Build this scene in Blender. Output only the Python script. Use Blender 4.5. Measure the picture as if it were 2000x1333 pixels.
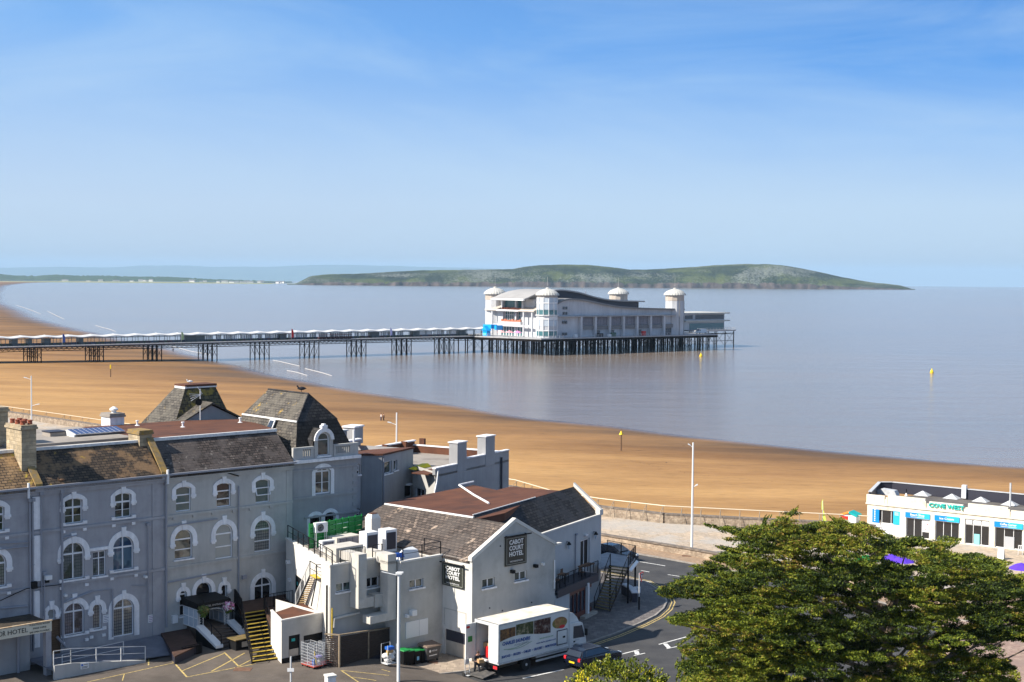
import bpy, math, random
from mathutils import Vector, Matrix, noise
from mathutils.geometry import tessellate_polygon
R = math.radians
scene = bpy.context.scene
for o in list(bpy.data.objects): bpy.data.objects.remove(o)
COL = scene.collection

# ---------------------------------------------------------------- camera
FOC, CX, CY, HCAM = 2778.0, 1000.0, 666.5, 28.0
ROLL = math.atan(.008); PITCH = math.atan((CY-544)/FOC)
fw = Vector((0, math.cos(PITCH), -math.sin(PITCH)))
r0 = Vector((1, 0, 0)); u0 = r0.cross(fw)
rt = r0*math.cos(ROLL)+u0*math.sin(ROLL); up = -r0*math.sin(ROLL)+u0*math.cos(ROLL)
EYE = Vector((0, 0, HCAM))
cam = bpy.data.cameras.new('camera'); camo = bpy.data.objects.new('camera', cam); COL.objects.link(camo)
cam.sensor_width = 36; cam.lens = 50.0; cam.clip_start = 1; cam.clip_end = 90000
camo.matrix_world = Matrix(((rt.x, up.x, -fw.x, 0), (rt.y, up.y, -fw.y, 0), (rt.z, up.z, -fw.z, HCAM), (0, 0, 0, 1)))
scene.camera = camo

# ---------------------------------------------------------------- sky, sun, exposure
EXPO = .75; SKYK = 10/2**EXPO
SUN_EL, SUN_AZ = 40.0, 247.0          # azimuth clockwise from +Y
w = bpy.data.worlds.new('World'); scene.world = w; w.use_nodes = True
nt = w.node_tree; nt.nodes.clear()
def N(t, typ, **kw):
    n = t.nodes.new(typ)
    for k, v in kw.items():
        if k.startswith('i_'): n.inputs[k[2:]].default_value = v
        else: setattr(n, k, v)
    return n
sky = N(nt, 'ShaderNodeTexSky', sky_type='NISHITA', sun_disc=False, sun_elevation=R(SUN_EL), sun_rotation=R(SUN_AZ),
        altitude=0, air_density=1.0, dust_density=.35, ozone_density=1.2)
bg = N(nt, 'ShaderNodeBackground', i_Strength=.10); out = N(nt, 'ShaderNodeOutputWorld')
L = nt.links.new
tc = N(nt, 'ShaderNodeTexCoord'); sx = N(nt, 'ShaderNodeSeparateXYZ'); L(tc.outputs['Generated'], sx.inputs[0])
# clear-air colour low in the sky: pale at the horizon, deeper above and toward the right (away from the sun)
def sramp(stops):
    r = N(nt, 'ShaderNodeValToRGB'); e = r.color_ramp.elements
    while len(e) < len(stops): e.new(.5)
    for k, (p, c) in enumerate(stops): e[k].position = p; e[k].color = (c[0], c[1], c[2], 1)
    return r
ra = sramp([(0, (.54, .67, .82)), (.05, (.54, .69, .90)), (.1, (.41, .61, .92)), (.17, (.20, .46, .92)), (.25, (.16, .36, .76)), (.6, (.24, .33, .47))])
rb = sramp([(0, (.52, .66, .82)), (.05, (.51, .68, .90)), (.095, (.31, .54, .92)), (.14, (.075, .33, .86)), (.2, (.03, .24, .74)), (.6, (.2, .29, .44))])
L(sx.outputs['Z'], ra.inputs[0]); L(sx.outputs['Z'], rb.inputs[0])
mrx = N(nt, 'ShaderNodeMapRange'); mrx.inputs['From Min'].default_value = -.30; mrx.inputs['From Max'].default_value = .34; L(sx.outputs['X'], mrx.inputs['Value'])
mab = N(nt, 'ShaderNodeMix', data_type='RGBA'); L(mrx.outputs[0], mab.inputs['Factor']); L(ra.outputs[0], mab.inputs['A']); L(rb.outputs[0], mab.inputs['B'])
msc = N(nt, 'ShaderNodeVectorMath', operation='SCALE'); msc.inputs['Scale'].default_value = SKYK; L(mab.outputs['Result'], msc.inputs[0])
mz = N(nt, 'ShaderNodeMapRange'); mz.inputs['From Min'].default_value = .2; mz.inputs['From Max'].default_value = .7; mz.inputs['To Min'].default_value = .93; mz.inputs['To Max'].default_value = .25; L(sx.outputs['Z'], mz.inputs['Value'])
msk = N(nt, 'ShaderNodeMix', data_type='RGBA'); L(mz.outputs[0], msk.inputs['Factor']); L(sky.outputs[0], msk.inputs['A']); L(msc.outputs[0], msk.inputs['B'])
# thin streaky high cloud
mp = N(nt, 'ShaderNodeMapping'); mp.inputs['Scale'].default_value = (1.2, 1.2, 5.5); mp.inputs['Rotation'].default_value = (0, R(-14), R(20))
cn = N(nt, 'ShaderNodeTexNoise', i_Scale=2.3, i_Detail=10.0, i_Roughness=.58, i_Distortion=1.1)
cr = N(nt, 'ShaderNodeMapRange'); cr.inputs['From Min'].default_value = .42; cr.inputs['From Max'].default_value = .74; cr.inputs['To Max'].default_value = .46
mx = N(nt, 'ShaderNodeMix', data_type='RGBA'); mx.inputs['B'].default_value = (.58*SKYK, .77*SKYK, .95*SKYK, 1)
L(tc.outputs['Generated'], mp.inputs['Vector']); L(mp.outputs[0], cn.inputs['Vector']); L(cn.outputs[0], cr.inputs['Value'])
L(cr.outputs[0], mx.inputs['Factor']); L(msk.outputs['Result'], mx.inputs['A']); L(mx.outputs['Result'], bg.inputs[0]); L(bg.outputs[0], out.inputs[0])
sl = bpy.data.lights.new('sun', 'SUN'); so = bpy.data.objects.new('sun', sl); COL.objects.link(so)
sl.energy = 4.9; sl.angle = R(.53); sl.color = (1.0, .93, .82)
sd = Vector((math.sin(R(SUN_AZ))*math.cos(R(SUN_EL)), math.cos(R(SUN_AZ))*math.cos(R(SUN_EL)), math.sin(R(SUN_EL))))
so.rotation_euler = sd.to_track_quat('Z', 'Y').to_euler()
scene.view_settings.view_transform = 'Standard'; scene.view_settings.look = 'None'
scene.view_settings.exposure = EXPO; scene.view_settings.gamma = 1.0
scene.render.resolution_x = 1024; scene.render.resolution_y = 682
scene.cycles.max_bounces = 5; scene.cycles.volume_bounces = 0
scene.cycles.volume_max_steps = 16

# ---------------------------------------------------------------- measuring helpers (camera rays met with real planes)
def ray(px, py): return fw*FOC+rt*(px-CX)-up*(py-CY)
def G(px, py, z=0.):
    d = ray(px, py); return EYE+d*((z-HCAM)/d.z)
def prj(p):
    v = Vector(p)-EYE; d = v.dot(fw); return (CX+FOC*v.dot(rt)/d, CY-FOC*v.dot(up)/d)
class Fr:
    """a local frame on the ground: x along a facade, y into it, z up; k = size factor of what is modelled in it"""
    def __init__(s, o, ang, k=1.):
        a = R(ang); s.o = Vector(o); s.x = Vector((math.cos(a), math.sin(a), 0)); s.y = Vector((-math.sin(a), math.cos(a), 0)); s.a = a; s.k = k
        s.M = Matrix.Translation(s.o) @ Matrix.Rotation(a, 4, 'Z') @ Matrix.Scale(k, 4)
    def W(s, x, y, z): return s.o+(s.x*x+s.y*y+Vector((0, 0, z)))*s.k
    def onY(s, px, py, y0=0):
        d = ray(px, py); p = EYE+d*(((s.o-EYE).dot(s.y)+y0*s.k)/d.dot(s.y))-s.o; return (p.dot(s.x)/s.k, p.z/s.k)
    def onX(s, px, py, x0=0):
        d = ray(px, py); p = EYE+d*(((s.o-EYE).dot(s.x)+x0*s.k)/d.dot(s.x))-s.o; return (p.dot(s.y)/s.k, p.z/s.k)
    def onZ(s, px, py, z0=0):
        p = G(px, py, s.o.z+z0*s.k)-s.o; return (p.dot(s.x)/s.k, p.dot(s.y)/s.k)
    def sub(s, x, y, z=0, ang=0): return Fr(s.W(x, y, z), math.degrees(s.a)+ang, s.k)
W0 = Fr((0, 0, 0), 0)
# 2-D basis on a wall: u along, v up, w outwards
class Bs:
    def __init__(s, o, a, b, n): s.o, s.a, s.b, s.n = Vector(o), Vector(a), Vector(b), Vector(n)
    def __call__(s, u, v, w=0): return s.o+s.a*u+s.b*v+s.n*w
def BY(y=0): return Bs((0, y, 0), (1, 0, 0), (0, 0, 1), (0, -1, 0))      # faces -y
def BX(x=0): return Bs((x, 0, 0), (0, 1, 0), (0, 0, 1), (-1, 0, 0))      # faces -x
def BXp(x=0): return Bs((x, 0, 0), (0, 1, 0), (0, 0, 1), (1, 0, 0))      # faces +x

# ---------------------------------------------------------------- objects
def tag(o, label=None, cat=None, group=None, kind=None):
    if label: o['label'] = label
    if cat: o['category'] = cat
    if group: o['group'] = group
    if kind: o['kind'] = kind
    return o
def thing(name, label, cat, fr=W0, group=None, kind=None):
    o = bpy.data.objects.new(name, None); COL.objects.link(o); o.matrix_world = fr.M if isinstance(fr, Fr) else fr
    o.empty_display_size = .3
    return tag(o, label, cat, group, kind)
def kids(o): return [c for c in bpy.data.objects if c.parent == o]
def copy_tree(o, M=None, label=None, parent=None):
    c = o.copy(); COL.objects.link(c)
    if parent: c.parent = parent
    if M is not None: c.matrix_world = M
    if label: c['label'] = label
    for k in kids(o): copy_tree(k, parent=c)
    return c
class MB:
    def __init__(s): s.V = []; s.F = []; s.MI = []; s.mats = []; s.X = None; s.m = None
    def use(s, m):
        if m not in s.mats: s.mats.append(m)
        s.m = s.mats.index(m); return s
    def v(s, p):
        p = Vector(p)
        if s.X is not None: p = s.X @ p
        s.V.append(p); return len(s.V)-1
    def f(s, idx): s.F.append(tuple(idx)); s.MI.append(s.m or 0); return s
    def poly(s, pts): return s.f([s.v(p) for p in pts])
    def hexa(s, p):   # bottom 4 (ccw from above), top 4
        i = [s.v(q) for q in p]
        for q in ((3, 2, 1, 0), (4, 5, 6, 7), (0, 1, 5, 4), (1, 2, 6, 5), (2, 3, 7, 6), (3, 0, 4, 7)): s.f([i[k] for k in q])
        return s
    def box(s, x0, x1, y0, y1, z0, z1):
        return s.hexa([(x0, y0, z0), (x1, y0, z0), (x1, y1, z0), (x0, y1, z0), (x0, y0, z1), (x1, y0, z1), (x1, y1, z1), (x0, y1, z1)])
    def bb(s, B, u0, u1, v0, v1, w0, w1):     # box on a basis
        return s.hexa([B(u0, v0, w1), B(u1, v0, w1), B(u1, v0, w0), B(u0, v0, w0), B(u0, v1, w1), B(u1, v1, w1), B(u1, v1, w0), B(u0, v1, w0)])
    def prism(s, pts, d, cap=True):            # 3-D polygon pushed along d
        d = Vector(d); n = len(pts); a = [s.v(p) for p in pts]; b = [s.v(Vector(p)+d) for p in pts]
        if cap:
            if n > 4:
                for t in tessellate_polygon([[Vector(p) for p in pts]]):
                    s.f([a[k] for k in t]); s.f([b[k] for k in reversed(t)])
            else: s.f(a); s.f(b[::-1])
        for k in range(n): s.f((a[k], a[(k+1) % n], b[(k+1) % n], b[k]))
        return s
    def strip(s, A, Bq, close=False):          # quads between two point rows
        a = [s.v(p) for p in A]; b = [s.v(p) for p in Bq]; n = len(a)
        for k in range(n if close else n-1): s.f((a[k], a[(k+1) % n], b[(k+1) % n], b[k]))
        return s
    def ring(s, B, inner, outer, w0, w1):      # raised band between two outlines
        n = len(inner)
        I0 = [s.v(B(*p, w1)) for p in inner]; O0 = [s.v(B(*p, w1)) for p in outer]
        I1 = [s.v(B(*p, w0)) for p in inner]; O1 = [s.v(B(*p, w0)) for p in outer]
        for k in range(n-1):
            s.f((I0[k], O0[k], O0[k+1], I0[k+1])); s.f((O0[k], O1[k], O1[k+1], O0[k+1])); s.f((I1[k], I0[k], I0[k+1], I1[k+1]))
        for k in (0, n-1): s.f((I0[k], I1[k], O1[k], O0[k]))
        return s
    def tube(s, pts, r, n=6, r2=None, cap=True):
        pts = [Vector(p) for p in pts]; m = len(pts); rows = []
        prev = None
        for k, p in enumerate(pts):
            d = (pts[min(k+1, m-1)]-pts[max(k-1, 0)]).normalized()
            a = prev if prev is not None else (Vector((0, 0, 1)) if abs(d.z) < .9 else Vector((1, 0, 0)))
            e1 = (a-d*a.dot(d)).normalized(); e2 = d.cross(e1); prev = e1
            q = r if r2 is None else r+(r2-r)*k/(m-1)
            rows.append([s.v(p+(e1*math.cos(t)+e2*math.sin(t))*q) for t in [2*math.pi*j/n+math.pi/n for j in range(n)]])
        for k in range(m-1):
            for j in range(n): s.f((rows[k][j], rows[k][(j+1) % n], rows[k+1][(j+1) % n], rows[k+1][j]))
        if cap: s.f(rows[0][::-1]); s.f(rows[-1])
        return s
    def lathe(s, prof, c=(0, 0, 0), n=16, cap=True, ax=None):
        c = Vector(c); rows = []
        for r_, z_ in prof:
            rows.append([s.v(c+Vector((r_*math.cos(2*math.pi*j/n), r_*math.sin(2*math.pi*j/n), z_)) if ax is None else
                         c+ax[0]*(r_*math.cos(2*math.pi*j/n))+ax[1]*(r_*math.sin(2*math.pi*j/n))+ax[2]*z_) for j in range(n)])
        for k in range(len(rows)-1):
            for j in range(n): s.f((rows[k][j], rows[k][(j+1) % n], rows[k+1][(j+1) % n], rows[k+1][j]))
        if cap: s.f(rows[0][::-1]); s.f(rows[-1])
        return s
    def build(s, name, parent=None, label=None, smooth=False, cat=None, group=None, kind=None, fix=True, fr=None):
        me = bpy.data.meshes.new(name); me.from_pydata([tuple(p) for p in s.V], [], s.F)
        for m in s.mats: me.materials.append(m)
        if len(s.mats) > 1: me.polygons.foreach_set('material_index', s.MI)
        if fix:
            import bmesh
            bm = bmesh.new(); bm.from_mesh(me); bmesh.ops.recalc_face_normals(bm, faces=bm.faces); bm.to_mesh(me); bm.free()
        uv = me.uv_layers.new(name='UVMap').data
        V = me.vertices
        for p in me.polygons:
            n = p.normal
            if abs(n.z) > .999: a = Vector((1, 0, 0)); b = Vector((0, 1, 0))
            else: a = Vector((-n.y, n.x, 0)).normalized(); b = n.cross(a)
            for li in p.loop_indices:
                co = V[me.loops[li].vertex_index].co; uv[li].uv = (co.dot(a), co.dot(b))
        if smooth: me.polygons.foreach_set('use_smooth', [True]*len(me.polygons))
        o = bpy.data.objects.new(name, me); COL.objects.link(o)
        if parent: o.parent = parent
        if fr is not None: o.matrix_world = fr.M if isinstance(fr, Fr) else fr
        return tag(o, label, cat, group, kind)
def text(body, size, B, u, v, m, parent, name='lettering', wdt=None, align='CENTER', d=.01, w=.01, shear=0, bold=0, sx=None):
    """lettering as a thin raised mesh lying on a wall basis"""
    c = bpy.data.curves.new('t', 'FONT'); c.body = body; c.size = size; c.align_x = align; c.align_y = 'CENTER'; c.extrude = d/2; c.shear = shear
    c.offset = bold; c.resolution_u = 2
    to = bpy.data.objects.new('t', c); COL.objects.link(to)
    me = bpy.data.meshes.new_from_object(to); bpy.data.objects.remove(to); bpy.data.curves.remove(c)
    k = 1
    if wdt and len(me.vertices):
        xs = [q.co.x for q in me.vertices]; k = wdt/(max(xs)-min(xs))
        if align == 'CENTER':
            mid = (max(xs)+min(xs))/2
            for q in me.vertices: q.co.x -= mid
    M = Matrix.Identity(4)
    o3 = B(u, v, w+d/2)
    for i in range(3): M[i][0] = B.a[i]*k; M[i][1] = B.b[i]; M[i][2] = B.n[i]; M[i][3] = o3[i]
    me.transform(M)
    if M.determinant() < 0: me.flip_normals()
    me.materials.clear(); me.materials.append(m); me.name = name
    o = bpy.data.objects.new(name, me); COL.objects.link(o)
    if parent: o.parent = parent
    return o

# ---------------------------------------------------------------- materials
def newmat(name):
    m = bpy.data.materials.new(name); m.use_nodes = True; t = m.node_tree
    return m, t, t.nodes['Principled BSDF']
def c4(c): return (c[0], c[1], c[2], 1)
def plain(name, col, rough=.6, metal=0, spec=.5, emit=None):
    m, t, b = newmat(name); b.inputs['Base Color'].default_value = c4(col); b.inputs['Roughness'].default_value = rough
    b.inputs['Metallic'].default_value = metal; b.inputs['Specular IOR Level'].default_value = spec
    return m
def ramp(t, stops):
    r = N(t, 'ShaderNodeValToRGB'); e = r.color_ramp.elements
    while len(e) < len(stops): e.new(.5)
    for k, (p, c) in enumerate(stops): e[k].position = p; e[k].color = c4(c) if len(c) == 3 else c
    return r
def noisy(name, c1, c2, scale=1., rough=.8, stretch=(1, 1, 1), c3=None, scale3=.3, amt3=.5, bump=0, bscale=8, detail=6, lo=.3, hi=.7, streak=0, spec=.3, coord='Object', fine=0):
    """two-colour noise, an optional stain colour in patches, optional vertical streaks and bump"""
    m, t, b = newmat(name); K = t.links.new
    tcn = N(t, 'ShaderNodeTexCoord'); mpn = N(t, 'ShaderNodeMapping'); mpn.inputs['Scale'].default_value = stretch
    K(tcn.outputs[coord], mpn.inputs[0])
    n1 = N(t, 'ShaderNodeTexNoise', i_Scale=scale, i_Detail=detail, i_Roughness=.6); K(mpn.outputs[0], n1.inputs['Vector'])
    r1 = ramp(t, [(lo, c1), (hi, c2)]); K(n1.outputs[0], r1.inputs[0]); cur = r1.outputs[0]
    if c3 is not None:
        n3 = N(t, 'ShaderNodeTexNoise', i_Scale=scale3, i_Detail=8, i_Roughness=.65); K(tcn.outputs[coord], n3.inputs['Vector'])
        r3 = ramp(t, [(.5, (0, 0, 0)), (.68, (amt3,)*3)]); K(n3.outputs[0], r3.inputs[0])
        x = N(t, 'ShaderNodeMix', data_type='RGBA'); x.inputs['B'].default_value = c4(c3); K(r3.outputs[0], x.inputs['Factor']); K(cur, x.inputs['A']); cur = x.outputs['Result']
    if streak:
        mp2 = N(t, 'ShaderNodeMapping'); mp2.inputs['Scale'].default_value = (3.2, 3.2, .22); K(tcn.outputs['Object'], mp2.inputs[0])
        n2 = N(t, 'ShaderNodeTexNoise', i_Scale=1., i_Detail=5); K(mp2.outputs[0], n2.inputs['Vector'])
        r2 = ramp(t, [(.35, (1-streak,)*3), (.62, (1, 1, 1))]); K(n2.outputs[0], r2.inputs[0])
        x = N(t, 'ShaderNodeMix', data_type='RGBA', blend_type='MULTIPLY'); x.inputs['Factor'].default_value = 1; K(cur, x.inputs['A']); K(r2.outputs[0], x.inputs['B']); cur = x.outputs['Result']
    if fine:
        n4 = N(t, 'ShaderNodeTexNoise', i_Scale=bscale*2.5, i_Detail=3); K(tcn.outputs[coord], n4.inputs['Vector'])
        r4 = ramp(t, [(.3, (1-fine,)*3), (.7, (1+fine*.6,)*3)]); K(n4.outputs[0], r4.inputs[0])
        x = N(t, 'ShaderNodeMix', data_type='RGBA', blend_type='MULTIPLY'); x.inputs['Factor'].default_value = 1; K(cur, x.inputs['A']); K(r4.outputs[0], x.inputs['B']); cur = x.outputs['Result']
    K(cur, b.inputs['Base Color']); b.inputs['Roughness'].default_value = rough; b.inputs['Specular IOR Level'].default_value = spec
    if bump:
        nb = N(t, 'ShaderNodeTexNoise', i_Scale=bscale, i_Detail=4); K(tcn.outputs[coord], nb.inputs['Vector'])
        bp = N(t, 'ShaderNodeBump', i_Strength=bump, i_Distance=.05); K(nb.outputs[0], bp.inputs['Height']); K(bp.outputs[0], b.inputs['Normal'])
    return m
def bricky(name, c1, c2, mortar, bw=.3, bh=.2, msize=.012, rough=.75, lichen=None, lamt=.8, lscale=1.2, patch=None, pscale=.35, bump=.6, offset=.5, lthr=.58, spec=.3, wash=0):
    m, t, b = newmat(name); K = t.links.new
    tcn = N(t, 'ShaderNodeTexCoord')
    br = N(t, 'ShaderNodeTexBrick', offset=offset); br.inputs['Scale'].default_value = 1; br.inputs['Color1'].default_value = c4(c1); br.inputs['Color2'].default_value = c4(c2)
    br.inputs['Mortar'].default_value = c4(mortar); br.inputs['Brick Width'].default_value = bw; br.inputs['Row Height'].default_value = bh; br.inputs['Mortar Size'].default_value = msize; br.inputs['Mortar Smooth'].default_value = .3
    K(tcn.outputs['UV'], br.inputs['Vector']); cur = br.outputs['Color']
    n1 = N(t, 'ShaderNodeTexNoise', i_Scale=2.5, i_Detail=6); K(tcn.outputs['Object'], n1.inputs['Vector'])
    r1 = ramp(t, [(.3, (.75,)*3), (.7, (1.2,)*3)]); K(n1.outputs[0], r1.inputs[0])
    x = N(t, 'ShaderNodeMix', data_type='RGBA', blend_type='MULTIPLY'); x.inputs['Factor'].default_value = 1; K(cur, x.inputs['A']); K(r1.outputs[0], x.inputs['B']); cur = x.outputs['Result']
    def ov(cur, col, sc, thr, amt, seed):
        mpn = N(t, 'ShaderNodeMapping'); mpn.inputs['Location'].default_value = (seed, seed*.7, 0); K(tcn.outputs['Object'], mpn.inputs[0])
        n = N(t, 'ShaderNodeTexNoise', i_Scale=sc, i_Detail=9, i_Roughness=.7); K(mpn.outputs[0], n.inputs['Vector'])
        r = ramp(t, [(thr, (0, 0, 0)), (thr+.08, (amt,)*3)]); K(n.outputs[0], r.inputs[0])
        x = N(t, 'ShaderNodeMix', data_type='RGBA'); x.inputs['B'].default_value = c4(col); K(r.outputs[0], x.inputs['Factor']); K(cur, x.inputs['A']); return x.outputs['Result']
    if patch is not None: cur = ov(cur, patch, pscale, .48, .6, 3.1)
    if lichen is not None: cur = ov(cur, lichen, lscale, lthr, lamt, 7.7)
    K(cur, b.inputs['Base Color']); b.inputs['Roughness'].default_value = rough; b.inputs['Specular IOR Level'].default_value = spec
    if bump:
        bp = N(t, 'ShaderNodeBump', i_Strength=bump, i_Distance=.02); K(br.outputs['Fac'], bp.inputs['Height']); bp.invert = True; K(bp.outputs[0], b.inputs['Normal'])
    return m
def panemat(name, base, curtain=None, lattice=None, freq=9., rough=.06, split=None, csat=.5):
    """opaque window pane: dark room and curtain pleats painted on; lattice = leaded bars"""
    m, t, b = newmat(name); K = t.links.new; tcn = N(t, 'ShaderNodeTexCoord'); cur = None
    b.inputs['Base Color'].default_value = c4(base)
    if curtain is not None:
        wv = N(t, 'ShaderNodeTexWave', wave_type='BANDS', bands_direction='X', i_Scale=freq, i_Distortion=1.5); wv.inputs['Detail'].default_value = 2
        mp2 = N(t, 'ShaderNodeMapping'); mp2.inputs['Scale'].default_value = (1, .15, 1); K(tcn.outputs['UV'], mp2.inputs[0]); K(mp2.outputs[0], wv.inputs['Vector'])
        r1 = ramp(t, [(.2, tuple(c*.35 for c in curtain)), (.8, curtain)]); K(wv.outputs[0], r1.inputs[0])  # dark bands put the shade in the curtain folds into the colour
        n2 = N(t, 'ShaderNodeTexNoise', i_Scale=1.1, i_Detail=1); K(tcn.outputs['UV'], n2.inputs['Vector'])
        r2 = ramp(t, [(csat-.04, (0, 0, 0)), (csat+.04, (1, 1, 1))]); K(n2.outputs[0], r2.inputs[0])
        x = N(t, 'ShaderNodeMix', data_type='RGBA'); x.inputs['A'].default_value = c4(base); K(r2.outputs[0], x.inputs['Factor']); K(r1.outputs[0], x.inputs['B']); cur = x.outputs['Result']
    if lattice is not None:
        br = N(t, 'ShaderNodeTexBrick', offset=0.); br.inputs['Scale'].default_value = 1; br.inputs['Brick Width'].default_value = .17; br.inputs['Row Height'].default_value = .23
        br.inputs['Mortar Size'].default_value = .02; br.inputs['Color1'].default_value = (0, 0, 0, 1); br.inputs['Color2'].default_value = (0, 0, 0, 1); br.inputs['Mortar'].default_value = (1, 1, 1, 1)
        K(tcn.outputs['UV'], br.inputs['Vector'])
        x = N(t, 'ShaderNodeMix', data_type='RGBA'); x.inputs['B'].default_value = c4(lattice); K(br.outputs['Color'], x.inputs['Factor'])
        if cur is None: x.inputs['A'].default_value = c4(base)
        else: K(cur, x.inputs['A'])
        cur = x.outputs['Result']
    if cur is not None: K(cur, b.inputs['Base Color'])
    b.inputs['Roughness'].default_value = rough; b.inputs['Specular IOR Level'].default_value = .7
    nb = N(t, 'ShaderNodeTexNoise', i_Scale=1.3, i_Detail=1); K(tcn.outputs['Object'], nb.inputs['Vector'])
    bp = N(t, 'ShaderNodeBump', i_Strength=.25, i_Distance=.05); K(nb.outputs[0], bp.inputs['Height']); K(bp.outputs[0], b.inputs['Normal'])
    return m
M_ = {}
M_['white'] = plain('white_paint', (.74, .74, .74), .45)
M_['trim'] = noisy('white_stucco', (.76, .75, .76), (.9, .89, .9), 2.5, streak=.15)
M_['upvc'] = plain('white_plastic', (.78, .78, .8), .3)
M_['black'] = plain('black_paint', (.010, .010, .011), .6, spec=.2)
M_['iron'] = plain('black_iron', (.010, .010, .013), .6, spec=.2)
M_['steel'] = noisy('galvanised_steel', (.45, .46, .47), (.62, .63, .64), 3, rough=.45)
M_['chrome'] = plain('bright_steel', (.7, .7, .7), .25, 1)
M_['rubber'] = plain('rubber', (.015, .015, .015), .8)
M_['red'] = plain('red_plastic', (.6, .02, .02), .4)
M_['lampred'] = plain('red_lens', (.7, .03, .04), .15)
M_['yellow'] = noisy('worn_yellow_paint', (.42, .28, .03), (.66, .47, .07), 6)
M_['purple'] = plain('purple_cloth', (.09, .03, .5), .8)
M_['green'] = plain('green_plastic', (.01, .24, .05), .45)
M_['blue'] = plain('blue_plastic', (.02, .12, .5), .45)
M_['turq'] = plain('turquoise_paint', (.0, .36, .36), .4)
M_['lead'] = noisy('lead_flashing', (.55, .55, .55), (.8, .79, .76), 4)
M_['concrete'] = noisy('concrete', (.3, .27, .23), (.45, .41, .35), 3, fine=.15)
M_['wood'] = noisy('dark_wood', (.10, .055, .03), (.2, .12, .07), 3, stretch=(1, 1, 8))
M_['skin'] = plain('skin', (.5, .28, .2), .6)
M_['cloth_dark'] = plain('dark_cloth', (.02, .02, .028), .9)
M_['cloth_navy'] = plain('navy_cloth', (.025, .04, .1), .9)
M_['cloth_white'] = plain('white_cloth', (.7, .68, .66), .9)
M_['cloth_red'] = plain('red_cloth', (.5, .05, .05), .9)
M_['card'] = noisy('cardboard', (.42, .26, .12), (.52, .33, .17), 4)
M_['hair'] = plain('brown_hair', (.05, .03, .02), .7)
# ================================================================ THE SETTING
SEA = -5.0
def drop(x, y): return -(x*x+y*y)/12.74e6
# ---- sea: curved like the earth so that it ends at its own horizon
def water_mat():
    m, t, b = newmat('sea_water'); K = t.links.new; tcn = N(t, 'ShaderNodeTexCoord')
    n1 = N(t, 'ShaderNodeTexNoise', i_Scale=.004, i_Detail=5); mpn = N(t, 'ShaderNodeMapping'); mpn.inputs['Scale'].default_value = (.6, 2.2, 1); K(tcn.outputs['Object'], mpn.inputs[0]); K(mpn.outputs[0], n1.inputs['Vector'])
    r = ramp(t, [(.35, (.235, .185, .15)), (.65, (.195, .17, .155))]); K(n1.outputs[0], r.inputs[0]); K(r.outputs[0], b.inputs['Base Color'])
    b.inputs['Roughness'].default_value = .13; b.inputs['IOR'].default_value = 1.42
    mp2 = N(t, 'ShaderNodeMapping'); mp2.inputs['Scale'].default_value = (.5, 1.6, 1); mp2.inputs['Rotation'].default_value = (0, 0, R(12)); K(tcn.outputs['Object'], mp2.inputs[0])
    n2 = N(t, 'ShaderNodeTexNoise', i_Scale=.55, i_Detail=6, i_Roughness=.62); K(mp2.outputs[0], n2.inputs['Vector'])
    n3 = N(t, 'ShaderNodeTexNoise', i_Scale=.05, i_Detail=4, i_Roughness=.5); K(mp2.outputs[0], n3.inputs['Vector'])
    ad = N(t, 'ShaderNodeMath', operation='MULTIPLY_ADD'); ad.inputs[1].default_value = 3.; K(n3.outputs[0], ad.inputs[0]); K(n2.outputs[0], ad.inputs[2])
    bp = N(t, 'ShaderNodeBump', i_Strength=.55, i_Distance=.35); K(ad.outputs[0], bp.inputs['Height']); K(bp.outputs[0], b.inputs['Normal'])
    return m
mb = MB().use(water_mat()); rows = []
radii = [60*1.09**k for k in range(71)]
radii = [r_ for r_ in radii if r_ < 26300]+[26300]
for r_ in radii:
    rows.append([mb.v((r_*math.sin(a), r_*math.cos(a), SEA+drop(r_, 0))) for a in [R(-75+150*j/96) for j in range(97)]])
for k in range(len(rows)-1):
    for j in range(96): mb.f((rows[k][j], rows[k][j+1], rows[k+1][j+1], rows[k+1][j]))
mb.build('sea', kind='structure', smooth=True, label='calm grey blue sea with a brown tint near the shore')

# ---- beach
PAIR = [((-2180, 6750), (-2700, 6700)), ((-2000, 5900), (-2600, 5700)), ((-1545, 4400), (-2200, 4200)), ((-1125, 3168), (-1750, 2900)), ((-842, 2356), (-1300, 2100)), ((-605, 1702), (-1000, 1450)), ((-424, 1248), (-760, 1050)),
        ((-330, 1017), (-600, 850)), ((-238, 815), (-450, 660)), ((-153, 639), (-330, 520)), ((-130, 588), (-290, 470)), ((-110, 547), (-250, 428)), ((-91, 503), (-200, 377)), ((-74, 466), (-150, 326)),
        ((-48, 419), (-110, 287)), ((-28, 388), (-85, 264)), ((-13, 366), (-60, 240)), ((0, 342), (-35, 216)), ((12, 328), (-15, 197)), ((23, 318), (.8, 182)), ((33, 305), (10.8, 167)), ((43, 294.5), (17.8, 162)),
        ((52, 285.6), (27, 160)), ((60, 277.6), (36.7, 157.5)), ((68.5, 270), (50, 153)), ((76, 263.6), (65, 149)), ((84, 258), (85, 143)), ((92, 254), (105, 137)), ((150, 235), (160, 120)), ((320, 190), (320, 80))]
def cat(P, t):
    i = min(int(t), len(P)-2); f = t-i
    p0 = Vector(P[max(i-1, 0)]); p1 = Vector(P[i]); p2 = Vector(P[i+1]); p3 = Vector(P[min(i+2, len(P)-1)])
    m1 = (p2-p0)*.5; m2 = (p3-p1)*.5
    return p1*(2*f**3-3*f*f+1)+m1*(f**3-2*f*f+f)+p2*(-2*f**3+3*f*f)+m2*(f**3-f*f)
WL = [p[0] for p in PAIR]; SL = [p[1] for p in PAIR]
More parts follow.
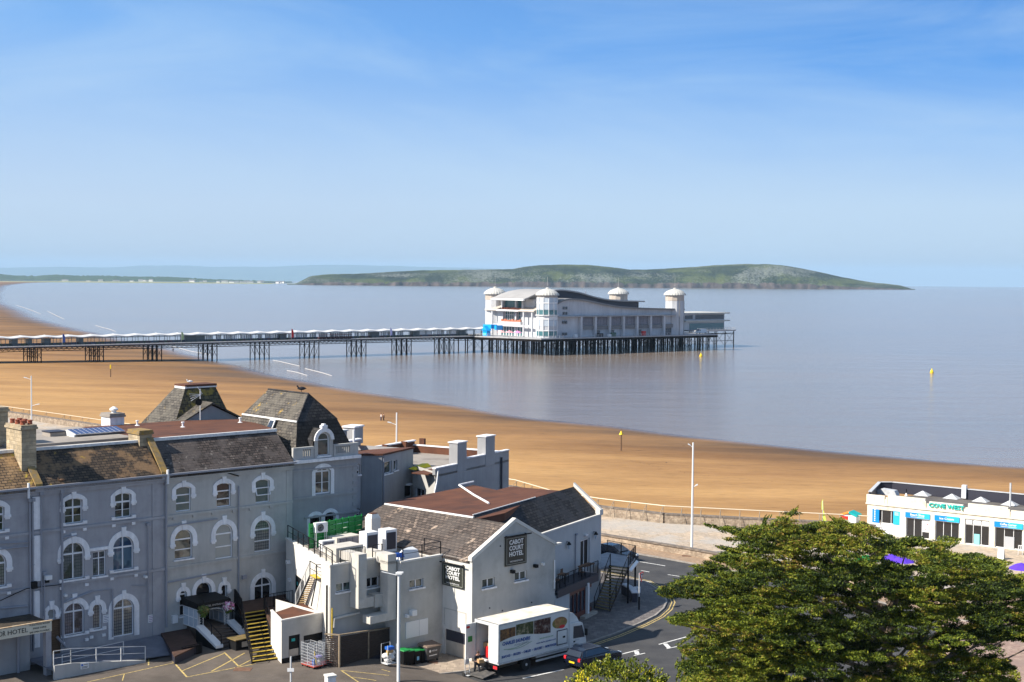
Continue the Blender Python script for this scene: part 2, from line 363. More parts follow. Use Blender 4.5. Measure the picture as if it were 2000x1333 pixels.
TS = [-.30, -.16, -.08, -.03, 0, .02, .05, .09, .14, .2, .28, .38, .5, .62, .75, .88, 1.02]
def beach_z(t): return SEA+(.9*t*3.2 if t < 0 else 3.2*t**.85)
mb = MB(); rows = []; wet = []
nsub = (len(PAIR)-1)*6
for k in range(nsub+1):
    q = k/6*.99999; a = cat(WL, q); b_ = cat(SL, q); row = []
    for t_ in TS:
        wob = .012*noise.noise(Vector((a.x*.03, a.y*.03, 0)))*(1 if t_ < .3 else 0)
        p = a+(b_-a)*(t_+wob); row.append(mb.v((p.x, p.y, beach_z(t_)+drop(p.x, p.y)))); wet.append(t_)
    rows.append(row)
def sand_mat():
    m, t, b = newmat('beach_sand'); K = t.links.new; tcn = N(t, 'ShaderNodeTexCoord')
    at = N(t, 'ShaderNodeAttribute', attribute_name='tide')
    mpn = N(t, 'ShaderNodeMapping'); mpn.inputs['Scale'].default_value = (.5, 1.6, 1); mpn.inputs['Rotation'].default_value = (0, 0, R(30)); K(tcn.outputs['Object'], mpn.inputs[0])
    n1 = N(t, 'ShaderNodeTexNoise', i_Scale=.035, i_Detail=7, i_Roughness=.6); K(mpn.outputs[0], n1.inputs['Vector'])
    ad = N(t, 'ShaderNodeMath', operation='MULTIPLY_ADD'); ad.inputs[1].default_value = .9; ad.inputs[2].default_value = -.45; K(n1.outputs[0], ad.inputs[0])
    sm = N(t, 'ShaderNodeMath', operation='ADD'); K(ad.outputs[0], sm.inputs[0]); K(at.outputs['Fac'], sm.inputs[1])
    r = ramp(t, [(0, (.135, .085, .05)), (.09, (.19, .11, .053)), (.32, (.28, .152, .062)), (.62, (.40, .228, .09)), (1, (.48, .285, .115))]); K(sm.outputs[0], r.inputs[0])
    n2 = N(t, 'ShaderNodeTexNoise', i_Scale=.5, i_Detail=8, i_Roughness=.7); K(mpn.outputs[0], n2.inputs['Vector'])
    r2 = ramp(t, [(.25, (.62,)*3), (.42, (.93,)*3), (.7, (1.16,)*3)]); K(n2.outputs[0], r2.inputs[0])
    x = N(t, 'ShaderNodeMix', data_type='RGBA', blend_type='MULTIPLY'); x.inputs['Factor'].default_value = 1; K(r.outputs[0], x.inputs['A']); K(r2.outputs[0], x.inputs['B'])
    n5 = N(t, 'ShaderNodeTexNoise', i_Scale=.02, i_Detail=6, i_Roughness=.55); mp5 = N(t, 'ShaderNodeMapping'); mp5.inputs['Scale'].default_value = (.35, 1.8, 1); mp5.inputs['Rotation'].default_value = (0, 0, R(38)); K(tcn.outputs['Object'], mp5.inputs[0]); K(mp5.outputs[0], n5.inputs['Vector'])
    r5 = ramp(t, [(.36, (.78, .75, .74)), (.5, (1, 1, 1)), (.66, (1.14, 1.13, 1.1))]); K(n5.outputs[0], r5.inputs[0])
    x5 = N(t, 'ShaderNodeMix', data_type='RGBA', blend_type='MULTIPLY'); x5.inputs['Factor'].default_value = 1; K(x.outputs['Result'], x5.inputs['A']); K(r5.outputs[0], x5.inputs['B']); K(x5.outputs['Result'], b.inputs['Base Color'])
    rs = ramp(t, [(0, (.7,)*3), (.02, (.45,)*3), (.06, (.1,)*3)]); K(at.outputs['Fac'], rs.inputs[0]); K(rs.outputs[0], b.inputs['Specular IOR Level'])
    rr = ramp(t, [(0, (.08,)*3), (.02, (.22,)*3), (.08, (.7,)*3)]); K(at.outputs['Fac'], rr.inputs[0]); K(rr.outputs[0], b.inputs['Roughness'])
    b.inputs['Specular IOR Level'].default_value = .1
    nb = N(t, 'ShaderNodeTexNoise', i_Scale=1.2, i_Detail=6); K(mpn.outputs[0], nb.inputs['Vector'])
    bp = N(t, 'ShaderNodeBump', i_Strength=.5, i_Distance=.25); K(nb.outputs[0], bp.inputs['Height']); K(bp.outputs[0], b.inputs['Normal'])
    return m
mb.use(sand_mat())
for k in range(nsub):
    for j in range(len(TS)-1): mb.f((rows[k][j], rows[k][j+1], rows[k+1][j+1], rows[k+1][j]))
bo = mb.build('beach', kind='structure', smooth=True, label='wide orange sand beach darker and wet by the water')
at = bo.data.attributes.new('tide', 'FLOAT', 'POINT'); at.data.foreach_set('value', [max(0, x) for x in wet])
def bz(x, y):
    """height of the sand at a point"""
    best = None
    for k in range(0, nsub+1, 2):
        q = k/6*.99999; a = cat(WL, q); b_ = cat(SL, q); d = b_-a; t_ = max(-.1, min(1, (Vector((x, y))-a).dot(d)/d.length_squared)); e = (a+d*t_-Vector((x, y))).length
        if best is None or e < best[0]: best = (e, t_)
    return beach_z(best[1])+drop(x, y)
# thin lines of surf
random.seed(4)
def interp(P, x):
    for k in range(len(P)-1):
        if P[k][0] <= x <= P[k+1][0]: return P[k][1]+(P[k+1][1]-P[k][1])*(x-P[k][0])/(P[k+1][0]-P[k][0])
    return P[-1][1] if x > P[-1][0] else P[0][1]
mb = MB().use(noisy('foam', (.38, .36, .35), (.6, .58, .56), .6))
def surf(pts, wd):
    P = [Vector(G(x, y, SEA+.05)) for x, y in pts]; A = []; B2 = []
    n = len(P)
    for k, p in enumerate(P):
        d = (P[min(k+1, n-1)]-P[max(k-1, 0)]).normalized(); s_ = Vector((-d.y, d.x, 0)); h = wd*(.15+.85*math.sin(math.pi*(k+.0)/(n-1)))*random.uniform(.7, 1.3)*.5
        A.append(p+s_*h); B2.append(p-s_*h)
    A2 = [q+Vector((0, 0, .12)) for q in A]
    mb.strip(A, A2); mb.strip(A2, B2)
surf([(533, 704), (548, 707), (565, 711), (585, 715.5)], .45); surf([(595, 720), (610, 724), (630, 729), (648, 734.5)], .55)
surf([(92, 608), (102, 613), (112, 618), (126, 624)], .5); surf([(186, 636), (200, 640), (215, 644), (226, 648)], .45)
surf([(560, 724), (580, 728), (600, 734)], .3); surf([(330, 675), (370, 686), (410, 693)], .35); surf([(30, 596), (45, 601), (60, 606), (80, 614)], .5)
wlpx = [(442, 707), (500, 722), (560, 737), (679, 760), (800, 778), (900, 793), (1000, 812), (1100, 824), (1200, 833), (1300, 846), (1400, 858), (1500, 868), (1600, 878), (1700, 888), (1800, 897), (1900, 905)]
x = 470
while x < 1880:
    L_ = random.uniform(40, 130); o_ = random.choice([-1.5, -3, -5, -8]); q = [x, x+L_/3, x+2*L_/3, x+L_]
    if random.random() < 0: surf([(t_, interp(wlpx, t_)+o_+random.uniform(-.6, .6)) for t_ in q], random.uniform(.03, .08))
    x += L_*random.uniform(.7, 1.3)
mb.build('surf', kind='stuff', label='thin white lines of surf breaking near the sand')

# dark flecks of weed and footprints on the sand
rg_ = random.Random(9); mb = MB().use(plain('weed', (.07, .045, .03), .9))
def fleck(px, py, s_):
    p = G(px, py, -3.5); p = G(px, py, bz(p.x, p.y)); a = rg_.uniform(0, 6.28); c, d = math.cos(a)*s_, math.sin(a)*s_; z = p.z+.03
    mb.poly([(p.x-c, p.y-d, z), (p.x+d*.4, p.y-c*.4, z+.04), (p.x+c, p.y+d, z), (p.x-d*.4, p.y+c*.4, z+.03)])
for k in range(90): fleck(rg_.uniform(20, 1500), rg_.uniform(735, 985), rg_.uniform(.15, .5))
for x0, y0, x1, y1, n in ((60, 745, 260, 800, 40), (900, 900, 1190, 1000, 36), (330, 760, 480, 800, 20), (1230, 900, 1600, 960, 40), (560, 745, 760, 830, 30)):
    for k in range(n): f = k/n; fleck(x0+(x1-x0)*f+rg_.uniform(-4, 4), y0+(y1-y0)*f+6*math.sin(f*5)+rg_.uniform(-1, 1), .16)
mb.build('beach_weed', kind='stuff', label='dark flecks of weed and footprints on the sand')

# ---- headland across the bay
prof = [(560, 558), (575, 555), (588, 549), (603, 541), (612, 539), (625, 537.5), (640, 536), (700, 535), (760, 531.5), (820, 528.5), (900, 527.5), (1000, 526), (1020, 522), (1050, 518.5), (1100, 517), (1150, 518), (1190, 522), (1230, 527), (1260, 527), (1300, 525), (1350, 522), (1400, 518),
        (1450, 516), (1500, 516.5), (1530, 519), (1560, 524), (1600, 532), (1640, 541), (1680, 548.5), (1710, 553), (1740, 555.5), (1755, 557.5), (1772, 562), (1786, 567)]
def interp(P, x):
    for k in range(len(P)-1):
        if P[k][0] <= x <= P[k+1][0]: return P[k][1]+(P[k+1][1]-P[k][1])*(x-P[k][0])/(P[k+1][0]-P[k][0])
    return P[-1][1] if x > P[-1][0] else P[0][1]
def head_mat():
    m, t, b = newmat('headland_turf_and_rock'); K = t.links.new; tcn = N(t, 'ShaderNodeTexCoord')
    n1 = N(t, 'ShaderNodeTexNoise', i_Scale=.004, i_Detail=9, i_Roughness=.65); mpn = N(t, 'ShaderNodeMapping'); mpn.inputs['Scale'].default_value = (1, 1, 2.5); K(tcn.outputs['Object'], mpn.inputs[0]); K(mpn.outputs[0], n1.inputs['Vector'])
    r = ramp(t, [(.34, (.010, .016, .008)), (.48, (.028, .038, .012)), (.56, (.065, .08, .02)), (.72, (.10, .108, .04))]); K(n1.outputs[0], r.inputs[0])
    vo = N(t, 'ShaderNodeTexNoise', i_Scale=.11, i_Detail=3, i_Roughness=.7); K(tcn.outputs['Object'], vo.inputs['Vector'])
    n2 = N(t, 'ShaderNodeTexNoise', i_Scale=.0045, i_Detail=3); K(tcn.outputs['Object'], n2.inputs['Vector'])
    mu = N(t, 'ShaderNodeMath', operation='MULTIPLY'); K(vo.outputs[0], mu.inputs[0]); K(n2.outputs[0], mu.inputs[1])
    r3 = ramp(t, [(.272, (0, 0, 0)), (.30, (.75,)*3)]); K(mu.outputs[0], r3.inputs[0])
    x = N(t, 'ShaderNodeMix', data_type='RGBA'); x.inputs['B'].default_value = (.19, .20, .17, 1); K(r3.outputs[0], x.inputs['Factor']); K(r.outputs[0], x.inputs['A'])
    at = N(t, 'ShaderNodeAttribute', attribute_name='cliff'); n4 = N(t, 'ShaderNodeTexNoise', i_Scale=.02, i_Detail=6); mp4 = N(t, 'ShaderNodeMapping'); mp4.inputs['Scale'].default_value = (1.6, 1, .35); K(tcn.outputs['Object'], mp4.inputs[0]); K(mp4.outputs[0], n4.inputs['Vector'])
    r4 = ramp(t, [(.35, (.035, .03, .028)), (.65, (.12, .09, .075))]); K(n4.outputs[0], r4.inputs[0])
    ad = N(t, 'ShaderNodeMath', operation='MULTIPLY_ADD'); ad.inputs[1].default_value = 1.6; ad.inputs[2].default_value = -.95; K(n4.outputs[0], ad.inputs[0])
    a2 = N(t, 'ShaderNodeMath', operation='ADD'); K(ad.outputs[0], a2.inputs[0]); K(at.outputs['Fac'], a2.inputs[1])
    r5 = ramp(t, [(.42, (0, 0, 0)), (.58, (1, 1, 1))]); K(a2.outputs[0], r5.inputs[0])
    y = N(t, 'ShaderNodeMix', data_type='RGBA'); K(r5.outputs[0], y.inputs['Factor']); K(x.outputs['Result'], y.inputs['A']); K(r4.outputs[0], y.inputs['B'])
    K(y.outputs['Result'], b.inputs['Base Color']); b.inputs['Roughness'].default_value = .95; b.inputs['Specular IOR Level'].default_value = .1
    nb = N(t, 'ShaderNodeTexNoise', i_Scale=.05, i_Detail=5); K(tcn.outputs['Object'], nb.inputs['Vector'])
    bp = N(t, 'ShaderNodeBump', i_Strength=1, i_Distance=9.); K(nb.outputs[0], bp.inputs['Height']); K(bp.outputs[0], b.inputs['Normal'])
    return m
mb = MB().use(head_mat()); rows = []; cl = []
VS = [(-.02, -.6, 1), (0, 0, 1), (.02, .10, 1), (.04, .2, .9), (.07, .27, .5), (.12, .31, .15), (.2, .42, 0), (.35, .6, 0), (.5, .76, 0), (.7, .9, 0), (.88, .975, 0), (1, 1, 0), (1.3, .8, 0), (1.8, -.1, 0)]
DEP = 420.
for k in range(261):
    px = 560+1226*k/260; py = interp(prof, px)+.5*noise.noise(Vector((px*.06, 0, 0)))+.25*noise.noise(Vector((px*.3, 3, 0)))
    Yb = 6200.; row = []
    yt = Yb+DEP; x1 = (px-CX)/FOC*yt; ye = 544+.008*(px-CX)
    zt = max(SEA-3, 28+(ye-py)/FOC*yt); zb = SEA+drop(x1, Yb); hgt = zt-zb
    cliffh = 1+.55*noise.noise(Vector((px*.02, 5, 0)))+.35*noise.noise(Vector((px*.08, 9, 0)))
    for (v_, h_, c_) in VS:
        yy = Yb+DEP*v_+(35*noise.noise(Vector((px*.05, v_*2, 1)))+14*noise.noise(Vector((px*.23, v_*5, 1))) if v_ < .9 else 0)
        h2 = min(h_*hgt, (h_*hgt if c_ == 0 else min(h_*hgt, h_*95)*cliffh))
        zz = zb+h2+(2.2*noise.noise(Vector((px*.15, v_*9, 2))) if 0 < v_ < 1 and hgt > 30 else 0)
        row.append(mb.v(((px-CX)/FOC*yy, yy, min(zz, zt)))); cl.append(c_)
    rows.append(row)
for k in range(260):
    for j in range(len(VS)-1): mb.f((rows[k][j], rows[k+1][j], rows[k+1][j+1], rows[k][j+1]))
ho = mb.build('headland', kind='structure', smooth=True, label='long green headland with brown cliffs across the bay')
at = ho.data.attributes.new('cliff', 'FLOAT', 'POINT'); at.data.foreach_set('value', [float(x) for x in cl])

# ---- low coast beyond the bay, wooded ridge, far hills
def band(name, pts, Yn, depth, m, lab, kind='structure', rough=1., zb=None, freq=.12, amp=.6):
    mb = MB().use(m); rows = []
    n = 150
    for k in range(n+1):
        px = pts[0][0]+(pts[-1][0]-pts[0][0])*k/n; py = interp(pts, px)+amp*noise.noise(Vector((px*freq, 7, 0)))+amp*.5*noise.noise(Vector((px*freq*3.7, 2, 0)))
        ye = 544+.008*(px-CX); yt = Yn+depth; zt = 28+(ye-py)/FOC*yt; xn = (px-CX)/FOC
        z0 = (SEA-4 if zb is None else zb)+drop(xn*Yn, Yn)
        row = []
        for v_, h_ in ((0, 0), (.15, .35), (.4, .7), (.75, .93), (1, 1), (1.6, 0)):
            yy = Yn+depth*v_; row.append(mb.v((xn*yy, yy, z0+(zt-z0)*h_)))
        rows.append(row)
    for k in range(n):
        for j in range(5): mb.f((rows[k][j], rows[k+1][j], rows[k+1][j+1], rows[k][j+1]))
    return mb.build(name, kind=kind, label=lab, smooth=True)
band('coast_flats', [(-60, 549.5), (100, 549.3), (300, 550.5), (500, 553), (600, 556)], 6900, 700, noisy('coast_fields', (.16, .2, .07), (.3, .3, .14), .004, c3=(.45, .36, .24), scale3=.006, amt3=.9), 'flat green coast with pale dunes beyond the bay', zb=-5, amp=.4)
band('wooded_ridge', [(-60, 534.5), (0, 535.5), (30, 538.5), (70, 539.5), (110, 536.5), (150, 538.8), (200, 538.5), (250, 540.5), (330, 541), (400, 545), (480, 547.5), (570, 551)], 8300, 900, noisy('far_woodland', (.02, .04, .018), (.07, .11, .04), .02, stretch=(1, 1, 3)), 'low wooded ridge behind the flat coast', zb=0, freq=.25, amp=1.6)
band('hills', [(-100, 525), (0, 523.5), (120, 521.5), (200, 523), (280, 519.5), (340, 518.5), (400, 521), (520, 521.5), (600, 518.5), (680, 517.5), (760, 520), (900, 523), (1100, 530), (1300, 541), (1500, 552)], 37000, 3500, noisy('far_hills', (.06, .09, .04), (.12, .14, .06), .002), 'faint blue hills on the far shore', zb=-5, freq=.02, amp=1.)
# small white houses and caravans along the far coast
random.seed(11); hm = [plain('pale_render', (.75, .73, .7)), plain('far_red_roof', (.35, .17, .12)), plain('far_grey_roof', (.2, .2, .21))]
first = None
for k in range(46):
    px = random.choice([random.uniform(360, 560), random.uniform(400, 555), random.uniform(20, 560)]); py = 549.0+max(0, (px-300)*.012)-random.uniform(0, 2.2)
    Y_ = 7500+random.uniform(0, 500); X_ = (px-CX)/FOC*Y_; z_ = 28+(544+.008*(px-CX)-py)/FOC*Y_-6
    if first is None:
        t0 = thing('coast_house', 'x', 'house')
        MB().use(hm[0]).box(-11, 11, -6, 6, -3, 6).build('wall', t0)
        MB().use(hm[2]).prism([(-12, -7, 6), (-12, 7, 6), (-12, 0, 10)], (24, 0, 0)).build('roof', t0); first = t0; c = t0
    else: c = copy_tree(first)
    c.matrix_world = Matrix.Translation((X_, Y_, z_)) @ Matrix.Rotation(random.uniform(-.5, .5), 4, 'Z') @ Matrix.Diagonal((random.uniform(.6, 1.6), 1, random.uniform(.6, 1.1), 1))
    tag(c, 'tiny pale house on the flat coast beyond the bay', 'house', 'pale houses along the far coast')

# ---- haze
mb = MB().box(-24000, 24000, -400, 41500, -150, 400)
hz, t, b = newmat('haze'); t.nodes.remove(b); pv = N(t, 'ShaderNodeVolumePrincipled', i_Density=3.8e-5, i_Anisotropy=0.); pv.inputs['Color'].default_value = (.52, .76, 1, 1)
t.links.new(pv.outputs[0], t.nodes['Material Output'].inputs['Volume']); mb.use(hz); mb.MI = [0]*6; mb.m = 0
mb.build('haze', kind='stuff', label='pale blue sea haze')

# ---- ground, roads, pavements
asph = noisy('asphalt', (.045, .045, .048), (.075, .073, .073), .6, rough=.85, c3=(.10, .095, .09), scale3=.12, amt3=.6, bump=.3, bscale=12, fine=.25)
tarm = noisy('old_tarmac', (.095, .078, .065), (.15, .125, .105), .5, rough=.9, c3=(.07, .06, .055), scale3=.3, amt3=.7, bump=.3, bscale=10, fine=.25)
slabs = bricky('paving_slabs', (.34, .27, .21), (.42, .34, .26), (.2, .16, .13), .9, .6, .02, patch=(.22, .18, .15), pscale=.5, bump=.3)
prommat = bricky('promenade_stone', (.42, .34, .26), (.5, .39, .28), (.34, .27, .2), 1.4, 2.4, .03, patch=(.42, .4, .37), pscale=.12, bump=.2)
brickpav = bricky('tan_block_paving', (.34, .23, .15), (.42, .29, .19), (.2, .15, .11), .22, .11, .008, bump=.3, patch=(.28, .2, .14))
darkpav = bricky('grey_paving', (.13, .115, .11), (.18, .16, .15), (.07, .06, .06), .6, .6, .015, patch=(.1, .09, .085), pscale=.4, bump=.3)
def flat(name, pts, z, m, lab, zl=-.4, kind='structure'):
    P = [Vector((p[0], p[1], z)) for p in pts]; mb = MB().use(m); i = [mb.v(p) for p in P]; j = [mb.v((p.x, p.y, z-.0 if zl is None else zl)) for p in P]
    for tr in tessellate_polygon([P]): mb.f([i[k] for k in tr])
    n = len(P)
    if zl is not None:
        for k in range(n): mb.f((i[k], i[(k+1) % n], j[(k+1) % n], j[k]))
    return mb.build(name, kind=kind, label=lab)
g2 = lambda x, y, z=0: tuple(G(x, y, z))[:2]
wall_line = [(-700, 900), (-450, 662), (-330, 522), (-250, 430), (-200, 379), (-150, 328), (-110, 289), (-85, 265.5), (-60, 241.5), (-35, 217), (-15, 198), (.8, 182.5), (5.5, 173), (10.8, 167.5), (17.8, 162.5), (27, 160), (36.7, 157.5), (50, 153), (65, 149), (85, 143), (105, 137), (160, 120), (320, 80)]
flat('ground', wall_line+[(700, 60), (700, -380), (-700, -380)], 0, tarm, 'worn brown tarmac ground of the forecourt', zl=-3)
d1 = Vector((-.7415, .671)); n1 = Vector((.671, .7415))
def sf(s_, off): return tuple(d1*s_+n1*off)           # along / across the sea front
KF = 115.3; KN = 104.4; SR = 82.6                      # kerbs of the sea-front road, station of the lamp post
corner = [g2(1150, 1257), g2(1200, 1240), g2(1250, 1219), g2(1280, 1204), g2(1296, 1190), g2(1302, 1177), g2(1297, 1164), g2(1280, 1150), g2(1258, 1137)]
# forecourt rises gently toward the hotel
KO = G(921, 1295, 0); Kf = Fr((KO.x, KO.y, 0), 44.5); FC = .83
def sst(t): t = max(0, min(1, t)); return t*t*(3-2*t)
def gz(x, y):
    p = Vector((x, y, 0))-Kf.o; a, b_ = p.dot(Kf.x), p.dot(Kf.y); return FC*sst((-a-2.6)/5.2)*sst((b_+7)/6.5)
def GG(px, py, e=0):
    z = .4
    for _ in range(8): p = G(px, py, z+e); z = gz(p.x, p.y)
    return Vector((p.x, p.y, z+e))
mb = MB().use(tarm); rows = []
for i in range(61):
    a = -48+46.0*i/60; rows.append([])
    for j in range(41): b_ = -9+33.*j/40; q = Kf.W(a, b_, 0); rows[-1].append(mb.v((q.x, q.y, gz(q.x, q.y)+.003)))
for i in range(60):
    for j in range(40): mb.f((rows[i][j], rows[i+1][j], rows[i+1][j+1], rows[i][j+1]))
mb.build('forecourt', kind='structure', smooth=True, label='worn brown tarmac forecourt in front of the hotels')
road = [g2(868, 1318.5), g2(973, 1306.5)]+corner+[sf(84, 105.6), sf(100, 104.6), sf(700, 104.6), sf(700, KF), sf(84, KF), sf(70, KF-.6), sf(50, KF-4), (60, 122), (160, 96), (300, 60), (300, -50), (20, 30), g2(868, 1420)]
flat('road', road, .012, asph, 'dark asphalt road past the hotel and along the sea front', zl=None)
pavA = [g2(812, 1323), g2(868, 1318), g2(973, 1306), g2(1060, 1281), g2(1060, 1200), g2(860, 1180), g2(800, 1240), g2(788, 1290)]
flat('pavement', pavA, .10, slabs, 'pale concrete pavement by the bins', zl=0)
pavB = [g2(1060, 1281.5)]+corner+[sf(84, 105.4), sf(100, 104.4), sf(420, 104.4), sf(420, 97), sf(110, 92), g2(1110, 1160), g2(1060, 1200)]
flat('corner_pavement', pavB, .104, darkpav, 'dark paving at the street corner', zl=0)
flat('sea_front_pavement', [sf(420, KF), sf(84, KF), sf(70, KF-.6), sf(50, KF-4), (60, 124), (60, 130), sf(60, 117), sf(82, 118.3), sf(420, 118.3)], .11, brickpav, 'tan paving beside the low stone wall', zl=0)
pr_in = [sf(420, 118.2), sf(82, 118.2), sf(60, 117), (60, 128), (150, 100), (300, 60)]
pr_out = [(x-.6, y-.9) for x, y in wall_line]
pr_out = [p for p in pr_out if Vector(p).dot(d1) < 420][::-1]
flat('promenade', pr_in+pr_out, .16, prommat, 'wide pale promenade along the sea wall', zl=0)
def line(mb, P, wd, z, z2=None):
    P = [Vector(p) for p in P]; n = len(P); A = []; B2 = []
    for k, p in enumerate(P):
        d = (P[min(k+1, n-1)]-P[max(k-1, 0)]).normalized(); s_ = Vector((-d.y, d.x))*wd/2
        A.append((*(p+s_), z)); B2.append((*(p-s_), z))
    if z2 is None: mb.strip(A, B2)
    else:
        A0 = [(a[0], a[1], z2) for a in A]; B0 = [(a[0], a[1], z2) for a in B2]; mb.strip(A, B2); mb.strip(A0, A); mb.strip(B0, B2)
    return mb
kerbm = noisy('kerb_stone', (.22, .2, .18), (.36, .33, .3), 2, fine=.2)
ck = [Vector(c) for c in corner]
mb = MB().use(kerbm); line(mb, [g2(812, 1323), g2(868, 1318), g2(973, 1306), g2(1060, 1281)]+corner+[sf(84, 105.4), sf(100, 104.4), sf(420, 104.4)], .16, .125, 0)
line(mb, [sf(420, KF), sf(84, KF), sf(70, KF-.6), sf(50, KF-4), (60, 124)], .16, .13, 0)
mb.build('kerb', kind='structure', label='grey stone kerb along the road')
mb = MB().use(kerbm); line(mb, [g2(868, 1319), g2(973, 1307.5)], .5, .02)
yel = noisy('yellow_road_paint', (.28, .21, .08), (.6, .45, .17), 5, lo=.35, hi=.58)
wht = noisy('white_road_paint', (.3, .29, .28), (.72, .71, .68), 5, lo=.32, hi=.5)
def off(P, d):
    P = [Vector(p) for p in P]; n = len(P); r_ = []
    for k, p in enumerate(P):
        t_ = (P[min(k+1, n-1)]-P[max(k-1, 0)]).normalized(); r_.append(p+Vector((t_.y, -t_.x))*d)
    return r_
mb = MB().use(yel); cc = corner+[sf(84, 105.4), sf(100, 104.4), sf(160, 104.4)]
line(mb, off(cc, .45), .1, .02); line(mb, off(cc, .72), .1, .02); mb.build('double_yellow_lines', kind='structure', label='double yellow lines round the corner')
mb = MB().use(wht); L2 = lambda a, b_, w_=.12: line(mb, [g2(*a), g2(*b_)], w_, .021)
L2((1021, 1326), (1101, 1308.5), .16); L2((1214, 1278.5), (1248, 1270), .14); L2((1238, 1281.5), (1260, 1276.5), .12); L2((1243, 1273), (1245, 1279), .35)
L2((1287, 1259.5), (1345, 1243.5), .14); L2((1302, 1268), (1323, 1263.5), .12); L2((1299, 1258), (1307, 1266.5), .35)
L2((1238, 1096), (1299, 1106), .16); L2((1252, 1115), (1268, 1118), .14); L2((1304, 1123), (1330, 1127), .14); L2((1237, 1131.5), (1251, 1134), .12); L2((1256, 1135), (1273, 1138), .12)
for k in range(12): line(mb, [sf(92+k*7, 110.2), sf(96+k*7, 110.2)], .14, .021)
mb.build('white_road_markings', kind='structure', label='white dashes and bay marks on the road')
mb = MB().use(yel)
def L3(a, b_, w_=.12, n=6):
    A = []; C = []; p0, p1 = GG(*a), GG(*b_); d = (p1-p0); d.z = 0; d.normalize(); s_ = Vector((-d.y, d.x, 0))*w_/2
    for k in range(n+1): q = p0+(p1-p0)*k/n; q.z = gz(q.x, q.y)+.012; A.append(q+s_); C.append(q-s_)
    mb.strip(A, C)
L3((338, 1293), (365, 1323), .12); L3((365, 1323), (500, 1297), .1); L3((356, 1311), (440, 1276), .1); L3((413, 1312), (478, 1276), .12); L3((438, 1275), (466, 1302), .12); L3((466, 1302), (495, 1287), .1)
L3((666, 1310), (700, 1333), .1); L3((666, 1310), (760, 1320), .08); L3((687, 1323), (735, 1330), .08); L3((745, 1308), (762, 1313), .08)
L3((290, 1288), (290, 1300), .1); L3((170, 1333), (345, 1294), .09); L3((243, 1316), (239, 1330), .07)
mb.build('yellow_bay_markings', kind='structure', label='worn yellow box lines on the forecourt')
mh = MB().use(noisy('rusty_cover', (.12, .06, .04), (.2, .12, .08), 4))
c_ = GG(474, 1308); c2 = G(1346, 1089); c3 = G(846, 1297)
mh.box(c_.x-.6, c_.x+.6, c_.y-.45, c_.y+.45, c_.z-.05, c_.z+.02); mh.box(c2.x-.7, c2.x+.2, c2.y-.2, c2.y+.5, .1, .14); mh.box(c3.x-.35, c3.x+.35, c3.y-.3, c3.y+.3, .05, .115)
mh.build('manhole_covers', kind='structure', label='rusty metal covers set in the ground')

# ---- sea wall, railing, low wall
rub = bricky('rubble_stone', (.3, .22, .16), (.42, .33, .24), (.5, .42, .32), .42, .2, .02, patch=(.2, .15, .11), pscale=1.2, bump=1)
cope = noisy('dark_coping', (.12, .1, .085), (.22, .18, .15), 2, c3=(.33, .27, .2), scale3=1.)
sw = thing('sea_wall', 'rubble stone sea wall with dark coping between promenade and beach', 'wall')
mb = MB().use(rub); mc = MB().use(cope)
for k in range(len(wall_line)-1):
    a = Vector(wall_line[k]); b_ = Vector(wall_line[k+1]); d = (b_-a).normalized(); s_ = Vector((d.y, -d.x))*.5
    def hx(m_, z0, z1, e0, e1): 
        p = [a+Vector((d.y, -d.x))*e1, b_+Vector((d.y, -d.x))*e1, b_+Vector((d.y, -d.x))*e0, a+Vector((d.y, -d.x))*e0]
        m_.hexa([(*q, z0) for q in p]+[(*q, z1) for q in p])
    hx(mb, -4.2, 1.05, 0, .55); hx(mc, 1.05, 1.22, -.05, .6)
mb.build('stone_face', sw); mc.build('coping', sw)
rl = thing('sea_railing', 'cream tubular railing on curved posts along the sea wall', 'railing')
cream = plain('cream_paint', (.7, .6, .45), .5); pm = plain('weathered_post', (.3, .24, .18), .6)
mb = MB().use(cream); wl = [Vector(p) for p in wall_line if -130 < p[0] < 170]; wl2 = off(wl, .28)
mb.tube([(p.x, p.y, 2.05) for p in wl2], .05, 6); mb.build('top_rail', rl)
dist = 0
for k in range(len(wl2)-1):
    a, b_ = wl2[k], wl2[k+1]; L_ = (b_-a).length; d = (b_-a)/L_; s_ = Vector((d.y, -d.x)); q = -dist % 2.2
    while q < L_:
        p = a+d*q
        if -20 < p.x < 60 or (p.x < -70 and (int(q*7) % 2)):
            MB().use(pm).tube([(p.x, p.y, 1.2), (p.x, p.y, 2.05)], .04, 5).tube([(*(p-s_*.02), 1.9), (*(p+s_*.5), 1.5), (*(p+s_*.75), .9), (*(p+s_*.8), .16)], .035, 5).build('post', rl)
        q += 2.2
    dist += L_
lw = thing('low_stone_wall', 'low rubble wall with flat coping between promenade and tan pavement', 'wall')
mb = MB().use(rub); mc = MB().use(cope)
for a, b_ in (((420, 118.2), (82.9, 118.2)), ((82.9, 118.2), (60, 117)), ((60, 117), (50, 115))):
    a = Vector(sf(*a)); b_ = Vector(sf(*b_)); d = (b_-a).normalized(); s_ = Vector((d.y, -d.x))
    for m_, z0, z1, e in ((mb, 0, .75, .2), (mc, .75, .9, .3)):
        p = [a+s_*e, b_+s_*e, b_-s_*e, a-s_*e]; m_.hexa([(*q, z0) for q in p]+[(*q, z1) for q in p])
mb.build('stone_face', lw); mc.build('coping', lw)
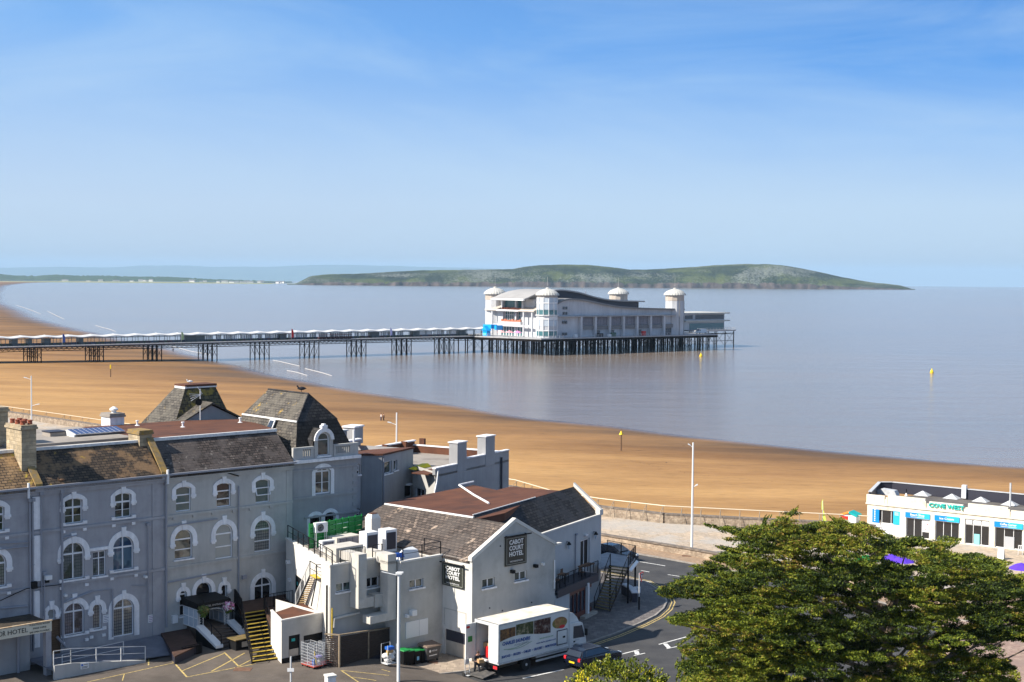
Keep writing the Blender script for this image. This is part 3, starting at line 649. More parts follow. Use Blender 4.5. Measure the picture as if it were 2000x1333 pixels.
# ================================================================ THE PIER
random.seed(21)
M_['pierwhite'] = noisy('pavilion_cladding', (.48, .49, .51), (.62, .63, .65), .15, streak=.15)
M_['pierblack'] = noisy('pier_ironwork', (.005, .005, .006), (.018, .013, .011), .5, spec=.1)
M_['domes'] = noisy('ribbed_dome', (.42, .41, .38), (.56, .55, .51), .8)
M_['roofgrey'] = noisy('metal_roof', (.17, .165, .165), (.24, .235, .235), .12, rough=.5)
M_['darkclad'] = plain('dark_cladding', (.03, .03, .045), .5)
M_['tanroof'] = noisy('tan_roof', (.42, .36, .3), (.52, .46, .4), .2)
M_['dkglass'] = plain('dark_glass', (.03, .04, .06), .1, spec=.8)
M_['paleglass'] = plain('pale_glass_wall', (.5, .56, .62), .15, spec=.8)
M_['teal'] = plain('teal_glass', (.06, .16, .18), .12, spec=.8)
M_['blind'] = bricky('grey_louvres', (.2, .2, .23), (.26, .26, .29), (.12, .12, .15), .6, 30, .05, bump=0)
M_['deckboard'] = noisy('deck_edge', (.3, .3, .31), (.45, .45, .46), .5)
PZ = 2.4
PW = Fr(G(961, 655.7, PZ), 38.15)          # walkway: x runs out to sea, y away from the camera
WDT = 13.0
XL = -262.
pier = thing('pier_walkway', 'long iron pier walkway on black trestles with a scalloped white canopy', 'pier', PW)
MB().use(M_['deckboard']).box(XL, 2, 0, WDT, -.35, 0).build('deck', pier)
mb = MB().use(M_['pierblack'])
for y in (.15, WDT-.15):
    mb.box(XL, 2, y-.1, y+.1, -.75, -.352); mb.box(XL, 2, y-.1, y+.1, -1.95, -1.7)
    x = XL
    while x < 1:
        mb.tube([(x, y, -.7), (x+1.0, y, -1.75), (x+2.0, y, -.7)], .09, 4); x += 2.0
for x in range(int(XL), 2, 4): mb.box(x, x+.2, .26, WDT-.26, -.75, -.352)
mb.build('lattice_girder', pier)
def pile(mb, x, y, z0, z1, r=.22): mb.tube([(x, y, z0), (x, y, z1)], r, 6)
# trestle groups measured along the walkway
grp = [(40, 83), (162, 206), (276, 321), (385, 430), (487, 533), (585, 631), (677, 724), (767, 812), (850, 897)]
xs = []
for a, b_ in grp: xs.append((PW.onY(a, 680, 1)[0], PW.onY(b_, 675, 1)[0]))
xs = [(xs[0][0]-28*k, xs[0][1]-28*k) for k in (2, 1)]+xs
for a, b_ in xs:
    xb = (a+b_)/2+3.3; mb = MB().use(M_['pierblack']); ys = (.6, 4.5, 8.5, 12.4)
    for i, x in enumerate((xb-2.2, xb)):
        zs_ = []
        for y in ys:
            w_ = PW.W(x, y, 0); zb = max(SEA-2, bz(w_.x, w_.y)-.3)-PZ if w_.x < -95 else SEA-2-PZ; zs_.append(zb); pile(mb, x, y, zb, -.4, .2)
        for k in range(3): mb.tube([(x, ys[k], zs_[k]+1.6), (x, ys[k+1], -2)], .05, 4); mb.tube([(x, ys[k+1], zs_[k]+1.6), (x, ys[k], -2)], .05, 4)
        for k in range(4):
            if i == 0: mb.tube([(x, ys[k], zs_[k]+1.6), (xb, ys[k], -2)], .05, 4); mb.tube([(xb, ys[k], zs_[k]+1.6), (x, ys[k], -2)], .05, 4)
    mb.build('trestle', pier)
# shelter in the middle: screen, posts and scalloped canopy
SX = (218)
canm = plain('white_canvas', (.58, .58, .58), .7)
mb = MB().use(canm); rows = []; n = int((0-XL-6)/.55); xs_ = [XL+4+(-1-XL-4)*k/n for k in range(n+1)]
per = 8.63; ph = PW.onY(545, 643, 4)[0]
def canz(x): return 2.95+.36*abs(math.cos(math.pi*(x-ph)/per))**2
for x in xs_:
    c = canz(x); pk = max(0, 1-abs(((x-ph)/per+.5) % 1-.5)*per/.5)*.16
    rows.append([mb.v((x, 3.2, c-.4)), mb.v((x, 3.2, c-.12)), mb.v((x, 6, c+.35+pk)), mb.v((x, 8.8, c-.12)), mb.v((x, 8.8, c-.4))])
for k in range(n):
    for j in range(4): mb.f((rows[k][j], rows[k][j+1], rows[k+1][j+1], rows[k+1][j]))
mb.build('canopy', pier)
grm = plain('grey_green_paint', (.10, .13, .14), .5)
mb = MB().use(grm)
x = XL+4
while x < -1:
    z_ = canz(x)-.35; mb.box(x-.09, x+.09, 3.5, 3.68, 0, z_); mb.box(x-.09, x+.09, 8.3, 8.48, 0, z_)
    if x < -60 or x > -120: mb.box(x-.07+2.15, x+.07+2.15, 5.93, 6.07, 0, 2.5)
    x += 4.315
mb.box(XL+4, -8, 3.5, 3.65, 2.28, 2.44); mb.box(XL+4, -1, 8.3, 8.45, 2.28, 2.44)
mb.build('canopy_posts', pier)
mb = MB().use(M_['paleglass'])
x = ph-per*24
lowc = [plain('low_panel_a', (.08, .12, .12), .5), plain('low_panel_b', (.1, .14, .08), .5), plain('low_panel_c', (.14, .08, .09), .5), plain('low_panel_d', (.1, .13, .2), .5)]
while x < -10:
    if x > XL+4:
        w_ = PW.W(x, 0, 0)
        mb.use(M_['paleglass'])
        if PW.P if False else (random.random() < .72 and x > -148): mb.box(x+.12, x+.95, 5.94, 6.06, .85, 2.25)
        mb.use(random.choice(lowc)); mb.box(x, x+1.06, 5.9, 6.1, 0, .82)
    x += 1.079
mb.build('wind_screen', pier)
for px_, wx in ((375, 4), (392, 4), (160, 1.6), (60, 1.4), (94, 2.4), (770, 2), (815, 3.5), (555, 3), (30, 2), (905, 3), (735, 4)):
    x0 = PW.onY(px_, 655, 4)[0]; MB().use(grm).box(x0-wx/2, x0+wx/2, 4.6, 7.4, 0, 2.5).build('kiosk', pier)
mb = MB().use(M_['pierblack'])
x = XL+1
while x < 0:
    mb.box(x-.03, x+.03, .05, .11, 0, 1.05); x += 1.9
for z in (1.05, .7, .35): mb.box(XL, 1, .05, .1, z-.025, z+.025)
mb.build('handrail', pier)
tr = thing('land_train', 'dark little road train with open carriages parked on the pier walkway', 'train', PW.sub(0, 0))
for k, px_ in enumerate((626, 634, 643, 651, 660, 668, 676, 683)):
    x0 = PW.onY(px_, 655, .9)[0]; m_ = MB().use(plain('maroon', (.06, .02, .025), .5)) if k == 0 else MB().use(bpy.data.materials['maroon'])
    m_.box(x0-.85, x0+.85, .55, 1.75, .25, .95).box(x0-.9, x0+.9, .5, 1.8, 1.75, 1.9)
    for xx in (-.8, 0, .8): m_.box(x0+xx-.05, x0+xx+.05, .55, .63, .95, 1.75)
    m_.use(M_['rubber']).box(x0-.5, x0-.2, .6, 1.7, 0, .25).box(x0+.2, x0+.5, .6, 1.7, 0, .25)
    m_.build('carriage', tr)
def flag(px_, py_, col, lab, h=4.2, fr=PW, y=.5):
    x0 = fr.onY(px_, py_, y)[0]; t_ = thing('feather_flag', lab, 'flag', fr.sub(x0, y), 'feather flags on the pier')
    MB().use(M_['steel']).tube([(0, 0, 0), (0, 0, h)], .04, 5).build('pole', t_)
    MB().use(col).prism([(.05, 0, .9), (1.1, 0, 1.1), (1.05, 0, h*.72), (.6, 0, h*.95), (.05, 0, h)], (0, .05, 0)).build('banner', t_)
    return t_
flag(569, 658, plain('flag_red', (.62, .02, .02), .8), 'red feather flag standing on the pier walkway', 4.6)
flag(354, 664, plain('flag_green', (.45, .6, .3), .8), 'pale green feather flag standing on the pier walkway', 4.2)
flag(122, 670, plain('flag_blue', (.06, .12, .42), .8), 'dark blue feather flag standing on the pier walkway', 4.2)
flag(762, 656, plain('flag_lilac', (.5, .5, .8), .8), 'pale lilac feather flag standing on the pier walkway', 4.2)

# ---- deck and piles under the pavilion
PV = Fr(tuple(G(1057, 661.5, PZ)), 37.5)
pd = thing('pier_platform', 'broad pier head deck on a dense forest of black iron piles', 'pier', PV)
mb = MB().use(M_['deckboard']); 
A = [(0, 0), (107, 0), (107, 52), (-9, 52), (-14, 44), (-10, 34)]
P3 = [Vector((x, y, 0)) for x, y in A]; mb.prism(P3, (0, 0, -.5)); mb.build('deck', pd)
lp = MB().use(M_['pierblack'])
for i in range(len(A)):
    p, q = A[i], A[(i+1) % len(A)]; L_ = math.dist(p, q)
    p2 = [(p[0], p[1], -.5), (q[0], q[1], -.5)]
    if i in (0, 5, 4): lp.prism([(p[0], p[1]+.02, -.5), (q[0], q[1]+.02, -.5), (q[0], q[1]+.02, -1.5), (p[0], p[1]+.02, -1.5)], (0, .3, 0))
lp.build('edge_beam', pd)
for j in range(9):
    mb = MB().use(M_['pierblack']); y = .7+j*6
    x = (.8 if j < 6 else -9) + (0 if j % 2 == 0 else .8)
    if j == 5: x = -3
    pts_ = []
    while x < 106.5: pts_.append(x); x += random.choice([1.9, 2.4, 2.9, 1.4]) if j < 2 else 4.4
    for i, x in enumerate(pts_):
        pile(mb, x, y+random.uniform(-.5, .5), SEA-PZ-1.5, -.5, random.choice([.16, .2, .3]) if j < 3 else .26)
        if i % 2 == 0 and i+1 < len(pts_) and j < 8: mb.tube([(x, y, SEA-PZ+1), (pts_[i+1], y, -1.5)], .07, 4); mb.tube([(pts_[i+1], y, SEA-PZ+1), (x, y, -1.5)], .07, 4)
    mb.build('pile_row', pd)
mb = MB().use(M_['steel'])
def fence_(mb, P, h=1.1, st=2.0, r=.035):
    for k in range(len(P)-1):
        a, b_ = Vector(P[k]), Vector(P[k+1]); L_ = (b_-a).length; n = max(1, int(L_/st))
        for i in range(n+1): q = a+(b_-a)*i/n; mb.box(q.x-r, q.x+r, q.y-r, q.y+r, q.z, q.z+h)
        for z in (h, h*.5): mb.tube([a+Vector((0, 0, z)), b_+Vector((0, 0, z))], r, 4)
    return mb
fence_(mb, [(-9.5, 34, 0), (.3, .3, 0), (106.7, .3, 0)]); mb.build('railing', pd)
# far jetty deck (raised)
jt = thing('landing_stage', 'raised open jetty behind the pier head on braced black piles', 'pier', PV)
MB().use(M_['deckboard']).box(107.3, 134, 14, 52, .6, 1.2).build('deck', jt)
for x in (108, 114, 120, 127, 133):
    mb = MB().use(M_['pierblack'])
    for y in (14.5, 26, 38, 51): pile(mb, x, y, SEA-PZ-1.5, .6, .25)
    mb.tube([(x, 14.5, -1), (x, 51, -1)], .12, 4)
    if x < 133: mb.tube([(x, 14.5, -6), (x+6, 14.5, .3)], .08, 4); mb.tube([(x+6, 14.5, -6), (x, 14.5, .3)], .08, 4); mb.box(x, x+6.5, 14.4, 14.6, -4.2, -4); mb.box(x, x+6.5, 14.4, 14.6, -.6, -.3)
    mb.build('pile_row', jt)
fence_(MB().use(M_['steel']), [(108, 14.3, 1.2), (133.8, 14.3, 1.2), (133.8, 50, 1.2)]).build('railing', jt)

# ---- pavilion
pa = thing('pier_pavilion', 'large white pavilion with four domed towers and wave roofs at the pier head', 'building', PV)
LW = [(8, 12.9), (11.7, 15.3), (14.5, 16.6), (18.9, 17.15), (23.3, 17.0), (29.3, 16.3), (38.3, 14.7), (47.5, 13.5), (56.9, 12.9), (69.6, 12.45), (88, 12.1)]
UW = [(1.0, 16.6), (6.1, 18.6), (10, 19.7), (14.8, 20.5), (21.5, 20.9), (26.6, 20.5), (32.6, 19.7), (40.2, 17.9), (47.9, 16.6), (55.7, 16.0), (72, 15.6)]
def dense(P, n=40):
    o = []
    for k in range(n+1):
        x = P[0][0]+(P[-1][0]-P[0][0])*k/n; o.append((x, interp(P, x)))
    # smooth once
    return [(o[i][0], (o[max(i-1, 0)][1]+2*o[i][1]+o[min(i+1, n)][1])/4) for i in range(n+1)]
LWd, UWd = dense(LW), dense(UW)
YB = 50.
def slab(name, prof, y0, y1, th, m, parent, ov=0):
    mb = MB().use(m); A = [(x, y0, z) for x, z in prof]; B2 = [(x, y1, z) for x, z in prof]; C = [(x, y1, z-th) for x, z in prof]; D = [(x, y0, z-th) for x, z in prof]
    mb.strip(A, B2); mb.strip(C, D); mb.strip(D, A); mb.strip(B2, C); mb.f([mb.v(p) for p in (A[0], B2[0], C[0], D[0])]); mb.f([mb.v(p) for p in (A[-1], B2[-1], C[-1], D[-1])])
    return mb.build(name, parent)
slab('wave_roof', LWd, 3, 13.5, .7, M_['roofgrey'], pa); slab('wave_roof', LWd, YB-10.5, YB, .7, M_['roofgrey'], pa)
slab('upper_roof', UWd, 13, YB-13, .6, noisy('pale_metal_roof', (.3, .29, .285), (.38, .37, .36), .12), pa)
def curtain(mb, prof, y, z0, d):
    A = [(x, y, z) for x, z in prof]; B2 = [(x, y, z0) for x, z in prof]; mb.strip(A, B2)
mb = MB().use(M_['darkclad']); U2 = [(x, z-.3) for x, z in UWd if 9 < x < 69]; curtain(mb, U2, 14.0, 10, 1); curtain(mb, U2, YB-14, 10, 1); mb.poly([(69, 14, 10), (69, YB-14, 10), (69, YB-14, 15.5), (69, 14, 15.5)]); mb.build('clerestory_wall', pa)
mb = MB().use(M_['pierwhite']); L2_ = [(x, z-.5) for x, z in LWd if x < 89]; curtain(mb, L2_, 4.2, 9.4, 1); curtain(mb, L2_, YB-1.2, 0, 1)
mb.poly([(88, 4.2, 0), (88, YB-1.2, 0), (88, YB-1.2, 11.9), (88, 4.2, 11.9)]); mb.box(8, 88, 4.6, 5.2, 0, 9.0)
mb.poly([(9, 14, 12), (9, YB-14, 12), (9, YB-14, 18.8), (9, 14, 18.8)])
mb.build('wall', pa)
MB().use(M_['deckboard']).box(7.5, 90.5, 2.6, 5.4, 8.9, 9.35).build('canopy_band', pa)
# bays of the long side
bx = [PV.onY(p_, 630, 4)[0] for p_ in (1133, 1161, 1189, 1216, 1242.5, 1269, 1295)]
mb = MB().use(M_['blind']); mg = MB().use(M_['roofgrey']); mp_ = MB().use(M_['pierwhite']); md = MB().use(M_['dkglass'])
for k in range(6):
    a, b_ = bx[k]+.5, bx[k+1]-.5
    mb.box(a, b_, 4.3, 4.5, 5.0, 8.7); mg.box(a, b_, 3.9, 4.5, 3.3, 4.8)
    if k in (1, 2, 4): md.box(a+.5, a+3.2, 4.4, 4.55, 0, 2.8)
for x in bx: MB().use(M_['pierwhite']).box(x-.55, x+.55, 2.9, 4.6, 0, 8.9).build('pier_column', pa)
mb.build('louvre_window', pa); mg.build('grey_panel', pa)
mb = md
for x in (15.2, 16.7):
    for z in (12.2, 9.9, 6.0, .9): mb.box(x, x+1.1, 4.05, 4.3, z-(0 if z > 9 else 0), z+1.2)
a = PV.onY(1298, 640, 4)[0]; mb.box(a+.6, a+5, 4.4, 4.58, 0, 3.1); mb.box(a+6, a+10, 4.4, 4.58, 0, 2.8)
mb.build('small_windows', pa)
MB().use(M_['roofgrey']).box(a+.3, a+10.6, 3.6, 4.6, 3.4, 5.0).build('door_canopy', pa)
# front face with balconies, 20 < y < 36 is the glazed middle
F0 = 4.0
mb = MB().use(M_['pierwhite'])
mb.box(F0+2, F0+3, 9, 20.5, 0, 11.4); mb.box(F0+2, F0+3, 36.4, YB-3, 0, 11.4); mb.box(F0+1, F0+7, 9, YB-5, 10.9, 11.5)
mb.box(F0+.2, F0+4, 20, 36.8, 5.0, 6.3); mb.box(F0-.3, F0+.2, 12, 44, 4.2, 5.2)
mb.box(F0+2, F0+4, 20.3, 21.6, 6, 15.6); mb.box(F0+2, F0+4, 35.2, 36.6, 6, 15.6); mb.box(F0+1.8, F0+2.6, 25.2, 26.2, 0, 15.6)
mb.box(F0+3, F0+9, 14.2, 21, 11.5, 16.4); mb.box(F0+3, F0+9, 36, YB-14.2, 11.5, 16.4)
for y in (11, 17, 40): mb.box(F0-.6, F0, y-.35, y+.35, 0, 11)
mb.build('front_wall', pa)
mb = MB().use(M_['tanroof'])
for y0, y1, s_ in ((9, 20.3, 1), (36.7, YB-5, -1)):
    mb.prism([(F0-1, y0, 11.5), (F0-1, y1, 11.5), (F0+9, y1, 15.2), (F0+9, y0, 15.2)], (0, 0, -.4))
mb.build('side_roof', pa)
mb = MB().use(M_['teal']); mb.box(F0+3.3, F0+3.5, 21.6, 35.2, 11.5, 15.8); mb.box(F0+3.3, F0+3.5, 21.6, 35.2, 6.2, 11); mb.box(F0+2.4, F0+2.6, 10, 44, 0, 4.2); mb.build('front_glazing', pa)
mb = MB().use(M_['white'])
for k in range(9):
    y = 22+k*1.6; mb.box(F0+3.1, F0+3.3, y, y+.18, 6.2, 11)
for z in (7.6, 9.2): mb.box(F0+3.1, F0+3.3, 21.6, 35.2, z, z+.15)
for k in range(16): y = 10.5+k*2; mb.box(F0+2.1, F0+2.35, y, y+.5, 0, 3.9)
mb.build('glazing_bars', pa)
opm = plain('orange_planting', (.45, .16, .09), .9)
for z in (11.5, 6.3):
    mb = MB().use(opm)
    for k in range(22): y = 21.4+k*.65; mb.box(F0+1.2+random.random()*.3, F0+1.8, y, y+.7, z, z+random.uniform(.5, 1.2))
    mb.build('balcony_seating', pa)
MB().use(M_['white']).box(F0-.9, F0+.2, 9.5, YB-5, 11.0, 11.7).build('fascia', pa)
MB().use(M_['white']).box(.4, 1.2, 13.2, YB-13.2, 15.9, 16.7).build('eaves_fascia', pa)
# towers
def tower(x, y, z0, glazed):
    rd = 4.4; T = (x, y, 0); H = 18.4
    mt = MB().use(M_['pierwhite']).lathe([(rd, z0), (rd, H)], T, 12); mt.build('tower', pa)
    to = pa.children[-1] if pa.children else pa
    mb = MB().use(M_['domes']); prof_ = [(rd+.8, H-.1), (rd+.85, H+.2), (rd+.45, H+.9), (rd-.5, H+1.75), (rd-2.0, H+2.45), (rd-3.5, H+2.85), (.25, H+2.95)]
    n = 48; rows = []
    for r_, z_ in prof_: rows.append([mb.v((x+r_*(1-(.03 if j % 2 else 0))*math.cos(2*math.pi*j/n), y+r_*(1-(.03 if j % 2 else 0))*math.sin(2*math.pi*j/n), z_)) for j in range(n)])
    for k in range(len(rows)-1):
        for j in range(n): mb.f((rows[k][j], rows[k][(j+1) % n], rows[k+1][(j+1) % n], rows[k+1][j]))
    mb.f(rows[0]); mb.f(rows[-1]); mb.lathe([(.7, H+2.85), (.7, H+3.2), (.2, H+3.4)], T, 10); mb.tube([(x, y, H+4), (x, y, H+8)], .05, 4)
    mb.build('dome', pa)
    mw = MB().use(M_['tanroof']); mw.lathe([(rd+.1, H-2.6), (rd+.1, H-.4)], T, 12, cap=False); 
    if glazed:
        mw.use(M_['paleglass']).lathe([(rd+.12, 5.0), (rd+.12, 7.8)], T, 12, cap=False); mw.lathe([(rd+.12, 12.2), (rd+.12, 17.4)], T, 12, cap=False)
        mw.use(M_['teal']).lathe([(rd+.14, .8), (rd+.14, 2.8)], T, 12, cap=False).lathe([(rd+.14, 10.1), (rd+.14, 12)], T, 12, cap=False)
        mw.use(M_['dkglass'])
        for k in range(12):
            an = 2*math.pi*(k+.5)/12
            if math.sin(an) < -.2: continue
        mw.use(M_['white'])
        for k in range(12):
            an = 2*math.pi*k/12; c, s_ = math.cos(an), math.sin(an)
            mw.tube([(x+c*(rd+.2), y+s_*(rd+.2), .5), (x+c*(rd+.2), y+s_*(rd+.2), 17.4)], .14, 4)
        mw.lathe([(rd+.35, 9.5), (rd+.9, 9.6), (rd+.9, 9.9), (rd+.3, 9.9)], T, 12, cap=False).lathe([(rd+.25, 14.8), (rd+.25, 15.4)], T, 12, cap=False).lathe([(rd+.25, 7.8), (rd+.25, 9.4)], T, 12, cap=False).lathe([(rd+.25, 2.9), (rd+.25, 3.4)], T, 12, cap=False)
    else:
        mw.use(M_['roofgrey'])
        for an in (-.9, -1.8): mw.tube([(x+rd*math.cos(an), y+rd*math.sin(an), 0), (x+rd*math.cos(an), y+rd*math.sin(an), 15.8)], .14, 4)
    mw.build('tower_glazing', pa)
tower(8.2, 6.2, 0, True); y2 = PV.onX(966, 600, 8)[0]; tower(8.2, y2, 0, False); tower(84.6, 6.2, 0, False)
x4 = PV.onY(1208, 575, y2-3)[0]; tower(x4, y2-3, 0, False)
# two-storey bar behind the right tower
ext = thing('pier_bar', 'flat roofed two storey bar with dark ribbon windows beside the right tower', 'building', PV)
mb = MB().use(M_['pierwhite']).box(93, 132, 20, 40, 1.2, 9.0); mb.build('wall', ext)
mb = MB().use(M_['domes']).box(92, 134.5, 18.6, 41, 9.0, 9.6).box(104, 134.5, 18.4, 20, 5.3, 5.9); mb.build('roof', ext)
mb = MB().use(M_['dkglass']).box(105, 110, 19.85, 20, 6.5, 8.4).box(112, 131.5, 19.85, 20, 6.4, 8.5); mb.build('upper_windows', ext)
mb = MB().use(M_['teal']).box(108, 131.5, 19.8, 20, 1.4, 4.4); mb.build('lower_windows', ext)
mb = MB().use(M_['teal']).box(93.2, 104, 19.8, 20, 5.6, 8.6); mb.build('side_windows', ext)
# deck clutter
tent = thing('inflatable_slide', 'bright blue bouncy slide in front of the pavilion entrance', 'inflatable', PV)
bl = plain('bright_blue', (.0, .32, .75), .5)
mb = MB().use(bl); y0 = PV.onX(950, 650, -4)[0]
mb.box(-6, -4, y0-3, y0, 0, 2.8); mb.prism([(-6.4, y0-3.6, 2.4), (-6.4, y0+.6, 2.4), (-6.4, y0-1.5, 4.4)], (2.6, 0, 0)); mb.box(-4.5, -1, 26, 27.5, 2.8, 4.8); mb.box(-4.4, -1, 30, 36, 3.2, 5.0); mb.box(-5.8, -4.1, 31.5, 33, 0, 3.2); mb.build('tubes', tent)
MB().use(plain('cyan', (.1, .6, .8), .5)).box(-6.2, -3.8, y0-2.6, y0-.4, .4, 1.2).build('base', tent)
for (x, y, c, l) in ((-1, 21, (.75, .3, .35), 'pink'), (-2.5, 25, (.8, .4, .4), 'salmon'), (0, 16.5, (.75, .25, .5), 'rose')):
    t_ = thing('cafe_parasol', l+' parasol outside the pier pavilion', 'parasol', PV.sub(x, y)); MB().use(M_['steel']).tube([(0, 0, 0), (0, 0, 2.2)], .04, 5).build('pole', t_)
    MB().use(plain('parasol_'+l, c, .8)).lathe([(1.9, 1.8), (1.1, 2.3), (.05, 2.8)], (0, 0, 0), 10).build('canopy', t_)
# vehicles and bits on the deck
def small_van(fr, col, lab):
    t_ = thing('parked_van', lab, 'van', fr); m_ = MB().use(col)
    m_.prism([(-2.8, -1, .4), (2.6, -1, .4), (2.7, -1, 1.2), (2.2, -1, 1.5), (1.5, -1, 2.3), (-2.6, -1, 2.4), (-2.8, -1, 2.2)], (0, 2, 0)); m_.build('body', t_)
    MB().use(M_['dkglass']).prism([(1.2, -1.02, 1.35), (2.15, -1.02, 1.35), (1.5, -1.02, 2.1), (1.2, -1.02, 2.1)], (0, 2.04, 0)).prism([(2.25, -.9, 1.5), (1.57, -.9, 2.25), (1.6, -.9, 2.3), (2.35, -.9, 1.5)], (0, 1.8, 0)).build('windows', t_)
    for x in (-1.8, 1.7):
        for y in (-1.0, .85): MB().use(M_['rubber']).lathe([(.36, 0), (.36, .2)], (x, y, .36), 12, ax=(Vector((1, 0, 0)), Vector((0, 0, 1)), Vector((0, 1, 0)))).build('wheel', t_)
    return t_
xv, yv = PV.onY(1369, 648, 6)[0], 6
small_van(Fr(PV.W(xv, yv, 0), 37.5+180), M_['white'], 'white van parked at the end of the pier head')
def crate_(px_, c, w_, h, lab, y=1.8):
    x0 = PV.onY(px_, 655, y)[0]; t_ = MB().use(c).box(-w_/2, w_/2, -.5, .5, 0, h).box(-w_/2+.1, w_/2-.1, -.4, .4, h, h+.15)
    t_.build('deck_stall', fr=PV.sub(x0, y), label=lab, cat='stall')
crate_(1124, M_['white'], 1.6, 1.2, 'small white stall on the pier deck below the plain white wall'); crate_(1257, M_['cloth_red'], 2, 2.0, 'red covered stall on the pier deck before the louvred bays'); crate_(1172, M_['cloth_dark'], 3, 1.4, 'dark low stall on the pier deck left of the white boat box'); crate_(1190, M_['white'], 1.6, .9, 'low white boat box on the pier deck'); crate_(1198, plain('dark_green', (.03, .1, .07)), 2.6, 1.6, 'dark green stall on the pier deck right of the white boat box')
# ================================================================ WALLS WITH WINDOWS
def arcpts(u0, u1, v, rise, n=12):
    """outline of an arch from (u1,v) over the top to (u0,v)"""
    if rise <= 0: return [(u1, v), (u0, v)]
    h = (u1-u0)/2; rad = (h*h+rise*rise)/(2*rise); cy = v+rise-rad; cx = (u0+u1)/2
    a1 = math.atan2(v-cy, u1-cx); a0 = math.atan2(v-cy, u0-cx)
    if a0 < a1: a0 += 2*math.pi
    return [(cx+rad*math.cos(a1+(a0-a1)*k/n), cy+rad*math.sin(a1+(a0-a1)*k/n)) for k in range(n+1)]
def opening(u0, u1, v0, v1, rise, n=12): return [(u0, v0), (u1, v0)]+arcpts(u0, u1, v1, rise, n)
def inset(P, d):
    """shrink a convex-ish ccw outline"""
    n = len(P); o = []
    for i in range(n):
        a = Vector(P[i-1]); b_ = Vector(P[i]); c = Vector(P[(i+1) % n]); d1_ = (b_-a).normalized(); d2_ = (c-b_).normalized()
        n1_ = Vector((-d1_.y, d1_.x)); n2_ = Vector((-d2_.y, d2_.x)); m_ = (n1_+n2_); 
        if m_.length < 1e-4: m_ = n1_
        m_ = m_/m_.length; k = d/max(.35, m_.dot(n1_)); o.append(tuple(b_+m_*k))
    return o
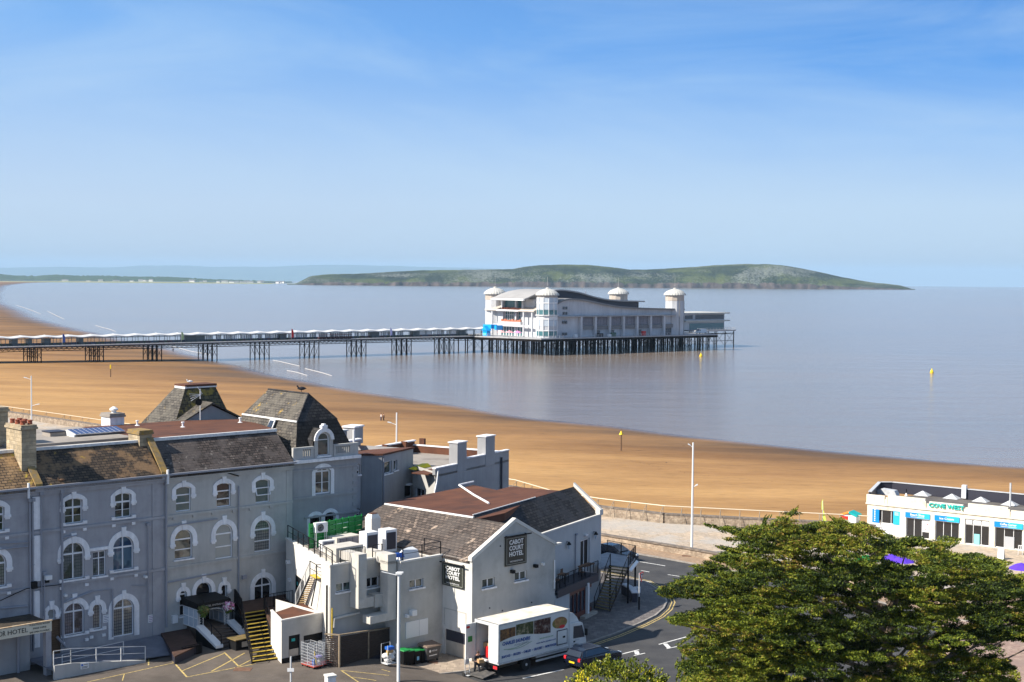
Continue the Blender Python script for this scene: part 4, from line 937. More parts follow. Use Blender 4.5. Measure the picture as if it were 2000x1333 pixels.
class Wall:
    def __init__(s, B, outer, parent, mat, depth=.2, thick=None): s.B, s.outer, s.parent, s.mat, s.depth = B, outer, parent, mat, depth; s.holes = []; s.thick = thick
    def build(s, name='wall', extra=None):
        mb = extra or MB(); mb.use(s.mat); B = s.B
        loops = [[Vector((p[0], p[1], 0)) for p in s.outer]]+[[Vector((p[0], p[1], 0)) for p in h] for h in s.holes]
        flat_ = [p for l in loops for p in l]; idx = [mb.v(B(p.x, p.y, 0)) for p in flat_]
        for t_ in tessellate_polygon(loops): mb.f([idx[k] for k in t_])
        for h in s.holes:
            a = [B(*p, 0) for p in h]; b_ = [B(*p, -s.depth) for p in h]; mb.strip(a, b_, close=True)
        return mb.build(name, s.parent)
    def window(s, u0, u1, v0, v1, rise=0, style='cross', pane='pane', surround=None, sill=True, frame='upvc', fw_=.07, recess=None, name='window', sw_=.3, leg=.5, trim='trim', key=True, opened=False, holes=True, silw=.12, bars=None):
        B = s.B; rc = s.depth-.02 if recess is None else recess; Wd = MB().use(M_[frame])
        O = opening(u0, u1, v0, v1, rise)
        if holes: s.holes.append(O)
        I = inset(O, fw_); Wd.ring(B, I+[I[0]], O+[O[0]], -rc-.03, -rc+.05)
        um = (u0+u1)/2; w0, w1 = -rc-.02, -rc+.045
        def hb(v, t=.05, a=u0, b_=u1): Wd.bb(B, a+.03, b_-.03, v-t/2, v+t/2, w0, w1+.004)
        def vb(u, a=v0, b_=v1, t=.05): Wd.bb(B, u-t/2, u+t/2, a+.03, b_-.02, w0, w1)
        top = v1+rise
        if style == 'cross': vb(um, v0, top-.03, .09); hb(v1 if rise > .25 else v1-.28*(v1-v0), .12)
        elif style == 'cross6':
            t_ = v1 if rise > .25 else v0+.7*(v1-v0); vb(um, v0, top-.03, .09); hb(t_, .13); hb(v0+(t_-v0)*.5, .03)
            if opened: hb(v0+(t_-v0)*.33, .05, u0, um); hb(v0+(t_-v0)*.2, .03, u0, um)
        elif style == 'sash3': hb(v0+(v1-v0)*.36, .09); hb(v0+(v1-v0)*.72, .09)
        elif style == 'sash': hb(v1, .11); hb(v0+(v1-v0)*.48, .08)
        elif style == 'pair': vb(um, v0, v1, .09)
        elif style == 'triple': vb(u0+(u1-u0)/3); vb(u0+2*(u1-u0)/3)
        elif style == 'twolight': vb(um, v0, v1, .08); hb(v0+(v1-v0)*.72, .07)
        if bars:
            for v_ in bars: hb(v_, .05)
        wo = Wd.build(name, s.parent)
        pm_ = MB().use(M_[pane] if isinstance(pane, str) else pane); P = [B(*p, -rc) for p in inset(O, .02)]; ii = [pm_.v(p) for p in P]
        for t_ in tessellate_polygon([[Vector((p[0], p[1], 0)) for p in inset(O, .02)]]): pm_.f([ii[k] for k in t_])
        pm_.build('pane', wo)
        if opened:   # a tilted-out sash
            q = MB().use(M_[frame]); va, vb_ = v0+(v1-v0)*.36, v0+(v1-v0)*.72
            for z0, z1, a, b_ in ((va, va+.07, u0, u1), (vb_-.07, vb_, u0, u1)): q.bb(B, a, b_, z0, z1, -rc+.1+.2*(vb_-z0)/(vb_-va), -rc+.16+.2*(vb_-z0)/(vb_-va))
            for a in (u0, u1-.07): q.hexa([B(a, va, .2-rc+.16), B(a+.07, va, .2-rc+.16), B(a+.07, va, .2-rc+.1), B(a, va, .2-rc+.1), B(a, vb_, -rc+.16), B(a+.07, vb_, -rc+.16), B(a+.07, vb_, -rc+.1), B(a, vb_, -rc+.1)])
            q.build('open_sash', wo)
        if surround:
            q = MB().use(M_[trim]); e = .06
            if surround == 'arch':
                v_s = v1
                inn = arcpts(u0-.02, u1+.02, v_s, rise, 16) if rise > .02 else [(u1, v1), (u0, v1)]
                if rise > (u1-u0)*.3: out_ = arcpts(u0-sw_, u1+sw_, v_s, rise+sw_, 16)
                else:
                    out_ = arcpts(u0-sw_, u1+sw_, v_s, rise+sw_*.95, 16)
                    inn = [(p[0], p[1]) for p in arcpts(u0-.02, u1+.02, v_s, max(rise, .01), 16)]
                q.ring(B, inn, out_, 0, e)
                if leg > 0:
                    for a, b_ in ((u0-sw_, u0-.02), (u1+.02, u1+sw_)):
                        q.bb(B, a, b_, v_s-leg, v_s, 0, e); q.bb(B, a-.05, b_+.05, v_s-leg-.2, v_s-leg, 0, e+.05); q.bb(B, a+.03, b_-.03, v_s-leg-.32, v_s-leg-.2, 0, e+.02)
                if key:
                    kt = v_s+rise+sw_+.28; kb = v_s+rise-.04; q.hexa([B(um-.12, kb, e+.06), B(um+.12, kb, e+.06), B(um+.12, kb, 0), B(um-.12, kb, 0), B(um-.2, kt, e+.06), B(um+.2, kt, e+.06), B(um+.2, kt, 0), B(um-.2, kt, 0)])
            elif surround == 'lintel': q.bb(B, u0-.25, u1+.2, v1+.08, v1+.3, 0, .1)
            elif surround == 'full':
                out_ = arcpts(u0-sw_, u1+sw_, v1, rise+sw_, 16); inn = arcpts(u0-.01, u1+.01, v1, rise, 16)
                inn = [(u1+.01, v0-.1)]+inn+[(u0-.01, v0-.1)]; out_ = [(u1+sw_, v0-.1)]+out_+[(u0-sw_, v0-.1)]; q.ring(B, inn, out_, 0, e)
                if key: q.bb(B, um-.16, um+.16, v1+rise, v1+rise+sw_+.25, 0, e+.06)
            q.build('surround', wo)
        if sill:
            q = MB().use(M_[trim]); q.bb(B, u0-.12, u1+.12, v0-.12, v0, -s.depth, silw); 
            if sill == 'scroll':
                q.bb(B, u0-.32, u0-.02, v0-.1, v0+.12, 0, silw+.04); q.bb(B, u1+.02, u1+.32, v0-.1, v0+.12, 0, silw+.04); q.bb(B, u0-.28, u0-.02, v0-.62, v0-.42, 0, .12); q.bb(B, u1+.02, u1+.28, v0-.62, v0-.42, 0, .12)
            q.build('sill', wo)
        return wo
    def pxwin(s, fr, y, xl, xr, crown, botl, rise, **kw):
        u0, v0 = fr.onY(xl, botl, y); u1, _ = fr.onY(xr, botl, y)
        _, top = fr.onY((xl+xr)/2, crown, y)
        r_ = rise*(u1-u0); return s.window(u0, u1, v0, top-r_, r_, **kw)
M_['pane'] = panemat('window_curtained', (.02, .022, .026), (.13, .14, .12), csat=.44)
M_['pane_green'] = panemat('window_green_curtain', (.02, .025, .028), (.16, .22, .2), csat=.3)
M_['pane_dark'] = panemat('window_dark', (.012, .012, .014))
M_['pane_blind'] = plain('pale_blind', (.27, .29, .29), .25)
M_['pane_lat'] = panemat('leaded_glass', (.03, .03, .04), (.2, .2, .24), (.05, .05, .06), freq=12, csat=.42)
M_['pane_lat2'] = panemat('leaded_glass_pale', (.22, .23, .21), (.34, .33, .3), (.04, .04, .05), freq=6, csat=.3)
M_['pane_mural'] = panemat('window_with_blue_picture', (.02, .05, .12), (.12, .2, .3), csat=.46, freq=5)
M_['pane_sky'] = panemat('window_blue_curtain', (.08, .14, .24), (.22, .32, .5), csat=.35)
M_['facadeB'] = noisy('blue_grey_render', (.335, .33, .35), (.40, .395, .415), .5, streak=.07, c3=(.21, .21, .225), scale3=.45, amt3=.5, bump=.15, bscale=30)
M_['facadeC'] = noisy('grey_render', (.42, .41, .39), (.49, .48, .455), .5, streak=.07, c3=(.27, .265, .255), scale3=.45, amt3=.5, bump=.15, bscale=30)
M_['facadeD'] = noisy('slate_blue_render', (.31, .31, .315), (.38, .38, .385), .5, streak=.08, c3=(.25, .25, .26), scale3=.3, amt3=.4, bump=.15, bscale=30)
M_['pipe'] = plain('grey_pipe_paint', (.27, .28, .32), .4)
M_['slateB'] = bricky('lichen_slates', (.05, .037, .027), (.13, .09, .058), (.018, .014, .012), .42, .25, .032, lichen=(.5, .33, .04), lscale=1.1, patch=(.30, .18, .09), pscale=.55, lthr=.62)
M_['slateA'] = bricky('orange_lichen_slates', (.15, .095, .05), (.3, .19, .10), (.04, .028, .02), .42, .25, .032, lichen=(.62, .45, .05), lscale=.9, patch=(.42, .26, .12), pscale=.5, lthr=.56)
M_['slateC'] = bricky('brown_slates', (.042, .033, .028), (.115, .088, .074), (.015, .012, .011), .42, .25, .032, lichen=(.4, .36, .31), lscale=2.6, patch=(.12, .1, .09), pscale=.4, lthr=.6, lamt=.7)
M_['slateD'] = bricky('grey_slates', (.06, .053, .046), (.135, .117, .098), (.022, .02, .017), .42, .25, .032, lichen=(.55, .34, .04), lscale=.8, patch=(.13, .115, .092), pscale=.6, lthr=.6)
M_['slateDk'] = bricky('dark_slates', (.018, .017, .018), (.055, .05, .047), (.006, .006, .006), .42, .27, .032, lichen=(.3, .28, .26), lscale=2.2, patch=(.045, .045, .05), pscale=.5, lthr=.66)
M_['slateShade'] = bricky('shaded_dark_slates', (.010, .010, .011), (.022, .021, .021), (.004, .004, .004), .5, .32, .04)  # dark slates blackened further: shade of the mansard front put into the colour
M_['slateMoss'] = bricky('mossy_tiles', (.06, .05, .03), (.12, .1, .05), (.015, .013, .012), .5, .35, .03, lichen=(.3, .22, .04), lscale=1.2, lthr=.52)
M_['slateK'] = bricky('brown_grey_slates', (.07, .054, .045), (.165, .127, .105), (.022, .018, .016), .48, .3, .038, lichen=(.55, .42, .32), lscale=.7, patch=(.09, .075, .066), pscale=.45, lthr=.585)
M_['rust'] = noisy('rust_brown_felt', (.085, .034, .02), (.145, .058, .032), .6, rough=.85, c3=(.055, .028, .022), scale3=.4, amt3=.7, stretch=(.5, 1.5, 1), bump=.1)
M_['feltgrey'] = noisy('grey_roof_felt', (.26, .23, .2), (.36, .32, .28), .7, rough=.85, c3=(.12, .1, .09), scale3=.35, amt3=.8)
M_['stonech'] = bricky('chimney_stone', (.38, .3, .19), (.5, .4, .27), (.2, .16, .1), 1.2, .28, .012, patch=(.26, .22, .16), pscale=1.5)
M_['lichcap'] = noisy('lichen_covered_cap', (.17, .13, .08), (.36, .22, .05), 3, c3=(.2, .17, .13), scale3=2.5, amt3=.9)
M_['pot'] = noisy('terracotta', (.22, .06, .035), (.34, .10, .05), 4)

# ================================================================ THE HOTEL TERRACE
FC = .83                                    # level of the forecourt
Ht = Fr((G(322, 1228, FC+.9*.9704).x, G(322, 1228, FC+.9*.9704).y, FC), 42.8, .9704)
oY = lambda x, y, d=0: Ht.onY(x, y, d)
oY = lambda x, y, d=0: Ht.onY(x, y, d)
EZ = 12.75
def cornice(mb, x0, x1, y=0.):
    mb.box(x0, x1, y-.16, y-.002, 12.2, 12.45); mb.box(x0, x1, y-.3, y-.002, 12.45, EZ-.05)
def strings(par, m, x0, x1, y=0.):
    for z in (9.42, 5.42): MB().use(M_[m]).box(x0, x1, y-.1, y-.002, z, z+.2).build('string_course', par)
def gutter(mb, x0, x1): mb.box(x0, x1, -.48, -.3, EZ-.02, EZ+.12); mb.box(x0, x1, -.3, -.05, EZ-.05, EZ+.02)
def slope(mb, x0, x1, y0=-.3, z0=EZ+.02, y1=2.5, z1=15.15, th=.25): mb.prism([(x0, y0, z0), (x1, y0, z0), (x1, y1, z1), (x0, y1, z1)], (0, 0, -th))
def pipe(parent, x, z0, z1, y=-.12, r=.06, m='pipe', name='downpipe', hopper=True):
    mb = MB().use(M_[m]).tube([(x, y, z0), (x, y, z1)], r, 8)
    z = z0+.5
    while z < z1: mb.tube([(x, y, z), (x, y, z+.08)], r*1.35, 8); z += 1.9
    if hopper: mb.box(x-.14, x+.14, y-.16, y+.1, z1, z1+.25)
    return mb.build(name, parent)
def pxpipe(parent, pts, r=.05, y=-.14, m='pipe', name='waste_pipe'):
    P = [oY(*p, y) for p in pts]; return MB().use(M_[m]).tube([(p[0], y, p[1]) for p in P], r, 7).build(name, parent)
def hidden_box(mb, x0, x1, y0, y1, z1, z0=0): mb.box(x0, x1, y0, y1, z0, z1)

# --- house A (cut by the left edge)
XA0, XAB = -17.5, oY(74, 948)[0]
hA = thing('terrace_hotel', 'hotel house at the left edge with orange lichened slates and a cream name board', 'hotel', Ht)
W_ = Wall(BY(0), [(XA0, 0), (XAB, 0), (XAB, EZ), (XA0, EZ)], hA, M_['facadeB'])
W_.pxwin(Ht, 0, -26, 8.3, 988, 1041, .14, style='cross6', surround='arch', sill='scroll', sw_=.42, leg=.55)
W_.pxwin(Ht, 0, -28, 12.4, 1081.5, 1150.5, .5, style='cross', surround='arch', sill='scroll', sw_=.42, leg=.35, pane='pane_lat2')
W_.pxwin(Ht, 0, -30, 12.4, 1262, 1284, .0, style='pair', sill=True, frame='trim', pane='pane_dark')
b_ = W_.build(extra=MB().use(M_['facadeB']).box(XA0, XAB, 8, 12, 0, EZ).box(XA0, XA0+.2, .3, 8, 0, EZ)); mb = MB().use(M_['facadeB']); cornice(mb, XA0, XAB); mb.build('cornice', hA); strings(hA, 'facadeB', XA0, XAB)
mb = MB().use(M_['pipe']); gutter(mb, XA0, XAB); mb.build('gutter', hA)
mb = MB().use(M_['slateA']); slope(mb, XA0, XAB-.3); rfA = mb.build('roof', hA)
MB().use(M_['lead']).box(XA0, XAB-.3, 2.35, 2.6, 15.1, 15.32).build('roof_flashing', hA)
MB().use(M_['feltgrey']).box(XA0, XAB-.02, 2.6, 12, 14.8, 15.1).build('flat_roof', hA)
x0 = oY(70, 1000)[0]; mb = MB().use(M_['trim']); mb.box(x0-.3, x0+.28, -.1, -.002, 6.0, 9.3); mb.box(x0-.3, x0+.28, -.1, -.002, 9.75, 12.1); mb.box(x0-.3, x0+.2, -.1, -.002, 1.2, 5.3); mb.build('white_pilaster', hA)
for px_ in (57, 62.5): pipe(hA, oY(px_, 1000)[0], 1., 11.8, r=.07)
pipe(hA, oY(79, 1000)[0], 5.2, 12.2); pipe(hA, oY(84, 1000)[0], 3.2, 6.4)
pxpipe(hA, [(0, 1062), (55, 1059)]); pxpipe(hA, [(0, 1073), (55, 1068)]); pxpipe(hA, [(0, 1189), (54, 1184)], .06); pxpipe(hA, [(0, 1174), (30, 1160), (52, 1150), (120, 1142)], .03, m='black', name='cable')
MB().use(M_['white']).tube([(oY(51, 925)[0], -.4, 13.2), (oY(51, 925)[0], -.4, 12.1)], .09, 8).build('rainwater_head', hA)
# --- house B
XBC = 0.
hB = thing('terrace_hotel', 'blue grey hotel house with patchy brown slates and solar panels, left of the grey house', 'hotel', Ht)
W_ = Wall(BY(0), [(XAB, 0), (XBC, 0), (XBC, EZ), (XAB, EZ)], hB, M_['facadeB'])
W_.pxwin(Ht, 0, 126.7, 160.9, 973.4, 1024.6, .14, style='cross6', surround='arch', sill='scroll', sw_=.36, leg=.5, opened=False)
W_.pxwin(Ht, 0, 224.8, 256.3, 963, 1013, .14, style='cross6', surround='arch', sill='scroll', sw_=.36, leg=.5, pane='pane')
W_.pxwin(Ht, 0, 122.9, 165, 1060, 1135, .5, style='cross', surround='arch', sill='scroll', sw_=.42, leg=.25, pane='pane_lat')
W_.pxwin(Ht, 0, 221.1, 261, 1047.7, 1116.7, .5, style='cross', surround='arch', sill='scroll', sw_=.42, leg=.25, pane='pane_mural')
W_.pxwin(Ht, 0, 181.4, 207.2, 1077, 1127.5, 0, style='twolight', surround='lintel', sill=True, pane='pane_lat', sw_=.2)
W_.pxwin(Ht, 0, 126.2, 164.7, 1177.7, 1243, .42, style='cross', surround='arch', sill='scroll', sw_=.4, leg=.0, pane='pane_lat')
W_.pxwin(Ht, 0, 181.4, 198.2, 1180.2, 1230.4, .5, style='none', surround='arch', sill='scroll', sw_=.36, leg=.15, pane='pane_lat2')
W_.pxwin(Ht, 0, 221.6, 261.7, 1170.2, 1246, .4, style='cross', surround='full', sill=False, sw_=.42, pane='pane_lat2', name='french_window')
W_.window(oY(93, 1210)[0], oY(108, 1210)[0], oY(93, 1212)[1], oY(100, 1199)[1], .35, style='none', pane='pane_blind', surround='arch', sw_=.3, leg=.1, sill=False, frame='trim')
u0_, v0_ = oY(100, 1272); u1_, v1_ = oY(111, 1210); W_.window(u0_, u1_+.3, 0.05, v1_, 0, style='none', pane='wood', sill=False, frame='wood', name='door')
W_.build(extra=MB().use(M_['facadeB']).box(XAB, XBC, 8, 12, 0, EZ)); mb = MB().use(M_['facadeB']); cornice(mb, XAB, XBC); mb.build('cornice', hB); strings(hB, 'facadeB', XAB, XBC); mb = MB().use(M_['facadeB'])
for xx in (oY(305, 1000)[0], ):
    mb.box(xx-.35, xx+.35, -.06, -.002, 9.65, 12.2); mb.box(xx-.35, xx+.35, -.06, -.002, 5.65, 9.4); mb.box(xx-.35, xx+.35, -.06, -.002, .5, 5.4)
mb.build('pilaster', hB)
mb = MB().use(M_['pipe']); gutter(mb, XAB, XBC); mb.build('gutter', hB)
mb = MB().use(M_['slateB']); slope(mb, XAB+.3, XBC-.35); rfB = mb.build('roof', hB)
MB().use(M_['lead']).box(XAB+.3, XBC-.3, 2.35, 2.6, 15.1, 15.3).build('roof_flashing', hB)
MB().use(M_['feltgrey']).box(XAB, XBC, 2.6, 14.5, 14.8, 15.1).box(XAB, XBC, 4.6, 14.5, 15.1, 15.28).build('flat_roof', hB)
pipe(hB, oY(119.5, 1000)[0], 1.2, 12.2, r=.085); pipe(hB, oY(218.5, 1150)[0], 1.0, 4.6, r=.05, hopper=False); pipe(hB, oY(288, 1100)[0], 2.2, 9.0, r=.045)
pxpipe(hB, [(122, 1051), (151, 1046)]); pxpipe(hB, [(121, 1179), (180, 1156)], .07); pxpipe(hB, [(180, 1156), (218, 1151)], .03); pxpipe(hB, [(258, 1144), (288, 1144)], .03)
pxpipe(hB, [(111, 1244), (128, 1264)], .1, -.2)
lt = MB().use(M_['white']); p = oY(94, 1128, -.3); lt.box(p[0]-.25, p[0]+.2, -.55, -.2, p[1]-.15, p[1]+.15).use(M_['black']).box(p[0]-.15, p[0]+.1, -.3, 0, p[1]-.4, p[1]-.15); lt.build('floodlight', hB)
for px_, py_ in ((127, 1163), (283.5, 1127)): p = oY(px_, py_, -.2); MB().use(M_['white']).box(p[0]-.1, p[0]+.1, -.4, -.02, p[1]-.08, p[1]+.08).build('security_camera', hB)
p = oY(67, 1142, -.3); MB().use(M_['black']).box(p[0]-.2, p[0]+.2, -.4, 0, p[1]-.3, p[1]+.2).build('black_floodlight', hB)
for a, b_, w_ in ((201, 1200, 13), (289, 1200, 12)):
    p = oY(a, b_+17, 0); q = oY(a+w_, b_, 0); t_ = thing('wall_notice', 'small white notice '+('between the two leaded ground floor windows' if a < 250 else 'beside the thin pipe, right of the tall white french window'), 'notice', Ht.sub(p[0], 0, p[1]))
    MB().use(M_['white']).box(0, q[0]-p[0], -.04, -.002, 0, q[1]-p[1]).build('board', t_)
    mb = MB().use(plain('notice_ink%d' % a, (.25, .1, .3) if a > 250 else (.1, .12, .25)))
    for k in range(4): mb.box(.06, (q[0]-p[0])-.08-(k % 2)*.1, -.045, -.0405, .08+k*(q[1]-p[1])*.22, .12+k*(q[1]-p[1])*.22)
    mb.build('printing', t_)
# party-wall copings and chimneys
def coping(parent, x, m='lichcap', y1=2.5):
    return MB().use(M_[m]).prism([(x-.32, -.32, EZ+.12), (x+.22, -.32, EZ+.12), (x+.22, y1, 15.28), (x-.32, y1, 15.28)], (0, 0, .18)).build('coping', parent)
coping(hA, XAB, 'lichcap'); coping(hB, XBC-.08, 'lichcap', 2.0)
def chimney(parent, x0, x1, y0, y1, z0, z1, mats=('stonech', 'stonech'), pots=0, cap=True):
    mb = MB().use(M_[mats[0]]).box(x0, x1, y0, y1, z0, z1); c = mb.build('chimney', parent)
    if cap: MB().use(M_[mats[1]]).box(x0-.1, x1+.1, y0-.1, y1+.1, z1, z1+.16).box(x0-.04, x1+.04, y0-.04, y1+.04, z1+.16, z1+.32).build('chimney_cap', c)
    for k in range(pots):
        fx = x0+(x1-x0)*(.25+.5*(k % 2)); fy = y0+(y1-y0)*((k//2)+.5)/max(1, (pots+1)//2)
        MB().use(M_['pot']).lathe([(.18, 0), (.16, .26), (.2, .28), (.2, .34), (.12, .34)], (fx, fy, z1+.3), 10).build('chimney_pot', c)
    return c
mb = MB()
chimney(hA, XAB-.75, XAB+.35, 1.0, 3.6, 13.2, 16.85, pots=6)
chimney(hA, XA0+1, oY(18, 850, 6)[0], 6.2, 8.2, 14.8, 17.75, pots=4)
chimney(hB, XBC-.95, XBC+.12, 2.1, 3.9, 13.9, 15.72, ('stonech', 'lichcap'))
p = Ht.onZ(214, 835, 15.1); c = chimney(hB, p[0]-.1, p[0]+1.2, p[1]-.3, p[1]+1.3, 15, 15.95, ('trim', 'feltgrey'), cap=True)
MB().use(M_['white']).lathe([(.2, 16.2), (.2, 16.45), (.36, 16.5), (.36, 16.62), (.1, 16.8)], (p[0]+.6, p[1]+.4, 0), 12).build('cowl', hB)
# solar panels and hatch on roof B
sp = thing('solar_array', 'row of ten blue solar panels on the grey flat roof', 'solar panels', Ht)
x0, x1 = -3.5, 1.3; x0, y0 = Ht.onZ(136, 853, 15.3); x1, y1 = Ht.onZ(247, 847, 15.3)
y0 = (y0+y1)/2-.15; x0 += .25; pw = (x1-x0)/10; blu = plain('solar_blue', (.035, .055, .16), .12, spec=.8)
mb = MB().use(M_['black'])
for k in range(10):
    a = x0+k*pw
    pn = MB().use(M_['steel']).hexa([(a, y0, 15.45), (a+pw, y0, 15.45), (a+pw, y0+1.5, 15.72), (a, y0+1.5, 15.72), (a, y0, 15.5), (a+pw, y0, 15.5), (a+pw, y0+1.5, 15.75), (a, y0+1.5, 15.75)]).build('panel_frame', sp)
    MB().use(blu).hexa([(a+.03, y0+.03, 15.5), (a+pw-.03, y0+.03, 15.5), (a+pw-.03, y0+1.47, 15.75), (a+.03, y0+1.47, 15.75), (a+.03, y0+.03, 15.515), (a+pw-.03, y0+.03, 15.515), (a+pw-.03, y0+1.47, 15.765), (a+.03, y0+1.47, 15.765)]).build('solar_cell', pn)
MB().use(M_['lead']).prism([(x0-.03, y0, 15.28), (x0-.03, y0+1.5, 15.28), (x0-.03, y0+1.5, 15.72), (x0-.03, y0, 15.45)], (-.1, 0, 0)).build('support', sp)
p = Ht.onZ(98, 853, 15.3); rh = thing('roof_hatch', 'dark low hatch on the grey flat roof left of the solar panels', 'hatch', Ht.sub(p[0], p[1], 15.28)); MB().use(M_['feltgrey']).box(0, 1.3, 0, 1.4, 0, .3).build('curb', rh); MB().use(M_['darkclad']).box(-.05, 1.35, -.05, 1.45, .3, .38).build('lid', rh)
p = Ht.onZ(-8, 866, 15.1); rs = thing('roof_skylight', 'white framed skylight at the left edge of the roof', 'skylight', Ht.sub(p[0], p[1], 15.1)); MB().use(M_['white']).prism([(0, 0, 0), (1.5, 0, 0), (1.5, 1.6, .6), (0, 1.6, .6)], (0, 0, .15)).build('frame', rs); MB().use(M_['dkglass']).prism([(.15, .12, .2), (1.35, .12, .2), (1.35, 1.48, .71), (.15, 1.48, .71)], (0, 0, .03)).build('pane', rs)

# --- house C (paler grey, brown slates, rust flat roof)
XCE = oY(571, 950)[0]
hC = thing('terrace_hotel', 'paler grey hotel house with the entrance porch, brown slates and a rust brown flat roof', 'hotel', Ht)
W_ = Wall(BY(0), [(XBC, 0), (XCE, 0), (XCE, EZ), (XBC, EZ)], hC, M_['facadeC'])
W_.pxwin(Ht, 0, 343.8, 373, 950.5, 1000.7, .14, style='sash3', surround='arch', sill=False, sw_=.36, leg=.5, pane='pane_green')
W_.pxwin(Ht, 0, 423.3, 450.8, 943.3, 991.7, .14, style='sash3', surround='arch', sill=False, sw_=.36, leg=.5, pane='pane_dark')
W_.pxwin(Ht, 0, 499.2, 526.5, 936.3, 983.5, .14, style='none', surround='arch', sill=False, sw_=.36, leg=.5, pane='pane_green', opened=True)
W_.pxwin(Ht, 0, 341.3, 375.8, 1034.5, 1094.4, .5, style='sash', surround='arch', sill=True, sw_=.4, leg=.3, pane='pane')
W_.pxwin(Ht, 0, 420.8, 454.3, 1024, 1093.5, .5, style='sash', surround='arch', sill=False, sw_=.4, leg=.35, pane='pane_blind')
W_.pxwin(Ht, 0, 497, 529, 1015.8, 1079.5, .5, style='sash', surround='arch', sill=False, sw_=.4, leg=.3, pane='pane_lat2')
W_.pxwin(Ht, 0, 351.3, 364.5, 1153.8, 1204.5, .5, style='sash', surround='arch', sill=True, sw_=.32, leg=.2, pane='pane_dark')
W_.pxwin(Ht, 0, 432.4, 443.2, 1142, 1182, .5, style='none', surround='arch', sill=False, sw_=.3, leg=.2, pane='pane_dark')
W_.pxwin(Ht, 0, 383, 412.5, 1137.6, 1222, .5, style='none', surround='arch', sill=False, sw_=.36, leg=.3, pane='pane_dark', name='entrance_door')
W_.pxwin(Ht, 0, 496.8, 530, 1127.7, 1178, .42, style='cross', surround='full', sill=False, sw_=.4, pane='pane_dark', name='french_window')
W_.build(extra=MB().use(M_['facadeC']).box(XCE-.2, XCE, .35, 12, 0, EZ).box(XBC, XCE, 11.8, 12, 0, 14.8)); mb = MB().use(M_['facadeC']); cornice(mb, XBC, XCE); mb.build('cornice', hC); strings(hC, 'facadeC', XBC, XCE); mb = MB().use(M_['facadeC'])
for a, z0, z1 in ((.75, 5.7, 12.15), (XCE-.75, 5.7, 12.15)): MB().use(M_['facadeC']).box(a-.55 if a < 2 else a+.15, a-.35 if a < 2 else a+.55, -.04, -.002, z0, z1).build('pilaster', hC)
for px_ in (341, 380, 417, 457, 490, 530):
    p = oY(px_, 1000)[0]; MB().use(M_['facadeC']).box(p-.18, p+.18, -.11, -.002, 9.22, 9.42).build('corbel', hC)
mb = MB().use(M_['pipe']); gutter(mb, XBC, XCE+.1); mb.build('gutter', hC)
mb = MB().use(M_['slateC']); slope(mb, XBC+.3, XCE); rfC = mb.build('roof', hC)
MB().use(M_['lead']).box(XBC+.3, XCE+.05, 2.35, 2.62, 15.1, 15.34).build('roof_flashing', hC)
fl = MB().use(M_['rust']); P = [(.1, 2.62), (XCE, 2.62), (XCE+.2, 3.2), (XCE+2.6, 11.6), (9.0, 13.6), (3.3, 13.9), (.1, 14)]
fl.prism([(x, y, 15.28) for x, y in P], (0, 0, -.5)); fl.build('flat_roof', hC)
pipe(hC, .08, 1.0, 12.0, r=.085); pipe(hC, oY(465, 1000)[0], 1.7, 11.3, r=.06, hopper=False)
pxpipe(hC, [(428, 914), (430, 920), (466, 930)], .05, -.2, 'black'); MB().use(M_['white']).tube([(.05, -.42, 13.2), (.05, -.42, 12.1)], .1, 8).build('rainwater_head', hC)
pxpipe(hC, [(322, 1030), (425, 1014)], .05); pxpipe(hC, [(325, 1139), (452, 1114)], .06)
p = oY(476, 1127); MB().use(M_['pipe']).box(p[0]-.2, p[0]+.2, -.2, 0, p[1]-.15, p[1]+.15).build('alarm_box', hC)
p = oY(339, 1208); MB().use(M_['white']).box(p[0]-.2, p[0]+.25, -.25, 0, p[1]-.35, p[1]+.25).build('meter_box', hC)
for px_, py_ in ((357, 834), (469, 825), (268, 831)): q = Ht.onZ(px_, py_, 15.3); MB().use(M_['trim']).lathe([(.22, 15.28), (.08, 15.34), (.08, 15.6), (.14, 15.62), (.14, 15.72)], (q[0], q[1], 0), 8).build('roof_vent', hC)

# --- small gabled roof house and pyramid mansard behind
gb = thing('gabled_roof_room', 'small grey gabled room with lichened slates behind the rust brown roof', 'building', Ht)
gy = 13.9; ax, az = oY(413, 790, gy); lx, lz = oY(356, 827, gy); rx, rz = oY(470, 819, gy)
MB().use(M_['facadeD']).prism([(lx, gy, 15), (rx, gy, 15), (rx, gy, lz), (ax, gy, az-.1), (lx, gy, lz)], (0, 5, 0)).build('wall', gb)
mb = MB().use(M_['slateD']); 
for a, b_ in (((lx-.35, lz-.12), (ax, az+.05)), ((rx+.35, lz-.12), (ax, az+.05))): mb.prism([(a[0], gy-.25, a[1]), (b_[0], gy-.25, b_[1]), (b_[0], gy+5, b_[1]), (a[0], gy+5, a[1])], (0, 0, .14))
mb.build('roof', gb); MB().use(M_['white']).box(lx-.4, lx, gy-.35, gy-.2, lz-.25, lz+.05).build('white_gutter_end', gb)
an = thing('tv_aerial', 'white pole aerial with four prongs in front of the dark mansard roof', 'aerial', Ht.sub(oY(391, 820, gy-1)[0], gy-1, 15.3))
mb = MB().use(M_['white']).tube([(0, 0, 0), (0, 0, 2.75)], .035, 6); zz = 2.1
mb.tube([(-.25, 0, 2.9), (0, 0, 2.6), (.2, 0, 2.3)], .03, 5)
for k in range(4): mb.tube([(.1, 0, 2.25), (-1.0, .1*(k-1.5), 1.75+.2*k)], .02, 4)
mb.build('mast', an); MB().use(M_['black']).lathe([(.05, 0), (.3, .08), (.32, .1)], (-.25, -.1, 1.6), 12, ax=(Vector((1, 0, 0)), Vector((0, 0, 1)), Vector((0, -1, 0)))).build('dish', an)
